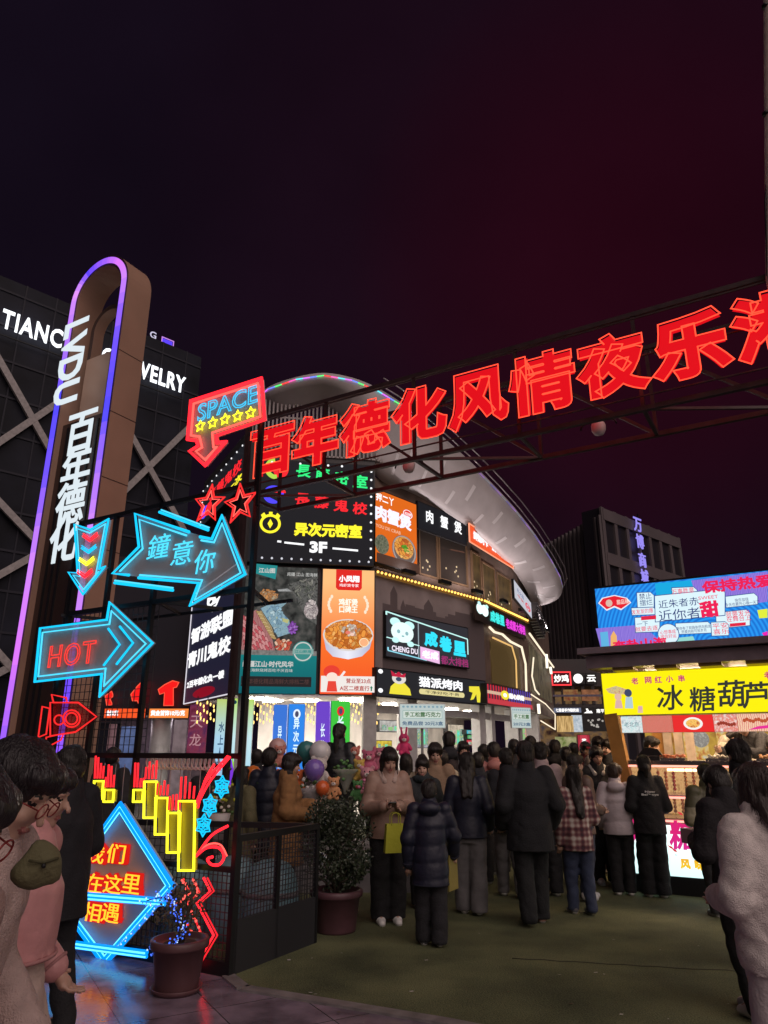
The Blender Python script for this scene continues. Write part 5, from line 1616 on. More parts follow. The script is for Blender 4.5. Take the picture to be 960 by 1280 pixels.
# dark red hanging with big characters, orange tickers and red ornaments on the annex
FLf = Frame(FL.o.x, FL.o.y, 0)
t, w, h = signbox(FLf, (235, 880, 948, 259, 878, 948), 'hanging_cloth', 'dark red hanging with pale brushed characters under the upright black board', 'hanging', EN('crimson_cloth', [(0.12, 0.01, 0.03), (0.26, 0.04, 0.09), (0.08, 0.02, 0.10)], 1.4, 0.6), off=0.5, depth=0.03, rim=0.005)
for k, ch in enumerate('天龙'): text(ch, E((0.55, 0.28, 0.32), 0.7), t, -w * 0.08, h * (0.66 - 0.33 * k), h * 0.22, y=-0.02, bold=0.01)
MB().bar((-w / 2 - 0.05, 0.0, h + 0.02), (w / 2 + 0.05, 0.0, h + 0.02), 0.05, 0.05, BLACK).build('top_rod', t)
for j, (u0, u1, tx, bg) in enumerate(((130, 182, '金饰/克', E((1.0, 0.10, 0.02), 0.85, True)), (186, 236, '黄金首饰10元/克', E((1.0, 0.28, 0.06), 0.85, True)))):
    t, w, h = signbox(FLf, (u0, 885, 898, u1, 885.5, 898), 'ticker_sign', ['red orange ticker strip under the point of the HOT arrow', 'orange ticker strip with white characters and an hourly price beneath the red ornament'][j] if j else 'red orange ticker strip just under the point of the HOT arrow', 'ticker sign', bg, off=0.3, rim=0.015)
    text(tx, WHITE, t, -w * 0.3 if j == 0 else -w * 0.02, h / 2, h * 0.62, w=w * (0.3 if j == 0 else 0.86), y=-0.03, bold=0.05)
for j, (pts, lab) in enumerate((([(198, 862), (206, 856), (216, 851), (224, 853), (221, 859), (217, 860), (217, 882), (205, 882), (206, 866), (200, 868)], 'solid red lit ornament like a crested bird standing on the orange ticker strip'), ([(164, 868), (172, 858), (180, 850), (184, 852), (183, 864), (180, 878), (176, 885), (172, 876), (166, 876)], 'red lit feathered ornament between the neon scaffold posts above the red ticker'), ([(132, 870), (140, 864), (142, 870), (138, 874), (141, 881), (134, 882)], 'small red lit ornament peeping out below the HOT arrow head'))):
    s, z = FLf.sz(pts[0][0], pts[-1][1], 0.3)
    t = fthing(FLf, s, z, 0.3, 'red_ornament', lab, 'neon ornament', 'red ornaments on the annex')
    MB().prism([(FLf.sz(u, v, 0.3)[0] - s, FLf.sz(u, v, 0.3)[1] - z) for u, v in pts], -0.03, 0.03, E((1.0, 0.012, 0.012), 0.85, True)).build('lit_body', t)
    m = MB()
    q = [(FLf.sz(u, v, 0.3)[0] - s, FLf.sz(u, v, 0.3)[1] - z) for u, v in pts]
    m.tube([(x, -0.04, zz) for x, zz in q], 0.02, E((1, 0.1, 0.05), 0.9), 5, True); m.build('edge_tube', t)
# things on show inside the shops
rs = random.Random(12)
shows = [(583, 605, 912, 918, (0.05, 0.5, 0.65)), (584, 604, 918, 924, (0.10, 0.45, 0.15)), (583, 606, 924, 932, (0.7, 0.05, 0.08)), (560, 580, 905, 935, (0.6, 0.5, 0.38)), (470, 490, 925, 938, (0.75, 0.55, 0.05)), (645, 668, 905, 930, (0.75, 0.25, 0.22)), (474, 508, 900, 915, (0.5, 0.48, 0.45)), (520, 535, 905, 935, (0.35, 0.35, 0.4))]
for j, (u0, u1, v0, v1, c) in enumerate(shows):
    fr = FC if u0 < 620 else FD
    t, w, h = signbox(fr, (u0, v0, v1, u1, v0 + 0.6, v1 + 0.4), 'shelf_display', ['turquoise lit shelf row inside the entrance behind the crowd', 'green lit shelf row between a turquoise and a red one', 'red lit shelf row below the green one inside the entrance', 'cream lit panel in the middle of the entrance', 'yellow lit counter front behind the plush toys', 'salmon slanted lit panel behind the crowd near the bend', 'pale grey wide lit header over the plush toys', 'grey blue lit doorway panel right of the raised price board post'][j].replace(' right of', ' beside'), 'shop display', EN('display%d' % j, [tuple(x * 0.5 for x in c), c, tuple(min(1, x * 1.3 + 0.05) for x in c)], 4, 0.75), off=-1.4 - 0.1 * j, depth=0.2, rim=0.02)
    m = MB()
    for k in range(4): m.rect(-w * 0.4 + w * 0.22 * k, h * 0.15, -w * 0.28 + w * 0.22 * k, h * rs.uniform(0.4, 0.85), -0.05, -0.005, EN('goods%d' % (k % 3), [tuple(rs.uniform(0.1, 0.9) for _ in range(3)) for _ in range(3)], 6, 0.7))
    m.build('goods', t)
# ------------------------------------------------------------------ the candied fruit stall
SX, SY = 3.03, 9.71
FSt = Frame(SX, SY, -30)
SL = 4.6
WOOD = M('varnished_wood', (0.50, 0.24, 0.06), 0.45, var=0.35, vscale=3)
PURP = M('purple_grey_fascia', (0.22, 0.17, 0.20), 0.45, var=0.15)
OCH = M('ochre_cladding', (0.36, 0.24, 0.06), 0.5, var=0.2)
st = thing('food_stall', 'candied fruit stall with a wooden corner post, lit counter and glazed case', 'stall', FSt.pt(0, 0), FSt.a)
LW = 1.45
for s in (0.22, SL - 0.2):
    m = MB(); m.bar((s - 0.26, 0.02, 2.1), (s - 0.04, 0.12, 0.0), 0.17, 0.17, WOOD); m.build('post', st)
    MB().rect(s - 0.1, 0, s + 0.05, 2.6, 1.8, 1.95, WOOD).build('post', st)
m = MB(); m.rect(-0.22, 2.66, SL + 0.2, 2.82, -0.35, 2.1, PURP); m.rect(-0.3, 2.84, SL + 0.3, 2.92, -0.45, 2.2, PURP); m.build('canopy', st)
m = MB()
for k in range(9): m.rect(0.1 + 0.52 * k, 2.62, 0.36 + 0.52 * k, 2.66, -0.3, 0.0, OCH)
m.build('canopy_batten', st)
MB().rect(-0.10, 0.0, SL, 0.2, 0.0, 0.7, BLACK).build('plinth', st)
MB().rect(-0.06, 0.2, SL, 0.8, 0.03, 0.7, GREY).build('counter_body', st)
WARM = E((1.0, 0.70, 0.45), 42.0, True)
# glazed case: two levels of goods, rose light lines, worktop
STEELB = M('brushed_steel', (0.45, 0.42, 0.42), 0.25, 0.9)
m = MB(); m.rect(-0.05, 1.47, SL, 1.52, 0.0, 0.72, STEELB); m.build('worktop', st)
m = MB()
for z in (1.10, 0.83): m.rect(-0.03, z, SL, z + 0.02, 0.06, 0.68, STEELB)
for s in (0.0, 1.15, 2.3, 3.45, SL - 0.02): m.rect(s, 0.82, s + 0.025, 1.47, 0.02, 0.05, STEELB)
m.build('case_frame', st)
m = MB()
for z in (1.455, 1.09, 0.82): m.bar((-0.03, 0.015, z), (SL, 0.015, z), 0.018, 0.022, E((1.0, 0.30, 0.24), 2.0, True))
m.build('rose_light_line', st)
MB().rect(0.0, 0.86, SL, 1.46, 0.66, 0.68, EN('case_back', [(0.35, 0.16, 0.05), (0.75, 0.42, 0.16), (0.5, 0.25, 0.08)], 9, 0.85)).build('case_back', st)  # this back panel glows by itself to brighten the case
GL = _new('clear_glass')
g_, gt_, gb_ = GL
gb_.inputs['Base Color'].default_value = (1, 0.95, 0.92, 1); gb_.inputs['Alpha'].default_value = 0.10; gb_.inputs['Roughness'].default_value = 0.05
MB().rect(0.0, 0.86, SL, 1.45, 0.03, 0.036, g_).build('case_glass', st)
# interior
MB().rect(0.0, 0.0, SL, 2.62, 1.9, 1.96, EN('stall_back', [(0.55, 0.28, 0.04), (0.85, 0.52, 0.08), (0.40, 0.16, 0.03)], 1.6, 0.5)).build('back_wall', st)
m = MB()
rs = random.Random(21)
for k in range(9):
    x = 0.55 + 0.45 * k
    m.rect(x, rs.uniform(1.5, 1.62), x + rs.uniform(0.2, 0.38), rs.uniform(1.78, 1.95), 1.86, 1.895, EN('menu%d' % (k % 4), [(0.6, 0.1, 0.04), (0.9, 0.6, 0.15), (0.8, 0.75, 0.6)], 7 + k % 4, 0.6)).build('menu_board', st); m = MB()
m = MB(); m.disc(1.42, 1.8, 0.13, 0.13, 1.85, 1.88, EN('fruit_print', [(0.8, 0.25, 0.08), (0.9, 0.5, 0.2), (0.6, 0.1, 0.05)], 14, 0.7)).build('menu_board', st)
m = MB(); m.disc(0.78, 1.8, 0.12, 0.12, 1.85, 1.88, EN('tub_print', [(0.5, 0.5, 0.46), (0.3, 0.28, 0.26), (0.7, 0.68, 0.6)], 10, 0.6))
m.build('menu_board', st)
for k in range(4):
    MB().box((0.7 + 1.1 * k, 0.9, 2.6), (0.8, 0.2, 0.04), WARM).build('ceiling_lamp', st)
MB().box((0.85, 0.5, 1.4), (0.7, 0.05, 0.03), E((1.0, 0.5, 0.25), 7.0, True)).build('case_lamp', st)
m = MB()
for k in range(3):
    m.rect(0.28 + 0.16 * k, 1.1, 0.40 + 0.16 * k, 1.92, 1.75 - 0.05 * k, 1.78 - 0.05 * k, M('pale_curtain', (0.45, 0.36, 0.28), 0.7, var=0.3))
m.build('side_panel', st)
# goods: skewers of candied fruit, standing in rows in the case
def skewer(label, c, rows):
    t = thing('candied_skewer', label, 'skewer', (0, 0, 0), 0, 'candied skewers in the glazed case')
    m = MB(); m.tube([(0, 0, 0), (0, 0.03, 0.3)], 0.004, M('bamboo', (0.5, 0.36, 0.2), 0.6), 5); m.build('stick', t)
    m = MB()
    for k in range(5): m.ell((0, 0.006 + 0.005 * k, 0.06 + 0.045 * k), (0.022, 0.022, 0.024), c, 8, 6)
    m.build('fruit', t)
    return t
SUG = [M('sugar_red', (0.55, 0.03, 0.015), 0.12, coat=0.6), M('sugar_orange', (0.75, 0.25, 0.03), 0.12, coat=0.6), M('sugar_gold', (0.8, 0.5, 0.08), 0.15, coat=0.6)]
pr = [skewer('candied fruit skewer of red sugared balls standing in the glazed case', SUG[0], 0), skewer('candied fruit skewer of orange sugared balls standing in the glazed case', SUG[1], 0), skewer('candied fruit skewer of golden sugared balls standing in the glazed case', SUG[2], 0)]
first = [True] * 3
for k in range(30):
    q = k % 3 if k % 5 else (k // 5) % 3
    p = FSt.pt(0.12 + 0.055 * k, 1.125 if k % 2 else 0.855, -0.16 - 0.1 * (k % 3))
    if first[q]: pr[q].location = p; pr[q].rotation_euler = (0, 0, FSt.a); first[q] = False
    else: dup(pr[q], p, FSt.a)
# trays of snacks on the worktop
for j, (s, c, lab) in enumerate(((0.62, (0.7, 0.2, 0.08), 'pink food tray on the stall worktop in front of the dark scale'), (1.18, (0.55, 0.5, 0.4), 'cream snack tray on the stall worktop beside the bent worker'), (1.75, (0.6, 0.3, 0.1), 'brown snack tray on the stall worktop behind the queue'))):
    t = thing('food_tray', lab, 'tray', FSt.pt(s, 1.52, -0.25), FSt.a)
    MB().rect(-0.16, 0, 0.16, 0.03, -0.1, 0.1, STEELB).build('tray', t)
    m = MB()
    for k in range(22): m.ell((rs.uniform(-.14, .14), rs.uniform(-.08, .08), 0.035 + rs.uniform(0, 0.03)), (0.022, 0.02, 0.016), M('snack%d' % j, c, 0.4), 7, 5)
    m.build('snack', t)
t = thing('weighing_scale', 'black weighing scale with a sloping head on the stall worktop', 'scale', FSt.pt(0.36, 1.52, -0.2), FSt.a)
MB().rect(-0.13, 0, 0.13, 0.05, -0.13, 0.13, M('black_plastic', (0.02, 0.02, 0.022), 0.35)).build('base', t)
m = MB(); m.prism([(-0.16, 0.05), (0.16, 0.05), (0.10, 0.14), (-0.06, 0.16)], -0.03, 0.06, M('black_plastic', None)); m.build('head', t)
MB().rect(-0.1, 0.052, 0.1, 0.06, -0.12, -0.05, STEELB).build('pan', t)
# lit front of the counter
t, w, h = signbox(FSt, (0, 0, 0, 0, 0, 0), 'counter_light_box', 'pale aqua lit counter front with a big brushed magenta character', 'light box', None) if False else (None, 0, 0)
t = fthing(FSt, SL / 2, 0.21, 0.0, 'counter_light_box', 'pale aqua lit counter front with a big brushed magenta character', 'light box')
w, h = SL - 0.02, 0.57
MB().rect(-w / 2, 0, w / 2, h, 0, 0.025, GREY).build('housing', t)
MB().rect(-w / 2, 0.005, w / 2, h - 0.005, -0.012, -0.002, RAMP('aqua_ink', [(0, (0.60, 0.9, 0.88)), (0.5, (0.72, 0.97, 0.95)), (1, (0.85, 0.98, 0.95))], 2, 0, 0.57, 1.25, True)).build('panel', t)
MGT = RAMP('magenta_ink', [(0, (0.45, 0.06, 0.75)), (0.4, (0.75, 0.03, 0.35)), (1, (0.8, 0.02, 0.2))], 2, 0.05, 0.5, 0.8)
def lx(u, v): s, z = FSt.sz(u, v); return s - SL / 2, z - 0.21
for ch, u, v in (('冰', 806, 1040), ('糖', 855, 1044), ('葫', 905, 1046), ('芦', 955, 1050)):
    x, z = lx(u, v); text(ch, MGT, t, x, z, 0.33, y=-0.02, bold=0.028, shear=0.12, name='character')
for ch, u, v in (('风', 857, 1080), ('味', 875, 1081), ('好', 893, 1082), ('吃', 911, 1083)):
    x, z = lx(u, v); text(ch, RAMP('fire_ink', [(0, (0.8, 0.05, 0.02)), (0.5, (0.95, 0.6, 0.02)), (1, (0.9, 0.45, 0.02))], 2, 0.02, 0.2, 0.9), t, x, z, 0.115, y=-0.02, bold=0.06, name='character')
m = MB()
for k in range(90):
    x, z = rs.uniform(-w / 2 + .02, w / 2 - .02), rs.uniform(0.03, h - 0.03)
    m.prism([(x, z), (x + rs.uniform(.01, .03), z + rs.uniform(-.008, .012)), (x + 0.008, z + 0.01)], -0.016, -0.013, E((0.35, 0.6, 0.62), 0.6))
for (u, v) in ((838, 1058), (843, 1062), (825, 1018), (850, 1016), (880, 1020)):
    x, z = lx(u, v); m.prism([(x - .03, z + .015), (x + .02, z), (x + .035, z - .025), (x, z - .02)], -0.017, -0.013, E((0.75, 0.04, 0.06), 0.8))
m.build('printed_fleck', t)
# yellow fascia banner
s0, s1, z0, z1 = -0.12, 2.75, 2.07, 2.625
t = fthing(FSt, (s0 + s1) / 2, z0, 0.03, 'banner_sign', 'bright yellow lit banner with brushed dark characters over the candied fruit counter', 'sign')
w, h = s1 - s0, z1 - z0
MB().rect(-w / 2, 0, w / 2, h, 0, 0.06, GREY).build('housing', t)
MB().rect(-w / 2 + 0.01, 0.01, w / 2 - 0.01, h - 0.01, -0.012, -0.002, E((0.93, 0.80, 0.005), 0.98, True)).build('panel', t)
def yx(u, v): s, z = FSt.sz(u, v, 0.03); return s - (s0 + s1) / 2, z - z0
Z8 = lambda X, Y: (720 + X / 4.0, 820 + Y / 4.0)
INK = E((0.035, 0.04, 0.03), 0.9)
for ch, X, Y, hh in (('冰', 472, 208, 0.31), ('糖', 632, 215, 0.30), ('葫', 778, 188, 0.32), ('芦', 900, 195, 0.31)):
    x, z = yx(*Z8(X, Y)); text(ch, INK, t, x, z, hh, y=-0.018, bold=0.016, shear=0.14, name='character', rot=R(1.5))
for ch, X, Y in (('老', 295, 125), ('网', 362, 121), ('红', 412, 118), ('小', 468, 115), ('串', 528, 112), ('老', 960, 96)):
    x, z = yx(*Z8(X, Y)); text(ch, E((0.65, 0.03, 0.2), 0.8), t, x, z, 0.085, y=-0.018, bold=0.03, name='character')
m = MB()
def yp(pts, mat, y): m.prism([yx(*Z8(*p)) for p in pts], y, y + 0.002, mat)
yp([(150, 165), (200, 150), (250, 165), (262, 190), (210, 195), (165, 185)], EN('bloom_print', [(0.7, 0.3, 0.25), (0.9, 0.75, 0.3), (0.5, 0.45, 0.4)], 22, 0.7), -0.016)
for X, Y, rr, c in ((212, 205, 17, (0.85, 0.55, 0.42)), (262, 185, 18, (0.06, 0.08, 0.16)), (322, 262, 10, (0.8, 0.45, 0.5))):
    x, z = yx(*Z8(X, Y)); m.disc(x, z, rr / 4 * 0.0105, rr / 4 * 0.0112, -0.019, -0.017, E(c, 0.8))
yp([(200, 222), (228, 222), (236, 262), (196, 262)], E((0.8, 0.5, 0.45), 0.8), -0.018)
yp([(250, 205), (282, 205), (288, 262), (246, 262)], E((0.5, 0.68, 0.75), 0.8), -0.018)
yp([(312, 250), (334, 250), (336, 285), (310, 285)], E((0.85, 0.6, 0.4), 0.8), -0.018)
m.build('printed_children', t)
# strip of food pictures under it
z0, z1 = 1.855, 2.065
t = fthing(FSt, 1.4, z0, 0.0, 'picture_strip', 'red and white strip of fried snack pictures under the yellow banner', 'sign')
w, h = 2.64, z1 - z0
MB().rect(-w / 2, 0, w / 2, h, 0, 0.04, GREY).build('housing', t)
parts_ = [(0.0, 0.10, EN('aqua_strip', [(0.5, 0.75, 0.75), (0.8, 0.85, 0.85), (0.4, 0.5, 0.55)], 12, 0.85, sample=True)), (0.10, 0.24, EN('snack_a', [(0.75, 0.04, 0.04), (0.9, 0.6, 0.45), (0.45, 0.05, 0.03)], 10, 0.85, 'wave', stretch=(1, 1, 2))), (0.24, 0.42, E((0.85, 0.03, 0.03), 0.85)), (0.42, 0.52, EN('snack_b', [(0.85, 0.75, 0.7), (0.8, 0.2, 0.15), (0.9, 0.85, 0.8)], 10, 0.85)), (0.52, 0.70, EN('snack_c', [(0.9, 0.55, 0.3), (0.85, 0.8, 0.7), (0.75, 0.15, 0.1)], 7, 0.9, 'wave')), (0.70, 0.86, E((0.85, 0.03, 0.03), 0.85)), (0.86, 1.0, EN('snack_b', None))]
for k, (a_, b_, mt) in enumerate(parts_):
    MB().rect(-w / 2 + a_ * w, 0.004, -w / 2 + b_ * w - 0.004, h - 0.004, -0.008, -0.002, mt).build('picture_panel', t)
m = MB()
for a_, rr in ((0.33, 0.075), (0.78, 0.07)):
    x = -w / 2 + a_ * w
    m.disc(x, h / 2, rr * 1.5, rr, -0.012, -0.009, E((0.92, 0.88, 0.85), 0.9)); m.disc(x, h / 2, rr * 1.1, rr * 0.7, -0.016, -0.013, EN('snack_d', [(0.85, 0.3, 0.05), (0.95, 0.6, 0.15), (0.5, 0.08, 0.03)], 16, 0.9))
for k in range(7): m.ell((-w / 2 + w * (0.44 + 0.011 * k), -0.012, h * (0.45 + 0.06 * math.sin(k))), (0.018, 0.006, 0.022), E((0.35, 0.05, 0.03), 0.8), 8, 5)
for k in range(10): m.ell((-w / 2 + w * (0.55 + 0.012 * k), -0.012, h * (0.62 + 0.06 * math.sin(k * 1.7))), (0.02, 0.006, 0.022), E((0.55, 0.10, 0.04), 0.8), 8, 5)
m.prism([(-w / 2 + w * .56, 0.02), (-w / 2 + w * .70, 0.05), (-w / 2 + w * .70, 0.09), (-w / 2 + w * .6, 0.06)], -0.014, -0.011, E((0.8, 0.03, 0.3), 0.9))
m.build('snack_picture', t)
text('老北京', E((0.15, 0.3, 0.35), 0.7), t, -w / 2 + 0.13, h / 2, 0.06, y=-0.014)
# video screen on the stall roof
s0, s1, z0, z1 = -0.09, 2.72, 2.92, 3.775
t = fthing(FSt, (s0 + s1) / 2, z0, 0.02, 'video_screen', 'wide blue and violet video screen on the stall roof with a white speech card', 'screen')
w, h = s1 - s0, z1 - z0
MB().rect(-w / 2 - 0.03, -0.02, w / 2 + 0.03, h + 0.03, 0, 0.22, BLACK).build('housing', t)
BG = EN('blue_rings', [(0.01, 0.16, 0.62), (0.02, 0.30, 0.85)], 3.2, 0.95, 'rings', sample=True)
MB().rect(-w / 2, 0, w / 2, h, -0.008, -0.002, BG).build('panel', t)
def vx(X, Y):
    s, z = FSt.sz(730 + X / 4.174, 690 + Y / 4.174, 0.02); return s - (s0 + s1) / 2, z - z0
m = MB(); yy = [-0.010]
def vp(pts, mat):
    yy[0] -= 0.0006; m.prism([vx(*p) for p in pts], yy[0], yy[0] + 0.0004, mat)
def card(x0, y0, x1, y1, sl=-14):
    k = sl / 230.0
    def c(d): return [(x0 - d, y0 - d), (x1 - 18, y0 + (x1 - x0) * k - d), (x1 + d, y0 + (x1 - x0) * k + 16), (x1 + d, y1 + (x1 - x0) * k + d), (x0 - d + 4, y1 + d)]
    vp(c(4), E((0.05, 0.12, 0.35), 0.8)); vp(c(0), E((0.68, 0.86, 0.92), 0.95))
def vt(body, X, Y, hp, wp, col, **k):
    x, z = vx(X, Y); text(body, col, t, x, z, hp / 4.174 * 0.0112, w=None if wp is None else wp / 4.174 * 0.0108, y=-0.045, depth=0.002, rot=R(0.5), **k)
VIOB = EN('violet_wave', [(0.20, 0.13, 0.62), (0.32, 0.22, 0.75)], 9, 0.9, 'wave', stretch=(1, 1, 0.1))
vp([(62, 400), (300, 380), (420, 480), (420, 508), (95, 525)], VIOB); vp([(560, 150), (958, 102), (958, 260), (640, 300), (560, 230)], VIOB)
vp([(370, 165), (560, 148), (580, 215), (380, 240)], E((0.01, 0.40, 0.75), 0.9)); vp([(470, 450), (570, 440), (590, 492), (470, 500)], E((0.30, 0.68, 0.62), 0.9))
vp([(85, 420), (125, 415), (135, 520), (95, 524)], E((0.12, 0.45, 0.75), 0.9)); vp([(140, 440), (155, 412), (172, 438), (176, 514), (140, 518)], E((0.85, 0.45, 0.15), 0.9))
vp([(75, 268), (95, 240), (160, 225), (225, 240), (248, 265), (195, 305), (160, 290), (120, 308)], E((0.85, 0.85, 0.9), 0.9)); vp([(82, 268), (100, 244), (160, 230), (222, 244), (240, 266), (195, 297), (160, 282), (120, 300)], E((0.75, 0.015, 0.03), 0.95))
for q in ((132, 268, 20, (0.8, 0.55, 0.45)),):
    x, z = vx(q[0], q[1]); yy[0] -= 0.0006; m.disc(x, z, 0.045, 0.05, yy[0], yy[0] + 0.0004, E(q[3], 0.8))
card(278, 215, 365, 290, -8); card(460, 190, 590, 225, -10); card(740, 235, 905, 290, -24); card(250, 295, 380, 330, -8); card(268, 345, 395, 420, -8); card(690, 320, 865, 400, -22); card(480, 375, 665, 430, -10); card(665, 370, 755, 438, -8)
x, z = vx(442, 430); yy[0] -= 0.0012; m.disc(x, z, 0.135, 0.14, yy[0] + 0.0006, yy[0] + 0.001, E((0.05, 0.12, 0.35), 0.8)); m.disc(x, z, 0.125, 0.13, yy[0], yy[0] + 0.0004, E((0.7, 0.85, 0.92), 0.95))
card(372, 232, 735, 365, -22)
vp([(300, 338), (378, 332), (378, 352), (300, 358)], E((0.75, 0.02, 0.06), 0.9)); vp([(762, 375), (845, 368), (845, 384), (762, 392)], E((0.75, 0.02, 0.06), 0.9)); vp([(905, 305), (958, 298), (958, 345), (915, 348)], E((0.75, 0.85, 0.05), 0.9))
vp([(930, 425), (958, 415), (958, 445), (940, 440)], E((0.85, 0.02, 0.45), 0.9))
m.build('screen_picture', t)
NV = E((0.03, 0.05, 0.22), 0.8); RD_ = E((0.80, 0.015, 0.09), 0.95)
vt('近朱者赤', NV, 0, 0, 0, 0) if False else None
vt('近朱者赤', 495, 268, 40, 190, NV, bold=0.0); vt('近你者', 500, 328, 54, 195, NV, bold=0.0); vt('甜', 655, 300, 78, 88, RD_, bold=0.05); vt('SWEET', 650, 240, 16, 90, RD_)
vt('保持热爱', 800, 170, 62, 320, RD_, bold=0.04); vt('奔赴山海', 292, 485, 58, 268, RD_, bold=0.04)
vt('禁止\n摆烂', 325, 250, 62, 62, NV); vt('万事胜意', 518, 206, 26, 105, RD_); vt('发发发的爆', 308, 312, 24, 105, RD_)
vt('一下', 308, 378, 22, 55, NV); vt('就要去逐', 330, 402, 24, 110, RD_); vt('就要发光', 805, 325, 28, 105, RD_); vt('在舞台上', 808, 350, 24, 105, RD_)
vt('快乐加倍\n今天也要开心噢一天了', 825, 262, 34, 150, NV); vt('愿你有了前路依然向前走\n热爱向前可抵岁月', 575, 405, 32, 160, NV); vt('平安\n喜乐', 715, 402, 52, 70, RD_); vt('心想事成\n接住好运', 442, 430, 40, 75, RD_)
vt('甜品铺', 205, 262, 24, 60, E((1, 0.9, 0.8), 0.9))
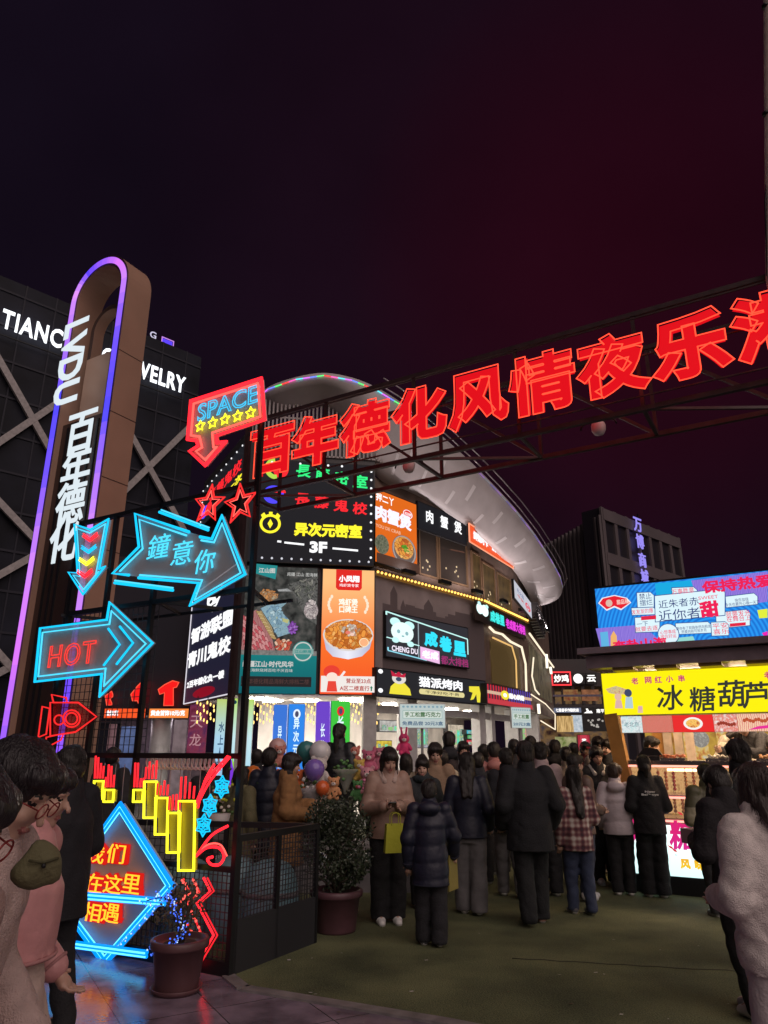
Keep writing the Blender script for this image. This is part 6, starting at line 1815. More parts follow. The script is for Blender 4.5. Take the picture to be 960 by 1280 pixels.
# ------------------------------------------------------------------ people: bodies and clothes as smooth blended volumes
class Vol:
    def __init__(self, h):
        self.h, self.items, self.posts = h, [], []

    def _put(self, fn, lo, hi, k, sub=False):
        self.items.append((fn, np.array(lo, float), np.array(hi, float), k, sub))

    def cap(self, a, ra, b, rb, k=0.02, sub=False):
        a, b = np.array(a, float), np.array(b, float)
        d = b - a; L2 = max(1e-9, float(d @ d)); r = max(ra, rb)
        def fn(X, Y, Z):
            px, py, pz = X - a[0], Y - a[1], Z - a[2]
            t = np.clip((px * d[0] + py * d[1] + pz * d[2]) / L2, 0, 1)
            return np.sqrt((px - d[0] * t) ** 2 + (py - d[1] * t) ** 2 + (pz - d[2] * t) ** 2) - (ra + (rb - ra) * t)
        self._put(fn, np.minimum(a, b) - r, np.maximum(a, b) + r, k, sub)

    def ell(self, c, r, k=0.02, sub=False, xf=None):
        c, r = np.array(c, float), np.array(r, float)
        if xf is None: Rm, o = np.eye(3), np.zeros(3)
        else: Rm, o = xf
        w = o + Rm @ c
        Q = Rm.T
        def fn(X, Y, Z):
            x, y, z = X - w[0], Y - w[1], Z - w[2]
            a = (Q[0, 0] * x + Q[0, 1] * y + Q[0, 2] * z) / r[0]
            b = (Q[1, 0] * x + Q[1, 1] * y + Q[1, 2] * z) / r[1]
            e_ = (Q[2, 0] * x + Q[2, 1] * y + Q[2, 2] * z) / r[2]
            k0 = np.sqrt(a * a + b * b + e_ * e_)
            k1 = np.sqrt((a / r[0]) ** 2 + (b / r[1]) ** 2 + (e_ / r[2]) ** 2) + 1e-9
            return k0 * (k0 - 1) / k1
        m = r.max() if xf is not None else r
        self._put(fn, w - m, w + m, k, sub)

    def loft(self, rows, k=0.03):
        """rows: z, rx, ry, cx, cy from low to high: a trunk of oval slices."""
        A = np.array(rows, float)
        z, rx, ry, cx, cy = A.T
        def fn(X, Y, Z):
            a, b = np.interp(Z, z, rx), np.interp(Z, z, ry)
            q = np.sqrt(((X - np.interp(Z, z, cx)) / a) ** 2 + ((Y - np.interp(Z, z, cy)) / b) ** 2)
            return np.maximum((q - 1) * np.minimum(a, b), np.maximum(z[0] - Z, Z - z[-1]))
        self._put(fn, (min(cx - rx), min(cy - ry), z[0]), (max(cx + rx), max(cy + ry), z[-1]), k)

    def mesh(self, name, mats, pick=None):
        h = self.h
        lo = np.min([i[1] for i in self.items if not i[4]], 0) - 0.05 - 2 * h
        hi = np.max([i[2] for i in self.items if not i[4]], 0) + 0.05 + 2 * h
        n = np.ceil((hi - lo) / h).astype(int) + 1
        F = np.full(n, 0.5, np.float32)
        ax = [lo[i] + h * np.arange(n[i]) for i in range(3)]
        for fn, a, b, k, sub in self.items:
            i0 = np.maximum(0, ((a - k * 1.5 - 3 * h - lo) / h).astype(int)); i1 = np.minimum(n, ((b + k * 1.5 + 3 * h - lo) / h).astype(int) + 2)
            if (i1 <= i0).any(): continue
            sl = tuple(slice(p, q) for p, q in zip(i0, i1))
            X, Y, Z = np.meshgrid(ax[0][sl[0]], ax[1][sl[1]], ax[2][sl[2]], indexing='ij', sparse=True)
            d = fn(X, Y, Z); f = F[sl]
            if sub:
                d = -d
                t = np.clip(0.5 - 0.5 * (f - d) / k, 0, 1) if k > 0 else None
                F[sl] = np.maximum(f, d) if k <= 0 else f + (d - f) * t + k * t * (1 - t)
            else:
                t = np.clip(0.5 + 0.5 * (f - d) / k, 0, 1)
                F[sl] = f + (d - f) * t - k * t * (1 - t)
        X, Y, Z = np.meshgrid(*ax, indexing='ij', sparse=True)
        for p in self.posts:
            F = p(F, X, Y, Z)
        F[0] = F[-1] = 0.5; F[:, 0] = F[:, -1] = 0.5; F[:, :, 0] = F[:, :, -1] = 0.5
        s = F < 0
        nx, ny, nz = n
        C8 = [(i, j, k) for i in (0, 1) for j in (0, 1) for k in (0, 1)]
        cnt = sum(s[i:nx - 1 + i, j:ny - 1 + j, k:nz - 1 + k].astype(np.int8) for i, j, k in C8)
        ci = np.argwhere((cnt > 0) & (cnt < 8))
        idx = np.full((nx - 1, ny - 1, nz - 1), -1, np.int64)
        idx[tuple(ci.T)] = np.arange(len(ci))
        pos = np.zeros((len(ci), 3)); num = np.zeros(len(ci))
        val = {c: F[ci[:, 0] + c[0], ci[:, 1] + c[1], ci[:, 2] + c[2]].astype(float) for c in C8}
        for a in C8:
            for d_ in range(3):
                if a[d_]: continue
                b = list(a); b[d_] = 1; b = tuple(b)
                va, vb = val[a], val[b]
                m = (va < 0) != (vb < 0)
                t = np.where(m, va / np.where(m, va - vb, 1), 0)
                q = np.zeros((len(ci), 3)) + np.array(a, float); q[:, d_] += t
                pos += q * m[:, None]; num += m
        V = lo + h * (ci + pos / np.maximum(num, 1)[:, None])
        faces = []
        for d_ in range(3):
            o1, o2 = [(1, 2), (2, 0), (0, 1)][d_]
            sa = [slice(0, -1) if q == d_ else slice(1, -1) for q in range(3)]
            sb = [slice(1, None) if q == d_ else slice(1, -1) for q in range(3)]
            ch = np.argwhere(s[tuple(sa)] != s[tuple(sb)])
            if not len(ch): continue
            base = ch.copy()
            for q in range(3):
                if q != d_: base[:, q] += 1
            inside = s[tuple(base.T)]
            def cell(p, q):
                c = base.copy(); c[:, o1] -= p; c[:, o2] -= q
                return idx[tuple(c.T)]
            quad = np.stack([cell(1, 1), cell(0, 1), cell(0, 0), cell(1, 0)], 1)
            quad[~inside] = quad[~inside][:, ::-1]
            faces.append(quad)
        Q = np.concatenate(faces)
        me = bpy.data.meshes.new(name)
        me.vertices.add(len(V)); me.vertices.foreach_set('co', V.astype(np.float32).ravel())
        me.loops.add(len(Q) * 4); me.loops.foreach_set('vertex_index', Q.astype(np.int32).ravel())
        me.polygons.add(len(Q)); me.polygons.foreach_set('loop_start', np.arange(0, len(Q) * 4, 4, dtype=np.int32))
        me.polygons.foreach_set('use_smooth', np.ones(len(Q), bool))
        for m in mats: me.materials.append(m)
        if pick is not None:
            me.polygons.foreach_set('material_index', pick(V[Q].mean(1)).astype(np.int32))
        me.update(calc_edges=True)
        return me

    def build(self, name, mats, parent, pick=None, label=None):
        o = bpy.data.objects.new(name, self.mesh(name, mats, pick))
        COL.objects.link(o); o.parent = parent
        if label: o['label'] = label
        return o


def cloth(c, kind='coat'):
    nm = 'cloth_%s_%.3f_%.3f_%.3f' % (kind, *c)
    if kind == 'fleece': return M(nm, c, 0.95, bump=0.6, bscale=170, var=0.16, vscale=22)
    if kind == 'puffer': return M(nm, c, 0.5, bump=0.25, bscale=22, var=0.08, vscale=9)
    if kind == 'denim': return M(nm, c, 0.85, bump=0.35, bscale=130, var=0.3, vscale=5)
    return M(nm, c, 0.85, bump=0.35, bscale=70, var=0.12, vscale=8)


def creases(rng, amp, f0, n=6, flat=0.5):
    """Soft irregular creases: a few waves in random directions."""
    ws = []
    for i in range(n):
        d = np.array([rng.gauss(0, 1), rng.gauss(0, 1), rng.gauss(0, 1) * (1 + flat)]); d /= np.linalg.norm(d)
        f = f0 * (0.6 + 1.5 * i / n)
        ws.append((d * f, rng.uniform(0, 6.28), amp / (1 + 0.5 * i)))
    def fn(X, Y, Z):
        s = 0
        for d, p, a in ws:
            w = np.sin(X * d[0] + Y * d[1] + Z * d[2] + p)
            s = s + a * (1 - 2 * np.sqrt(np.abs(w)))
        return s
    return fn


def plaid():
    if 'plaid' in _M: return _M['plaid']
    m, t, b = _new('plaid_flannel')
    co = t.nodes.new('ShaderNodeTexCoord')
    fac = None
    for d_, sc in (('X', 5.2), ('Z', 5.2), ('X', 1.9), ('Z', 1.9)):
        w = t.nodes.new('ShaderNodeTexWave'); w.bands_direction = d_; w.inputs['Scale'].default_value = sc
        t.links.new(co.outputs['Object'], w.inputs['Vector'])
        if fac is None: fac = w.outputs['Fac']
        else:
            a = t.nodes.new('ShaderNodeMath'); a.operation = 'ADD'
            t.links.new(fac, a.inputs[0]); t.links.new(w.outputs['Fac'], a.inputs[1]); fac = a.outputs[0]
    d4 = t.nodes.new('ShaderNodeMath'); d4.operation = 'MULTIPLY'; d4.inputs[1].default_value = 0.25
    t.links.new(fac, d4.inputs[0])
    r = t.nodes.new('ShaderNodeValToRGB')
    for i, (p, c) in enumerate(((0.2, (0.05, 0.02, 0.03)), (0.45, (0.16, 0.06, 0.07)), (0.62, (0.30, 0.20, 0.18)), (0.85, (0.55, 0.5, 0.46)))):
        el = r.color_ramp.elements[i] if i < 2 else r.color_ramp.elements.new(p)
        el.position = p; el.color = (*c, 1)
    t.links.new(d4.outputs[0], r.inputs[0]); t.links.new(r.outputs[0], b.inputs['Base Color'])
    b.inputs['Roughness'].default_value = 0.9
    _M['plaid'] = m
    return m


def hairmat(c):
    nm = 'hair_%.3f_%.3f' % (c[0], c[1])
    if nm in _M: return _M[nm]
    m, t, b = _new(nm)
    b.inputs['Base Color'].default_value = (*c, 1); b.inputs['Roughness'].default_value = 0.42
    co = t.nodes.new('ShaderNodeTexCoord'); mp = t.nodes.new('ShaderNodeMapping'); mp.inputs['Scale'].default_value = (1, 1, 0.06)
    n = t.nodes.new('ShaderNodeTexNoise'); n.inputs['Scale'].default_value = 160; n.inputs['Detail'].default_value = 3
    t.links.new(co.outputs['Object'], mp.inputs[0]); t.links.new(mp.outputs[0], n.inputs['Vector'])
    bp = t.nodes.new('ShaderNodeBump'); bp.inputs['Strength'].default_value = 0.8; bp.inputs['Distance'].default_value = 0.01
    t.links.new(n.outputs['Fac'], bp.inputs['Height']); t.links.new(bp.outputs[0], b.inputs['Normal'])
    r = t.nodes.new('ShaderNodeValToRGB'); r.color_ramp.elements[0].color = (*[x * 0.5 for x in c], 1); r.color_ramp.elements[1].color = (*[x * 1.8 for x in c], 1)
    t.links.new(n.outputs['Fac'], r.inputs[0]); t.links.new(r.outputs[0], b.inputs['Base Color'])
    _M[nm] = m
    return m


SKIN = M('skin', (0.50, 0.31, 0.235), 0.5, var=0.06)
LIP = M('lips', (0.34, 0.12, 0.11), 0.4)
EYE = M('eye_dark', (0.012, 0.01, 0.01), 0.15)
BROWH = M('brow_hair', (0.02, 0.016, 0.014), 0.7)
SOLE = M('shoe_sole', (0.55, 0.54, 0.52), 0.6)
ARMS = {'down': ((.036, .022, -.175), (.034, -.015, -.330)), 'pocket': ((.040, .045, -.168), (.030, -.055, -.280)),
        'phone': ((.036, -.010, -.178), (-.055, -.165, -.150)), 'front': ((.034, .012, -.178), (-.030, -.140, -.205)),
        'swing_f': ((.050, -.045, -.165), (.045, -.130, -.290)), 'swing_b': ((.050, .085, -.150), (.055, .105, -.305)), 'reach': ((.040, -.10, -.13), (.0, -.24, -.10))}


def person(label, u, vtop, Y, yaw, top, legs, hair, shoes=(0.6, 0.6, 0.6), arms=('down', 'down'), step=(0, 0), lean=0.0, head=(0, 0), z0=0.0, vox=0.0125, female=False, wide=0.0, broad=1.0, H=None, pos=None, face=False, cap=None, hood=None, scarf=None, glasses=False, mask=None, group='people in the night market', extra=None, seed=None):
    p = atY(u, vtop, Y) if pos is None else Vector(pos)
    H = H or (p.z - z0) / (1.0 - 0.0009 * abs(head[0]) - 0.05 * lean)
    rng = random.Random(seed if seed is not None else int(u * 13 + vtop))
    t = thing('person', label, 'person', (p.x, p.y, z0), R(yaw), group)
    k = H / 1.7
    hz, sz = .525 * H, .815 * H
    sw = (.094 if female else .106) * H * broad
    T = lambda q: np.array((q[0], q[1] - lean * max(0, q[2] - hz), q[2]))
    ly = lambda z: -lean * max(0, z - hz)
    # joints
    J = {}
    for i, sg in ((0, -1), (1, 1)):
        hip = np.array((sg * .052 * H, 0, .50 * H)); st_ = step[i] * H
        ank = np.array((sg * (.05 + .01 * wide) * H, st_, .05 * H + max(0, st_) * 0.25))
        kn = (hip + ank) / 2 + np.array((0, -.015 * H - abs(st_) * 0.15, .005 * H))
        sh = T((sg * sw, 0, sz))
        e_, w_ = ARMS[arms[i]]
        el = sh + np.array((sg * e_[0], e_[1], e_[2])) * H
        wr = sh + np.array((sg * w_[0], w_[1], w_[2])) * H
        J[sg] = (hip, kn, ank, sh, el, wr)
    hp, hy = R(head[0]), R(head[1])
    nb = T((0, .012 * H, .845 * H))
    Rz = np.array(((math.cos(hy), -math.sin(hy), 0), (math.sin(hy), math.cos(hy), 0), (0, 0, 1)))
    a_ = hp + lean * 0.6
    Rx = np.array(((1, 0, 0), (0, math.cos(a_), -math.sin(a_)), (0, math.sin(a_), math.cos(a_))))
    Rh = Rz @ Rx
    hc = nb + Rh @ np.array((0, -.010 * H, .088 * H))
    xf = (Rh, hc)
    W_ = lambda q: hc + Rh @ np.array(q) * k
    # ---- body
    b = Vol(vox)
    b.loft([(.46 * H, .085 * H, .058 * H, 0, 0), (.53 * H, .088 * H, .060 * H, 0, 0), (.62 * H, .072 * H, .05 * H, 0, ly(.62 * H)), (.73 * H, .088 * H, .058 * H, 0, ly(.73 * H)), (.80 * H, .085 * H, .045 * H, 0, ly(.80 * H)), (.835 * H, .045 * H, .035 * H, 0, ly(.835 * H))])
    for sg in (-1, 1):
        hip, kn, ank, sh, el, wr = J[sg]
        b.cap(hip, .052 * H, kn, .034 * H); b.cap(kn, .034 * H, ank, .022 * H); b.cap(ank, .022 * H, ank + np.array((0, -.07 * H, -.025 * H)), .018 * H)
        b.cap(sh, .032 * H, el, .024 * H); b.cap(el, .025 * H, wr, .016 * H)
        d = (wr - el); d /= np.linalg.norm(d)
        sd = np.cross(d, (0, -1, 0.3)); sd /= max(1e-6, np.linalg.norm(sd)); nn = np.cross(sd, d)
        pc = wr + d * .05 * H
        b.cap(wr, .015 * H, pc, .016 * H, 0.012)
        b.cap(pc - sd * .014 * H, .012 * H, pc + sd * .014 * H, .012 * H, 0.012)
        for q, L in enumerate((.040, .047, .044, .034)):
            r0 = pc + sd * (-.021 + .014 * q) * H
            m1 = r0 + (d * .62 + nn * .18) * L * H
            b.cap(r0, .0062 * H, m1, .0056 * H, 0.004); b.cap(m1, .0056 * H, m1 + (d * .35 + nn * .35) * L * H, .0048 * H, 0.004)
        b.cap(wr + d * .018 * H - sd * .012 * H, .008 * H, wr + (d * .035 - sd * .036 + nn * .012) * H, .006 * H, 0.006)
    b.cap(T((0, .015 * H, .80 * H)), .034 * H, W_((0, .02, -.06)), .031 * H)
    for c, r, kk in (((0, .012, .03), (.072, .090, .085), .02), ((0, -.028, -.035), (.056, .060, .080), .02), ((0, -.062, -.095), (.024, .022, .020), .015), ((0.03, -.068, -.03), (.026, .022, .024), .015), ((-0.03, -.068, -.03), (.026, .022, .024), .015), ((.076, .010, -.01), (.011, .020, .030), .008), ((-.076, .010, -.01), (.011, .020, .030), .008)):
        b.ell(np.array(c) * k, np.array(r) * k, kk, xf=xf)
    b.cap(W_((0, -.090, .004)), .008 * k, W_((0, -.112, -.032)), .0125 * k, 0.008)
    b.cap(W_((-.035, -.078, .026)), .011 * k, W_((.035, -.078, .026)), .011 * k, 0.012)
    b.cap(W_((-.016, -.089, -.067)), .007 * k, W_((.016, -.089, -.067)), .007 * k, 0.006)
    for sg in (-1, 1): b.ell(np.array((sg * .031, -.098, .006)) * k, np.array((.015, .012, .010)) * k, 0.01, True, xf=xf)
    def pick(c):
        q = (c - hc) @ Rh / k
        lip = (np.abs(q[:, 0]) < .024) & (q[:, 2] > -.078) & (q[:, 2] < -.056) & (q[:, 1] < -.078)
        eye = (np.abs(np.abs(q[:, 0]) - .031) < .012) & (np.abs(q[:, 2] - .005) < max(.0042, vox * .45)) & (q[:, 1] < -.05)
        br = (np.abs(np.abs(q[:, 0]) - .033) < .019) & (np.abs(q[:, 2] - .031) < max(.0036, vox * .4)) & (q[:, 1] < -.05)
        return np.where(lip, 1, np.where(eye, 2, np.where(br, 3, 0)))
    b.build('body', [SKIN, LIP, EYE, BROWH], t, pick)
    # ---- hair
    hcol = hair.get('c', (0.018, 0.014, 0.013)); hk = hair.get('k', 'short')
    if 'strands' not in hair and vox < .0127 and Y < 9.6 and pos is None: hair = dict(hair, strands=220)
    if hk != 'none':
        hv = Vol(min(vox, 0.0125))
        pf = hair.get('puff', 1.0)
        hv.ell(np.array((0, .022, .045)) * k, np.array((.084 * pf, .100, .090 * pf)) * k, xf=xf)
        hv.ell(np.array((0, .055, -.005)) * k, np.array((.076 * pf, .062, .085)) * k, xf=xf)
        if hair.get('fringe', 1): hv.ell(np.array((0, -.050, .072)) * k, np.array((.070 * pf, .050, .040)) * k, xf=xf)
        if hk == 'long' or hk == 'bob':
            L = hair.get('len', 0.40 if hk == 'long' else 0.16)
            bk = W_((0, .05, 0)); lo_ = np.array((bk[0], max(bk[1], T((0, .085 * H, .7 * H))[1] + 0.02), W_((0, 0, -L))[2]))
            if hk == 'bob': lo_[1] = bk[1] + .005
            for dx in (-.045, -.018, .018, .045):
                hv.cap(W_((dx, .050, -.02)), .046 * k, lo_ + np.array((dx * (1.0 if hk == 'bob' else .8) * k + rng.uniform(-.006, .006), rng.uniform(-.008, .004), rng.uniform(-.03, .03) + .02)), (.030 if hk == 'bob' else .019) * k, 0.02)
            for sg in (-1, 1):
                e2 = W_((sg * .075, -.005, -L * (0.55 if hk == 'long' else 0.8)))
                hv.cap(W_((sg * .066, .008, .03)), .028 * k, e2, .024 * k, 0.03)
        if hk == 'tied':
            hv.ell(np.array((0, .105, -.02)) * k, np.array((.035, .035, .04)) * k, xf=xf)
            hv.cap(W_((0, .115, -.03)), .030 * k, W_((0, .10, -.03 - hair.get('len', .2))), .018 * k)
        if hk == 'bun': hv.ell(np.array((0, .07, .12)) * k, np.array((.045, .045, .042)) * k, xf=xf)
        hv.ell(np.array((0, -.115, -.035)) * k, np.array((.060, .072, .085)) * k, 0.01, True, xf=xf)
        a1, a2 = rng.uniform(0, 6), rng.uniform(0, 6)
        tuft = creases(rng, 0.0036, 60, 5, -0.6)
        hv.posts.append(lambda F, X, Y, Z: F + tuft(X, Y, Z) + 0.0025 * np.sin(np.arctan2(Y - hc[1] - .01, X - hc[0]) * 19 + a1 + Z * 9))
        ho = hv.build('hair', [hairmat(hcol)], t)
        if hair.get('strands'):
            m = MB(); hm = hairmat(hcol)
            L = hair.get('len', 0.0) if hk in ('long', 'bob') else 0.0
            for _ in range(hair['strands']):
                az = rng.uniform(0, 2 * PI); fr_ = math.cos(az - 1.5 * PI)            # 1 towards the face
                end = (0.9 if fr_ > 0.55 else 1.75) + rng.uniform(-.25, .15)
                g_ = rng.uniform(1.0, 1.05); pts = []; w0 = rng.uniform(-.25, .25)
                for q in range(9):
                    th_ = 0.12 + (end - 0.12) * q / 8
                    aa = az + w0 * q / 8 + 0.05 * math.sin(q * 1.3 + az * 7)
                    pts.append(W_((.086 * pf * g_ * math.sin(th_) * math.cos(aa), .020 + .108 * g_ * math.sin(th_) * math.sin(aa), .045 + .094 * g_ * math.cos(th_))))
                if L and fr_ < 0.2:
                    e_ = pts[-1]
                    for q in range(1, 6):
                        pts.append(e_ + np.array((0.006 * math.sin(q + az * 5), 0.006 * q * rng.uniform(-.2, .6), -(L - .05) * q / 5)))
                else:
                    e_ = pts[-1]; pts.append(e_ + np.array((rng.uniform(-.01, .01), rng.uniform(-.008, .01), -rng.uniform(.008, .03))))
                m.tube(pts, .0017, hm, 4, r2=.0007)
            m.build('hair_strand', ho)
    # ---- top
    kind = top.get('kind', 'coat'); th = top.get('t', .016) * H
    hem = top.get('hem', .46) * H
    bt = broad
    tv = Vol(max(vox, 0.0125))
    fl = top.get('flare', 0.0) * H
    rows = []
    for z, rx, ry in ((.30, .098, .072), (.46, .096, .070), (.53, .094, .068), (.62, .086, .062), (.73, .094, .064), (.795, .094, .052), (.825, .066, .044), (.842, .044, .038)):
        f_ = fl * max(0, (.55 - z) / .25)
        thk = th * (1.0 if z < .78 else .5)
        rows.append((z * H, rx * H * bt * .93 + thk * .85 + f_, ry * H * (.5 + .5 * bt) + thk + f_, 0, ly(z * H)))
    below = [r for r in rows if r[0] < hem]; rows = [r for r in rows if r[0] >= hem]
    if below:
        f_ = (hem - below[-1][0]) / (rows[0][0] - below[-1][0])
        rows.insert(0, tuple(a * (1 - f_) + b * f_ for a, b in zip(below[-1], rows[0])))
    tv.loft(rows)
    for sg in (-1, 1):
        hip, kn, ank, sh, el, wr = J[sg]
        tv.cap(sh + np.array((-sg * .01 * H, 0, 0)), .034 * H + th * .6, el, .028 * H + th * .65, 0.022); tv.cap(el, .028 * H + th * .65, wr, .022 * H + th * .5, 0.02)
    if top.get('collar', 1): tv.cap(T((0, .008 * H, .83 * H)), .046 * H + th * .3, T((0, .004 * H, (.855 + .012 * top.get('collar', 1)) * H)), .043 * H + th * .3, 0.02)
    if hood:
        tv.ell(T((0, .075 * H, .83 * H)), np.array((.075, .048, .045)) * H, 0.02)
    sp = top.get('sp', .085) * H
    p1, p2, p3 = [rng.uniform(0, 6) for _ in range(3)]
    cz = creases(rng, 0.0045, 24)
    def fold(F, X, Y, Z):
        if kind == 'puffer':
            F = F + 0.010 * (1 - np.sqrt(np.abs(np.sin(PI * (Z + 0.04 * X) / sp)))) + 0.45 * cz(X, Y, Z)
        elif kind == 'fleece':
            F = F + 0.0016 * np.sin(X * 95 + p1) * np.sin(Z * 90 + p2) * np.sin(Y * 90) + 1.3 * cz(X, Y, Z)
        else:
            F = F + cz(X, Y, Z)
        return F
    tv.posts.append(fold)
    col = top['c']; mats = [plaid() if kind == 'plaid' else cloth(col, kind)]
    pk = None
    if 'c2' in top:
        mats.append(cloth(top['c2'], kind)); zs = top.get('split', .70) * H
        pk = lambda c: np.where(c[:, 2] > zs, 1, 0)
    tv.build('jacket' if kind != 'plaid' else 'shirt', mats, t, pk)
    if hood: 
        pass
    if top.get('fur'):
        fv = Vol(vox); fv.cap(T((-.05 * H, .0, .85 * H)), .022 * H, T((.05 * H, .0, .85 * H)), .022 * H); fv.cap(T((0, .045 * H, .85 * H)), .03 * H, T((0, .05 * H, .86 * H)), .03 * H)
        for sg in (-1, 1): fv.cap(T((sg * .05 * H, .0, .85 * H)), .022 * H, T((sg * .03 * H, -.055 * H, .80 * H)), .018 * H)
        fv.posts.append(lambda F, X, Y, Z: F + 0.006 * np.sin(X * 120) * np.sin(Y * 110) * np.sin(Z * 115))
        fv.build('collar', [cloth(top['fur'], 'fleece')], t)
    # ---- hem band, pocket welts and back seam of the nearer jackets
    if vox < .0127 and kind != 'plaid':
        m = MB(); tm = cloth(tuple(x * 0.7 for x in col), 'coat')
        r0 = rows[0]
        m.tube([(r0[1] * 1.005 * math.cos(2 * PI * q / 28), r0[4] + r0[2] * 1.005 * math.sin(2 * PI * q / 28), r0[0] + .008) for q in range(28)], .007, tm, 6, True)
        for sg in (-1, 1):
            wr, el = Vector(J[sg][5]), Vector(J[sg][4]); d = (wr - el).normalized(); o1 = d.orthogonal().normalized(); o2 = d.cross(o1)
            rr = .022 * H + th * .5 + .002
            m.tube([wr - d * .004 + (o1 * math.cos(2 * PI * q / 14) + o2 * math.sin(2 * PI * q / 14)) * rr for q in range(14)], .007, tm, 6, True)
        m.build('hem_trim', t)
    # ---- trousers
    lv = Vol(max(vox, 0.0125)); lk = legs.get('w', .3)
    lv.loft([(.44 * H, .092 * H, .068 * H, 0, 0), (.53 * H, .09 * H, .066 * H, 0, 0), (.60 * H, .078 * H, .055 * H, 0, ly(.6 * H))])
    for sg in (-1, 1):
        hip, kn, ank, sh, el, wr = J[sg]
        lv.cap(hip, .058 * H, kn, (.040 + .018 * lk) * H, 0.02); lv.cap(kn, (.040 + .018 * lk) * H, ank + np.array((0, 0.0, -.012 * H)), (.027 + .028 * lk) * H, 0.015)
    q1, q2 = rng.uniform(0, 6), rng.uniform(0, 6)
    zc = legs.get('cut', .028) * H
    cl_ = creases(rng, 0.0045, 26, flat=0.2)
    lv.posts.append(lambda F, X, Y, Z: np.maximum(F + cl_(X, Y, Z), zc - Z))
    lv.build('trousers', [cloth(legs['c'], legs.get('kind', 'coat'))], t)
    # ---- shoes
    sm = M('shoe_%.2f_%.2f' % (shoes[0], shoes[2]), shoes, 0.45, var=0.1)
    for i, sg in ((0, -1), (1, 1)):
        ank = J[sg][2]
        ml = Vol(0.011)
        lift = max(0, step[i]) * H * 0.25
        tp = -0.35 if step[i] > 0.05 else 0.0
        c = np.array((ank[0], ank[1], lift + .03 * H))
        ml.cap(c + np.array((0, .012 * H, .004 * H + lift * 0.4)), .026 * H, c + np.array((0, -.04 * H, -.006 * H)), .026 * H, .02); ml.cap(c + np.array((0, -.04 * H, -.006 * H)), .026 * H, c + np.array((0, -.092 * H, -.012 * H - lift * 0.4)), .021 * H, .02)
        ml.cap(c + np.array((0, .01 * H, .0)), .024 * H, c + np.array((0, .008 * H, .03 * H)), .026 * H, .02)
        zf = lift * 0.3 + .004
        ml.posts.append(lambda F, X, Y, Z, zf=zf: np.maximum(F, zf - Z))
        so = ml.build('shoe', [sm, SOLE], t, (lambda cc, zf=zf: np.where(cc[:, 2] < zf + .018 * H * 0.9, 1, 0)) if sum(shoes) > 0.3 else None)
    # ---- extras
    if cap:
        cv = Vol(vox); cv.ell(np.array((0, .018, .055)) * k, np.array((.092, .106, .082)) * k, xf=xf)
        if cap.get('brim', 1): cv.cap(W_((-.03, -.10, .045)), .016 * k, W_((.03, -.10, .045)), .016 * k); cv.cap(W_((-.02, -.13, .035)), .012 * k, W_((.02, -.13, .035)), .012 * k, 0.02)
        cv.ell(np.array((0, .0, -.06)) * k, np.array((.12, .14, .09)) * k, 0.005, True, xf=xf)
        cv.build('cap', [cloth(cap['c'], 'coat')], t)
    if scarf:
        sv = Vol(vox)
        for q in range(10):
            a0, a1_ = 2 * PI * q / 10, 2 * PI * (q + 1) / 10
            rr = .062 * H
            f = lambda a: T((rr * math.cos(a), rr * math.sin(a), .852 * H + .008 * H * math.sin(2 * a)))
            sv.cap(f(a0), .024 * H, f(a1_), .024 * H, 0.01)
        sv.cap(T((.02 * H, -.07 * H, .84 * H)), .026 * H, T((.03 * H, -.085 * H, .70 * H)), .03 * H)
        sv.build('scarf', [cloth(scarf, 'fleece')], t)
    if mask:
        mv = Vol(min(vox, .01)); mv.ell(np.array((0, -.066, -.055)) * k, np.array((.054, .048, .052)) * k, xf=xf); mv.ell(np.array((0, -.03, .06)) * k, np.array((.1, .2, .07)) * k, 0.004, True, xf=xf)
        mv.build('face_mask', [M('mask_%.2f' % mask[0], mask, 0.7)], t)
    if glasses:
        m = MB(); fm = M('spectacle_frame', (0.25, 0.03, 0.03), 0.25, 0.4)
        for sg in (-1, 1):
            c = [W_((sg * .033 + .025 * math.cos(a * PI / 8), -.112, .004 + .021 * math.sin(a * PI / 8))) for a in range(16)]
            m.tube(c, .0022, fm, 6, True)
            m.tube([W_((sg * .058, -.110, .008)), W_((sg * .080, -.05, .008)), W_((sg * .082, .02, .0))], .002, fm, 6)
        m.tube([W_((-.009, -.112, .008)), W_((.009, -.112, .008))], .002, fm, 6)
        m.build('spectacles', t)
    if extra: extra(t, H, J, T, W_)
    return t, H, J, T, W_


BLK, NAVY_, CHAR = (0.010, 0.010, 0.012), (0.014, 0.017, 0.034), (0.03, 0.03, 0.034)
BH = (0.014, 0.011, 0.010)
GRP = 'people in the night market'
# front row, left to right
w_phone = person('long haired woman looking down at a phone in a tan puffer jacket', 485, 939, 8.05, 8, dict(c=(0.34, 0.22, 0.17), kind='puffer', t=.022, hem=.47, sp=.12, fur=(0.5, 0.38, 0.33)), dict(c=BLK, w=.9), dict(k='long', c=BH, len=.3), (0.75, 0.74, 0.72), ('phone', 'phone'), head=(22, 6), female=True, broad=1.08)
person('smiling woman in a dark scarf standing behind the small child in navy', 528, 949, 8.75, 5, dict(c=(0.03, 0.035, 0.04), t=.02, hem=.40), dict(c=BLK, w=.6), dict(k='bun', c=BH), (0.12, 0.08, 0.08), ('front', 'pocket'), head=(6, -10), female=True, scarf=(0.02, 0.03, 0.036))
person('man in a camel jacket looking over the shoulder of the woman in the dark scarf', 543, 932, 9.5, -15, dict(c=(0.30, 0.20, 0.13), t=.02, hem=.46), dict(c=CHAR, w=.5), dict(k='short', c=BH, puff=1.06), (0.05, 0.05, 0.05), ('down', 'front'), head=(12, 15))
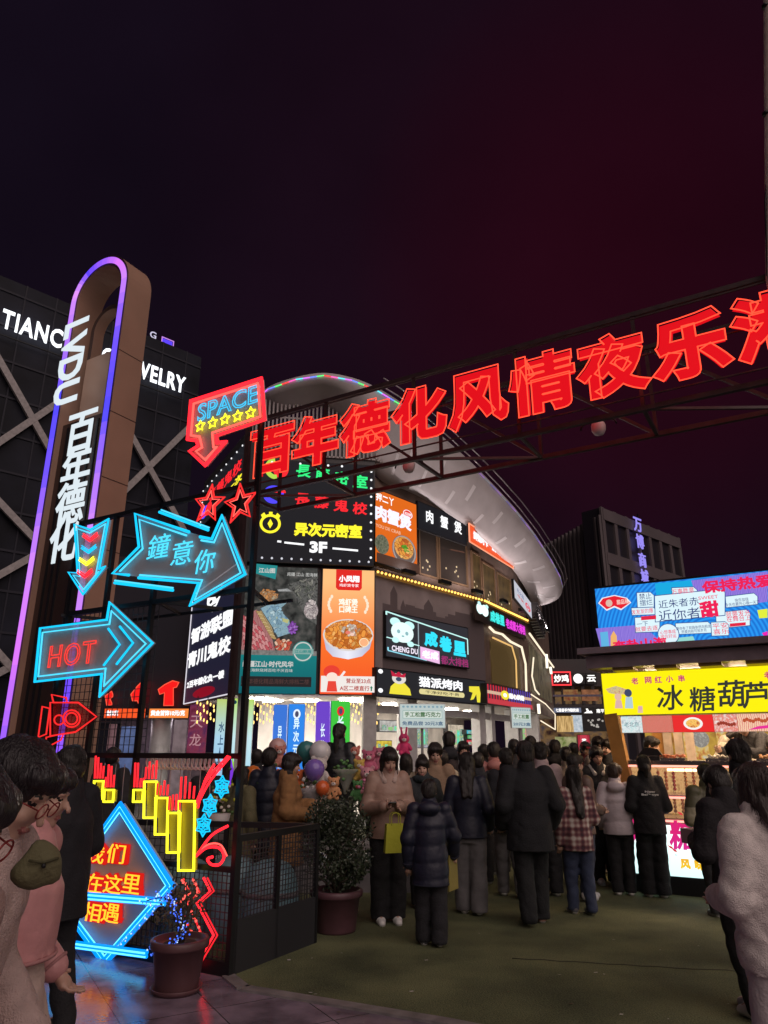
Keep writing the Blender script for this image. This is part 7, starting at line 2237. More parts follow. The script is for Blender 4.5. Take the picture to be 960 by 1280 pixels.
kid = person('child in a long navy padded coat seen from behind with one arm out', 536, 978, 7.15, 176, dict(c=(0.012, 0.014, 0.032), kind='puffer', t=.030, hem=.36, sp=.10), dict(c=(0.014, 0.014, 0.018), w=.7), dict(k='short', c=BH, puff=1.02), (0.10, 0.10, 0.12), ('swing_f', 'down'), step=(0.03, -0.03), head=(10, 0), hood=True, broad=1.05)
person('long haired woman in a short navy jacket and grey wide trousers, seen from behind', 583, 944, 8.4, 170, dict(c=NAVY_, kind='puffer', t=.026, hem=.47, sp=.30), dict(c=(0.13, 0.125, 0.13), w=.9, kind='denim'), dict(k='long', c=BH, len=.34), (0.62, 0.62, 0.6), ('pocket', 'front'), step=(0.02, -0.04), head=(8, 0), female=True, broad=1.1)
person('man walking away in a black jacket, grey jeans and bright white trainers', 632, 938, 9.3, 182, dict(c=(0.012, 0.013, 0.018), t=.022, hem=.44), dict(c=(0.17, 0.165, 0.17), w=.35, kind='denim'), dict(k='short', c=BH, puff=1.03), (0.8, 0.8, 0.8), ('down', 'front'), step=(0.06, -0.08), head=(6, 0))
person('tall man in a long black coat walking away in the middle of the lane', 656, 930, 7.95, 184, dict(c=(0.008, 0.009, 0.012), t=.030, hem=.40, flare=.01), dict(c=(0.009, 0.010, 0.012), w=.6), dict(k='short', c=BH, puff=1.06), (0.38, 0.22, 0.18), ('pocket', 'pocket'), step=(-0.05, 0.07), head=(4, 6), broad=1.16, lean=0.03)
person('woman with very long black hair in a checked flannel shirt and blue jeans', 715, 959, 8.4, 188, dict(c=(0.2, 0.1, 0.1), kind='plaid', t=.020, hem=.43, collar=0), dict(c=(0.03, 0.042, 0.085), w=.25, kind='denim'), dict(k='long', c=BH, len=.46), (0.10, 0.10, 0.11), ('front', 'down'), step=(0.04, -0.05), female=True)
person('man in a pale pinkish jacket beyond the tall man in the long black coat', 675, 931, 9.4, 176, dict(c=(0.42, 0.32, 0.33), t=.020, hem=.45), dict(c=CHAR, w=.5), dict(k='short', c=BH, puff=1.03), (0.7, 0.7, 0.68), ('down', 'front'), head=(6, -8))
person('man in a dark baseball cap and brown padded jacket turned towards the stall', 719, 944, 9.15, 118, dict(c=(0.12, 0.075, 0.06), kind='puffer', t=.024, hem=.45), dict(c=(0.03, 0.035, 0.06), w=.3, kind='denim'), dict(k='short', c=BH), (0.55, 0.55, 0.55), ('front', 'front'), step=(0.05, -0.06), cap=dict(c=(0.03, 0.02, 0.018)))
person('young man facing forward in a black jacket over a white collar', 744, 936, 10.2, -4, dict(c=(0.02, 0.02, 0.022), t=.022, hem=.46, fur=(0.62, 0.6, 0.56)), dict(c=BLK, w=.4), dict(k='short', c=BH, puff=1.05), (0.3, 0.3, 0.3), ('pocket', 'front'), head=(10, 4))
person('woman in a pale lilac hooded puffer jacket and black trousers queuing at the stall', 766, 957, 9.45, 168, dict(c=(0.46, 0.40, 0.43), kind='puffer', t=.030, hem=.46, sp=.14), dict(c=(0.009, 0.009, 0.011), w=.4), dict(k='short', c=(0.03, 0.018, 0.013), puff=1.08), (0.78, 0.77, 0.75), ('front', 'pocket'), head=(8, -35), female=True, hood=True, broad=1.08)


def back_print(t, H, J, T, W_):
    o = text('New\nBellboys', M('white_print', (0.7, 0.7, 0.7), 0.8), t, 0, 0, .040 * H, w=.13 * H, y=0, bold=0.02, name='printed_lettering')
    o.location = (0, .089 * H, .735 * H); o.rotation_euler = (R(6), 0, PI)


person('woman in a black sweatshirt with white lettering across the back', 803, 946, 9.3, 178, dict(c=(0.007, 0.007, 0.009), t=.020, hem=.45, flare=.008), dict(c=(0.006, 0.006, 0.008), w=.85), dict(k='tied', c=BH, len=.1), (0.75, 0.75, 0.75), ('front', 'front'), step=(0.0, -0.03), female=True, extra=back_print, broad=1.06)
# queue at the right
person('person in an olive and cream padded jacket at the counter, seen from behind', 880, 957, 8.3, 186, dict(c=(0.30, 0.27, 0.18), kind='puffer', t=.034, hem=.46, sp=.16, c2=(0.09, 0.085, 0.045), split=.72), dict(c=CHAR, w=.4), dict(k='short', c=BH, puff=1.04), (0.2, 0.2, 0.2), ('front', 'front'), broad=1.12)
person('broad man in a black jacket with a raised collar at the counter', 921, 928, 6.4, 176, dict(c=(0.009, 0.009, 0.011), t=.028, hem=.46, collar=2.2), dict(c=BLK, w=.5), dict(k='short', c=BH, puff=1.0, strands=400), (0.1, 0.1, 0.1), ('front', 'front'), head=(4, 10), broad=1.18)
q_dark = person('short haired youth in black leaning over a carton next to the cream fleece jacket', 904, 965, 5.4, 197, dict(c=(0.012, 0.010, 0.013), t=.024, hem=.45), dict(c=(0.008, 0.008, 0.010), w=.4), dict(k='short', c=BH, puff=1.03, strands=400), (0.65, 0.63, 0.62), ('phone', 'phone'), head=(26, -10), step=(-0.05, 0.06), lean=0.06)


def strap(t, H, J, T, W_):
    m = MB(); mt = M('black_strap', (0.012, 0.012, 0.014), 0.5)
    pts = [(-.145 * H, .03 * H, .60 * H), (-.150 * H, .03 * H, .50 * H), (-.135 * H, .055 * H, .42 * H), (-.115 * H, .08 * H, .39 * H)]
    for d in (0, .012):
        m.tube([(x * (1.02 + d), y, z) for x, y, z in smooth(pts, 6)], .006, mt, 6)
    m.build('strap', t)


person('woman with dark brown hair in a cream fleece jacket and white trousers', 940, 961, 3.75, 196, dict(c=(0.70, 0.63, 0.61), kind='fleece', t=.026, hem=.45, collar=1.6), dict(c=(0.55, 0.50, 0.50), w=.85), dict(k='long', c=(0.026, 0.016, 0.014), len=.22, puff=1.04, strands=1100), (0.5, 0.5, 0.5), ('front', 'front'), head=(6, -12), female=True, vox=0.009, broad=1.05, extra=strap, step=(0.0, 0.03))
# walkers at the left
person('man in a long black coat walking past the blue neon diamond', 93, 939, 5.0, -112, dict(c=(0.008, 0.008, 0.012), t=.030, hem=.40), dict(c=(0.008, 0.008, 0.010), w=.3), dict(k='short', c=BH, puff=1.08, strands=500), (0.05, 0.04, 0.05), ('front', 'pocket'), step=(0.07, -0.08), head=(6, -10), lean=0.04, vox=0.011, broad=1.1)
person('bowed person in spectacles and a pale fleece coat at the paving edge', -52, 960, 2.12, 88, dict(c=(0.56, 0.42, 0.39), kind='fleece', t=.022, hem=.40), dict(c=(0.45, 0.34, 0.30), w=.6), dict(k='short', c=(0.013, 0.010, 0.012), puff=1.06, strands=1100), (0.4, 0.4, 0.4), ('pocket', 'pocket'), head=(22, 0), vox=0.008, glasses=True, lean=0.20, H=1.68, seed=4, broad=0.95)
person('person in a short pink padded jacket walking half hidden by the bowed head', 50, 962, 2.95, 98, dict(c=(0.62, 0.30, 0.30), kind='puffer', t=.024, hem=.585, sp=.15), dict(c=(0.58, 0.45, 0.40), w=.9), dict(k='short', c=(0.013, 0.010, 0.012), puff=1.0), (0.4, 0.4, 0.4), ('pocket', 'pocket'), step=(0.09, -0.09), head=(14, 0), vox=0.0095, seed=11)
q_left = person('dark haired person in a mauve fleece coat cut by the edge of the view', -92, 968, 1.42, 88, dict(c=(0.50, 0.34, 0.31), kind='fleece', t=.034, hem=.25, flare=.02), dict(c=(0.45, 0.34, 0.30), w=.6), dict(k='short', c=(0.013, 0.010, 0.012), puff=1.05, strands=900), (0.4, 0.4, 0.4), ('pocket', 'pocket'), head=(24, 0), vox=0.008, seed=8, glasses=True, broad=0.9)
# around the plush toys
person('woman in a very long black quilted coat standing above the plush toys', 425, 906, 10.3, 160, dict(c=(0.016, 0.018, 0.022), kind='puffer', t=.030, hem=.22, sp=.062, flare=.005), dict(c=BLK, w=.3), dict(k='tied', c=BH, len=.34), (0.1, 0.1, 0.1), ('pocket', 'down'), z0=0.30, female=True, broad=1.05)
person('woman in a long brown teddy coat facing the plush toys', 362, 945, 8.5, 100, dict(c=(0.30, 0.155, 0.06), kind='fleece', t=.030, hem=.30, flare=.012), dict(c=BLK, w=.3), dict(k='bob', c=BH, len=.13, puff=1.05), (0.08, 0.08, 0.08), ('front', 'phone'), head=(14, 0), female=True, broad=1.05)
person('man in a navy quilted coat beside the brown teddy coat', 338, 937, 9.1, 168, dict(c=(0.016, 0.020, 0.036), kind='puffer', t=.028, hem=.36, sp=.08), dict(c=CHAR, w=.4), dict(k='short', c=BH, puff=1.03), (0.2, 0.2, 0.2), ('down', 'front'))
person('person in an olive coat behind the fence post with the small blue stars', 303, 960, 8.7, 150, dict(c=(0.12, 0.11, 0.055), t=.026, hem=.32), dict(c=CHAR, w=.4), dict(k='bob', c=BH, len=.1), (0.2, 0.2, 0.2), ('down', 'front'), female=True)
person('dark haired person by the foot of the lime tinted banner pillar', 322, 938, 11.5, 180, dict(c=(0.02, 0.02, 0.024), t=.022), dict(c=CHAR), dict(k='short', c=BH), vox=0.016)
person('person in a black hood glimpsed through the mesh above the coiled cable', 262, 948, 9.4, 20, dict(c=(0.02, 0.017, 0.02), t=.026), dict(c=CHAR), dict(k='bob', c=BH), vox=0.016, female=True)
person('person glimpsed through the mesh behind the short yellow candles', 143, 936, 9.6, 170, dict(c=(0.03, 0.028, 0.03), t=.022), dict(c=CHAR), dict(k='short', c=BH), vox=0.016)
# the crowd under the entrance and down the lane
crowd = [(561, 917, 11.8, 178, (0.02, 0.022, 0.03), 'short', 'tall man in a dark jacket under the pale price board'), (579, 929, 11.0, 0, (0.04, 0.03, 0.03), 'short', 'older man facing forward with cropped hair beyond the navy jacket woman'),
         (597, 943, 10.2, 172, (0.018, 0.02, 0.028), 'short', 'dark haired person just past the long haired woman in the short navy jacket'), (617, 930, 10.9, 182, (0.48, 0.20, 0.18), 'short', 'person in a salmon hooded top among the dark heads'),
         (642, 926, 12.2, 178, (0.03, 0.03, 0.035), 'short', 'dark head beneath the narrower price board'), (662, 922, 12.8, 184, (0.016, 0.016, 0.02), 'short', 'dark head just above the tall man in the long black coat'),
         (693, 927, 12.4, 176, (0.03, 0.03, 0.03), 'short', 'dark haired person between the pinkish jacket and the crimson board'), (707, 936, 11.2, 170, (0.30, 0.25, 0.20), 'short', 'person in a cream coat just past the woman in the checked shirt'),
         (731, 929, 13.4, 0, (0.10, 0.02, 0.025), 'cap', 'person in a crimson cap under the crimson tapered board'), (747, 923, 11.6, 15, (0.28, 0.25, 0.23), 'bob', 'pale faced woman with bobbed hair behind the young man with the white collar'),
         (758, 926, 11.0, -45, (0.02, 0.02, 0.022), 'short', 'man looking sideways next to the wooden corner post'), (508, 944, 10.8, 160, (0.25, 0.21, 0.15), 'bob', 'person in a camouflage tan coat beside the pink plush bears'),
         (552, 940, 10.4, 190, (0.5, 0.44, 0.33), 'short', 'person in a cream padded jacket beyond the camel jacket'), (604, 932, 13.0, 178, (0.02, 0.02, 0.026), 'bob', 'bobbed dark head far under the entrance beam'),
         (684, 934, 13.6, 175, (0.05, 0.05, 0.05), 'bob', 'bobbed dark head far down the lane before the terrace'), (716, 930, 14.5, 182, (0.02, 0.025, 0.03), 'short', 'farthest dark head in the lane under the thin white fascia'),
         (472, 942, 11.5, 175, (0.03, 0.03, 0.034), 'short', 'dark haired man at the yellow lit counter behind the plush toys'), (386, 948, 11.4, 170, (0.04, 0.03, 0.03), 'short', 'dark head among the balloons by the deep blue banner pillar')]
for u, v, Y, yw, c, hk, lab in crowd:
    person(lab, u, v, Y, yw, dict(c=c, kind='puffer' if sum(c) > .3 else 'coat', t=.024, hem=.44), dict(c=CHAR, w=.4), dict(k='bob' if hk == 'bob' else 'short', c=BH, puff=1.04), (0.3, 0.3, 0.3), [('front', 'pocket'), ('pocket', 'down'), ('down', 'down')][u % 3], head=((u * 7) % 14 - 2, (u * 5) % 30 - 15), vox=0.016, female=hk == 'bob', cap=dict(c=(0.35, 0.03, 0.05)) if hk == 'cap' else None, hood=(u % 4 == 1))
# stall workers
def at_stall(u, v, off):
    s, z = FSt.sz(u, v, off); return FSt.pt(s, z, off)
for u, v, off, yw, c, kw, lab in ((811, 925, -1.25, 25, (0.10, 0.07, 0.06), dict(mask=(0.75, 0.32, 0.10), cap=dict(c=(0.012, 0.012, 0.014), brim=0), head=(14, 25)), 'stall worker in an orange mask and a black cap behind the scale'),
                                  (888, 921, -1.2, 60, (0.40, 0.36, 0.28), dict(head=(45, 0), lean=0.35, arms=('reach', 'reach')), 'stall worker bent low over the worktop in a cream sweater'),
                                  (944, 908, -1.3, -60, (0.03, 0.03, 0.034), dict(head=(35, 0), lean=0.28, cap=dict(c=(0.45, 0.42, 0.4)), arms=('reach', 'reach')), 'stall worker in a grey cap and a black padded vest leaning forward'),
                                  (966, 925, -0.95, -30, (0.55, 0.5, 0.45), dict(head=(20, 0), arms=('front', 'reach')), 'stall worker in a pale apron at the end of the counter')):
    p = at_stall(u, v, off)
    person(lab, u, v, p.y, yw, dict(c=c, t=.020, hem=.46), dict(c=CHAR), dict(k='short', c=BH), arms=kw.pop('arms', ('front', 'front')), pos=p, H=1.68, z0=p.z - (1.64 if 'lean' not in kw else 1.52), vox=0.0125, **kw)
# ------------------------------------------------------------------ held things
def bag(label, loc, rotz, c, w=0.22, h=0.26, d=0.09, emblem=None):
    t = thing('shopping_bag', label, 'bag', loc, rotz)
    mt = M('bag_%.2f_%.2f' % (c[0], c[2]), c, 0.55, bump=0.3, bscale=14)
    m = MB()
    vs = [(-w * .42, -d / 2, h), (w * .42, -d / 2, h), (w * .42, d / 2, h), (-w * .42, d / 2, h), (-w / 2, -d / 2, 0), (w / 2, -d / 2, 0), (w / 2, d / 2, 0), (-w / 2, d / 2, 0)]
    m.add(vs, [(0, 1, 5, 4), (1, 2, 6, 5), (2, 3, 7, 6), (3, 0, 4, 7), (4, 5, 6, 7)], mt)
    m.build('bag_body', t)
    for y in (-d / 2, d / 2):
        MB().tube(smooth([(-w * .2, y, h - .01), (-w * .17, y, h + .09), (w * .17, y, h + .09), (w * .2, y, h - .01)], 5), .004, mt, 6).build('handle', t)
    return t


def wpos(pr, local):
    t_ = pr[0]
    return t_.location + Matrix.Rotation(t_.rotation_euler.z, 3, 'Z') @ Vector(local)


def hands(pr):
    J_ = pr[2]; return (Vector(J_[-1][5]) + Vector(J_[1][5])) / 2


p = wpos(w_phone, hands(w_phone) + Vector((0.02, -0.07, -0.42))); bag('yellow green paper bag hanging from the hands of the tan puffer woman', (p.x, p.y, p.z), R(12), (0.50, 0.52, 0.04))
p = atY(562, 1112, 7.35); bag('olive yellow paper bag beside the child in navy', (p.x, p.y, p.z), R(60), (0.27, 0.22, 0.05), 0.2, 0.30)
p = atY(44, 1112, 1.70); t = thing('shoulder_bag', 'olive canvas bag hugged by the person in spectacles', 'bag', (p.x, p.y, p.z), R(40))
v = Vol(0.008); v.ell((0, 0, .05), (.042, .028, .048), .012); v.cap((-.025, 0, .03), .024, (.025, 0, .03), .024, .015); v.posts.append(lambda F, X, Y, Z: F + 0.003 * np.sin(X * 70 + Z * 50) + 0.003 * np.sin(Z * 90 - X * 30))
v.build('bag_body', [cloth((0.13, 0.12, 0.06), 'coat')], t)
m = MB(); m.tube([(-.03, -.030, .062), (0, -.034, .056), (.03, -.030, .062)], .003, cloth((0.07, 0.065, 0.03), 'coat'), 6); m.ell((0, -.036, .05), (.005, .003, .005), BLACK, 8, 5); m.build('flap', t)
p = wpos(q_dark, hands(q_dark) + Vector((0, -0.10, -0.03))); t = thing('food_carton', 'pale pink carton held by the youth in black', 'carton', (p.x, p.y, p.z), R(20))
MB().box((0, 0, .05), (.16, .12, .10), M('pink_card', (0.55, 0.36, 0.38), 0.6)).build('carton_body', t)
m = MB(); m.box((0, -.0625, .065), (.15, .003, .02), M('carton_print', (0.25, 0.06, 0.08), 0.6)); m.box((0, -.0625, .03), (.15, .003, .012), M('carton_white', (0.7, 0.66, 0.66), 0.6)); m.build('printed_band', t)
def phone(label, p, rz, rx, s=0.6):
    t = thing('mobile_phone', label, 'phone', p, rz); t.rotation_euler = (rx, 0, rz)
    MB().box((0, 0, 0), (.074, .155, .009), M('phone_case', (0.02, 0.02, 0.022), 0.3)).build('phone_body', t)
    MB().box((0, 0, .0052), (.068, .146, .001), E((0.75, 0.85, 1.0), s, True)).build('phone_screen', t)
p = wpos(w_phone, hands(w_phone) + Vector((-0.02, -0.10, 0.02))); phone('dim phone in the hands of the tan puffer woman', (p.x, p.y, p.z), R(8), R(-20), 0.35)

# ------------------------------------------------------------------ potted shrubs
LEAF = M('shrub_leaf', (0.022, 0.034, 0.016), 0.45, var=0.5, vscale=7)
LEAF2 = M('dry_leaf', (0.085, 0.062, 0.03), 0.6, var=0.5, vscale=7)
BARK = M('bark', (0.06, 0.045, 0.032), 0.8)
def shrub(label, loc, h0, crown, n, leaf, seed, size=0.03, plates=True, holes=6):
    rg = random.Random(seed)
    t = thing('potted_shrub', label, 'plant', loc)
    tips = []
    m = MB()
    for k in range(16):
        a = rg.uniform(0, 2 * PI)
        pts = [(0.02 * math.cos(a), 0.02 * math.sin(a), 0)]
        r = rg.uniform(0.25, 0.95)
        e_ = Vector((crown[0] * r * math.cos(a), crown[1] * r * math.sin(a), h0 + crown[2] * rg.uniform(0.2, 1.8)))
        for q in (0.35, 0.7, 1.0):
            pts.append((e_.x * q ** 1.4 + rg.uniform(-.02, .02), e_.y * q ** 1.4 + rg.uniform(-.02, .02), e_.z * q))
            tips.append(Vector(pts[-1]))
        m.tube(pts, 0.011, BARK, 5, r2=0.004)
    m.build('stem', t)
    vs, fs = [], []
    cen = [Vector((crown[0] * rg.uniform(-.8, .8), crown[1] * rg.uniform(-.8, .8), h0 + crown[2] * (1 + rg.uniform(-.85, .85)))) for _ in range(34)]
    gaps = [Vector((crown[0] * rg.uniform(-1, 1), crown[1] * rg.uniform(-1, 1), h0 + crown[2] * (1 + rg.uniform(-.9, .9)))) for _ in range(holes)]
    while len(fs) < n:
        c = rg.choice(cen)
        p = c + Vector((rg.gauss(0, 1), rg.gauss(0, 1), rg.gauss(0, 1))) * crown[0] * 0.24
        q = Vector((p.x / crown[0], p.y / crown[1], (p.z - h0 - crown[2]) / crown[2]))
        if q.length > 1.12 or any((p - g).length < crown[0] * 0.22 for g in gaps): continue
        d = Vector((rg.gauss(0, 1), rg.gauss(0, 1), rg.gauss(0.3, 1))).normalized()
        s_ = d.orthogonal().normalized() * size * 0.42 * rg.uniform(.7, 1.2)
        L = size * rg.uniform(.7, 1.5)
        up = d.cross(s_).normalized() * size * .12
        b = len(vs)
        vs += [p, p + d * L * .5 + s_ + up, p + d * L, p + d * L * .5 - s_ + up]
        fs += [(b, b + 1, b + 2, b + 3)]
    MB().add(vs, fs, leaf).build('foliage', t)
    return t


def pot(label, loc, r0, r1, h, c, square=False, saucer=True):
    t = thing('plant_pot', label, 'pot', loc, R(8))
    mt = M('pot_%.2f' % c[0], c, 0.45, var=0.2, vscale=5)
    if square:
        m = MB()
        for (za, zb, ra, rb) in ((0.0, h * .86, r0, r1 * .97), (h * .86, h, r1 * 1.06, r1 * 1.08)):
            vs = [(sx * r, sy * r, z) for z, r in ((za, ra), (zb, rb)) for sx, sy in ((-1, -1), (1, -1), (1, 1), (-1, 1))]
            m.add(vs, [(0, 1, 5, 4), (1, 2, 6, 5), (2, 3, 7, 6), (3, 0, 4, 7), (3, 2, 1, 0), (4, 5, 6, 7)], mt)
        m.build('pot_body', t)
        MB().box((0, 0, h + 0.004), (r1 * 1.9, r1 * 1.9, 0.01), M('soil', (0.03, 0.022, 0.016), 0.9)).build('soil', t)
    else:
        MB().lathe([(r0, 0), (r0 * 1.03, .02), (r1, h * .82), (r1 * 1.1, h * .83), (r1 * 1.13, h * .87), (r1 * 1.13, h * .97), (r1 * 1.08, h), (r1 * .98, h), (r1 * .96, h * .9)], mt, n=32).build('pot_body', t)
        MB().lathe([(r1 * .95, h * .88), (r1 * .5, h * .91), (0.01, h * .92)], M('soil', (0.03, 0.022, 0.016), 0.9), n=24).build('soil', t)
    if saucer: MB().lathe([(r0 * 1.1, 0.0), (r0 * 1.28, .035), (r0 * 1.24, .04), (r0 * 1.1, .015)], mt, n=32).build('saucer', t)
    return t


p = atZ(418, 1172); pr_ = Vector((p.x, p.y + 0.2, 0.012))
pot('dark plum planter on the turf by the end of the low fence', pr_, 0.185, 0.225, 0.36, (0.09, 0.04, 0.05), False, False)
shrub('dense dark evergreen shrub in the plum planter on the turf', pr_ + Vector((0, 0, 0.33)), 0.04, (0.34, 0.33, 0.42), 4200, LEAF, 4, 0.034, holes=12)
p = atZ(210, 1252); pl_ = Vector((p.x, p.y + 0.2, 0.004))
pot('round plum planter with a thick lip on the paving before the neon fence', pl_, 0.145, 0.188, 0.34, (0.10, 0.045, 0.05))
shrub('thin dry shrub in the round planter, wound with blue fairy lights', pl_ + Vector((0, 0, 0.31)), 0.05, (0.20, 0.18, 0.19), 480, LEAF2, 6, 0.024, holes=7)
t = thing('fairy_lights', 'blue fairy light rope wound from the diamond round the dry shrub', 'string light', pl_ + Vector((0, 0, 0.3)))
m = MB(); wr_ = MB()
gpx = [(183, 1126), (205, 1122), (217, 1133), (226, 1150), (229, 1163), (217, 1180), (200, 1190), (190, 1186)]
g3 = smooth([tuple(atY(u, v, 5.9) - t.location) for u, v in gpx], 8)
wr_.tube(g3, 0.004, BLACK, 5); wr_.build('cable', t)
rs = random.Random(2)
for q in g3:
    for k in range(3):
        m.ell(Vector(q) + Vector((rs.gauss(0, .02), rs.gauss(0, .02), rs.gauss(0, .02))), (.0065,) * 3, E((0.06, 0.16, 1.0), 1.3) if rs.random() < .85 else E((0.5, 0.65, 1.0), 1.3), 6, 4)
for k in range(60):
    f_ = k / 60
    u, v = 217 - 70 * f_, 1112 + 72 * f_
    q = atY(u, v, 6.1) - t.location + Vector((rs.gauss(0, .008), 0, rs.gauss(0, .008)))
    m.ell(q, (.006,) * 3, E((0.06, 0.16, 1.0), 1.3) if rs.random() < .75 else E((0.5, 0.65, 1.0), 1.3), 6, 4)
m.build('bulb', t)

# ------------------------------------------------------------------ plush toys, balloons and flowers on the low stand
sp_ = atY(440, 1000, 10.1)
t = thing('display_stand', 'low grey stand holding the plush toys before the mall entrance', 'stand', (-0.85, 10.25, 0.012))
m = MB(); m.box((0, 0, .14), (2.9, 1.3, .28), M('stand_grey', (0.2, 0.19, 0.2), 0.5, var=0.2)); m.build('platform', t)
m = MB(); m.box((0.35, 0.1, .45), (1.9, .7, .06), GREY)
for sx in (-.5, 1.2): m.box((sx, 0.1, .35), (.06, .6, .15), GREY)
m.build('shelf', t)
def plush(label, u, v, Y, s, c, face=(0.75, 0.7, 0.65), yaw=0, ears='round', group='plush toys on the stand'):
    p = atY(u, v, Y)
    t = thing('plush_toy', label, 'plush toy', (p.x, p.y, p.z - s * .5), R(yaw), group)
    mt, mf = cloth(c, 'fleece'), cloth(face, 'fleece')
    v = Vol(max(0.011, s * .035))
    v.ell((0, 0, .3 * s), (.26 * s, .22 * s, .30 * s), .03 * s); v.ell((0, -.02 * s, .72 * s), (.25 * s, .22 * s, .22 * s), .02 * s)
    for sg in (-1, 1):
        if ears == 'round': v.ell((sg * .20 * s, 0, .91 * s), (.09 * s, .05 * s, .09 * s), .02 * s)
        else: v.cap((sg * .09 * s, 0, .9 * s), .06 * s, (sg * .13 * s, .02 * s, 1.22 * s), .045 * s, .02 * s)
        v.cap((sg * .2 * s, -.03 * s, .45 * s), .09 * s, (sg * .3 * s, -.16 * s, .28 * s), .08 * s, .03 * s); v.cap((sg * .13 * s, -.1 * s, .12 * s), .11 * s, (sg * .17 * s, -.32 * s, .1 * s), .10 * s, .03 * s)
    v.build('plush_body', [mt], t)
    m = MB(); m.ell((0, -.2 * s, .68 * s), (.11 * s, .07 * s, .085 * s), mf); m.ell((0, -.27 * s, .71 * s), (.03 * s, .02 * s, .022 * s), EYE, 8, 6)
    for sg in (-1, 1): m.ell((sg * .09 * s, -.215 * s, .79 * s), (.026 * s, .02 * s, .03 * s), EYE, 8, 6)
    m.build('face', t)


PK, HP, ORN, WHP, TLP, YLP = (0.55, 0.14, 0.24), (0.65, 0.30, 0.36), (0.65, 0.16, 0.05), (0.62, 0.58, 0.55), (0.05, 0.22, 0.22), (0.6, 0.42, 0.10)
plush('deep pink plush bear next to the yellow one at the end of the stand', 461, 953, 10.0, .34, PK)
plush('small yellow plush bear in front of the coral one', 449, 962, 9.95, .28, YLP)
plush('coral plush bear against the hem of the long black quilted coat', 443, 946, 10.2, .30, (0.6, 0.2, 0.16))
plush('large pale pink plush bear lying low under the deep pink one', 459, 975, 9.8, .36, HP)
plush('hot pink plush rabbit with long ears under the yellow lit counter', 505, 930, 10.9, .32, (0.7, 0.06, 0.20), ears='long')
plush('rose plush bear beside the long haired phone woman', 474, 948, 10.3, .32, (0.55, 0.18, 0.26), face=(0.7, 0.5, 0.5))
plush('white plush bear wrapped in clear film in front of the brown teddy coat', 399, 965, 9.6, .40, WHP)
plush('orange plush bear low in front of the brown teddy coat', 371, 977, 9.5, .30, ORN)
plush('cream plush rabbit at the foot of the long black quilted coat', 404, 1004, 9.55, .36, (0.66, 0.6, 0.5), ears='long')
plush('salmon plush bear peeping over the navy quilted coat', 350, 945, 10.4, .30, (0.6, 0.25, 0.2))
plush('grey white plush bear beside the teal balloon', 408, 944, 10.6, .34, (0.45, 0.46, 0.48))
plush('green and red plush bear low by the phone woman', 447, 988, 9.7, .26, (0.08, 0.24, 0.08), face=(0.6, 0.08, 0.1))
plush('pale orange plush bear on the ledge beside the cream rabbit', 417, 985, 9.5, .28, (0.65, 0.32, 0.15))
def balloon(label, u, v, Y, r, c, group='balloons over the stand'):
    p = atY(u, v, Y)
    t = thing('balloon', label, 'balloon', p, 0, group)
    mt = M('balloon_%.2f_%.2f' % (c[0], c[2]), c, 0.2, coat=0.3)
    MB().lathe([(0.004, -r * 1.18), (r * .12, -r * 1.12), (r * .5, -r * .9), (r * .85, -r * .5), (r, 0), (r * .9, r * .45), (r * .55, r * .85), (0.004, r)], mt, n=20).build('skin', t)
    MB().tube([(0, 0, -r * 1.15), (.01, 0, -r * 1.8), (-.01, .02, -p.z + .75 if p.z > 1.2 else -r * 2.5)], .003, M('white_cable', None), 4).build('string', t)


balloon('teal balloon over the plush toys', 383, 939, 10.3, .14, TLP)
balloon('white balloon before the deep blue banner pillar', 400, 940, 10.1, .15, (0.66, 0.66, 0.68))
balloon('violet foil balloon over the white plush bear', 393, 962, 9.4, .13, (0.22, 0.14, 0.5))
balloon('orange balloon beside the olive coat', 316, 968, 9.6, .11, (0.7, 0.18, 0.03))
balloon('lime balloon above the olive coat', 299, 977, 9.2, .10, (0.45, 0.5, 0.03))
balloon('pale pink balloon beyond the brown teddy coat', 347, 934, 10.8, .13, (0.62, 0.38, 0.36))
balloon('small orange red balloon at the hand of the teddy coat woman', 403, 985, 9.3, .09, (0.7, 0.14, 0.04))
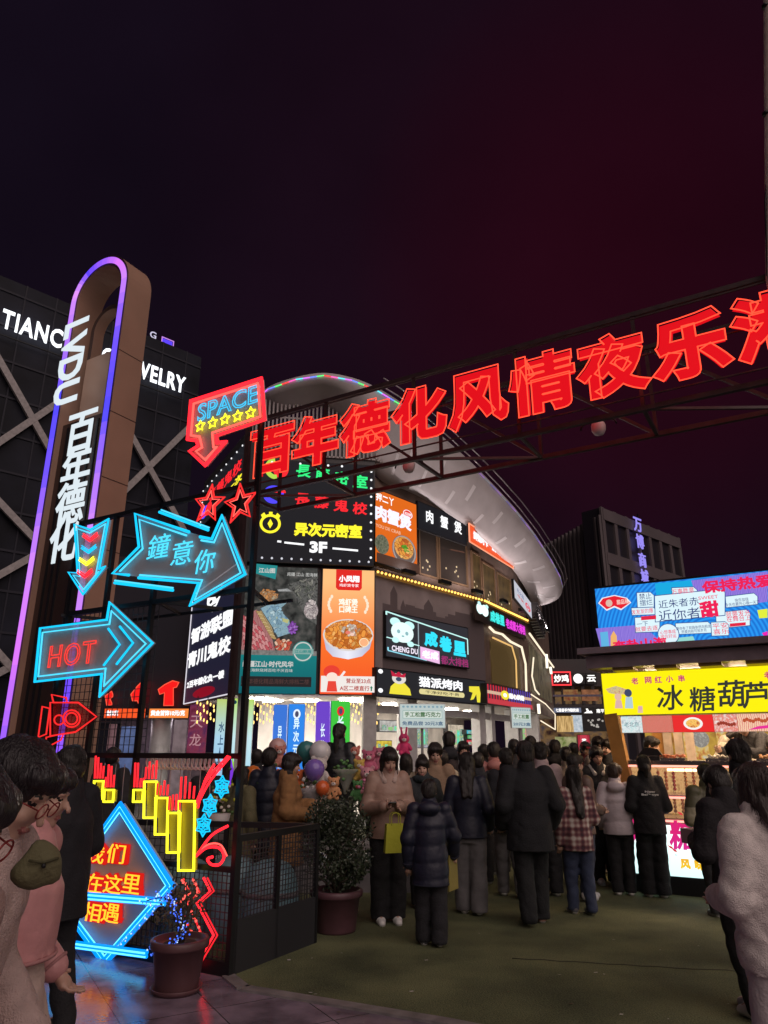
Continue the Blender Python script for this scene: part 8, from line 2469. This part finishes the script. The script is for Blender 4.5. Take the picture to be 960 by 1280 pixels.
# garland of yellow green flowers behind the star cluster
t = thing('flower_bunch', 'yellow green bunch of wrapped flowers behind the small blue stars', 'flowers', atY(275, 1010, 7.6))
m = MB(); rs = random.Random(8)
for k in range(60):
    m.ell((rs.gauss(0, .06), rs.gauss(0, .05), rs.gauss(.06, .12)), (.018, .018, .016), [M('flower_lime', (0.42, 0.46, 0.03), 0.6), M('flower_leaf', (0.06, 0.12, 0.03), 0.6), M('flower_white', (0.6, 0.58, 0.5), 0.6)][k % 3], 7, 5)
m.build('bloom', t)
m = MB(); m.lathe([(.03, -.42), (.09, -.15), (.11, -.05)], M('wrap_paper', (0.45, 0.43, 0.42), 0.5), n=14); m.build('wrapping', t)

# wrapped bouquets among the plush toys
for j, (u, v, Y, c, lab) in enumerate(((388, 992, 9.4, (0.62, 0.6, 0.58), 'white wrapped bouquet below the white plush bear'), (330, 990, 9.2, (0.5, 0.46, 0.05), 'lime wrapped bouquet in front of the navy quilted coat'), (352, 972, 9.7, (0.6, 0.12, 0.05), 'scarlet wrapped bouquet beyond the orange plush bear'), (470, 985, 9.5, (0.6, 0.2, 0.32), 'rose wrapped bouquet by the knees of the phone woman'), (432, 968, 9.9, (0.1, 0.25, 0.08), 'leafy wrapped bouquet under the small yellow plush bear'))):
    t = thing('flower_bunch', lab, 'flowers', atY(u, v, Y), 0, 'wrapped bouquets on the stand')
    m = MB()
    for k in range(46):
        m.ell((rs.gauss(0, .075), rs.gauss(0, .06), rs.gauss(.05, .06)), (.024, .024, .02), M('petal_%d' % j, c, 0.6) if k % 4 else M('flower_leaf', None), 7, 5)
    m.build('bloom', t)
    MB().lathe([(.02, -.24), (.05, -.14), (.13, .01), (.17, .06), (.16, .065)], M('wrap_%d' % j, [(0.6, 0.56, 0.58), (0.5, 0.5, 0.2), (0.6, 0.25, 0.2), (0.62, 0.35, 0.45), (0.5, 0.52, 0.45)][j], 0.25, alpha=0.5), n=14, wob=.09).build('wrapping', t)
# scraps trodden into the turf and paving
m = MB(); rs = random.Random(31)
for k in range(40):
    u, v = rs.uniform(300, 940), rs.uniform(1150, 1275)
    p = atZ(u, v, 0.02); r = rs.uniform(.006, .022); a = rs.uniform(0, 6.28)
    m.add([p + Vector((r * math.cos(a + q), r * .6 * math.sin(a + q), .002 * (q > 2))) for q in (0, 1.5, 3.1, 4.6)], [(0, 1, 2, 3)], M('paper_scrap', (0.5, 0.48, 0.45), 0.8) if k % 3 else M('leaf_scrap', (0.10, 0.06, 0.03), 0.8))
tag(m.build('litter'), kind='stuff')
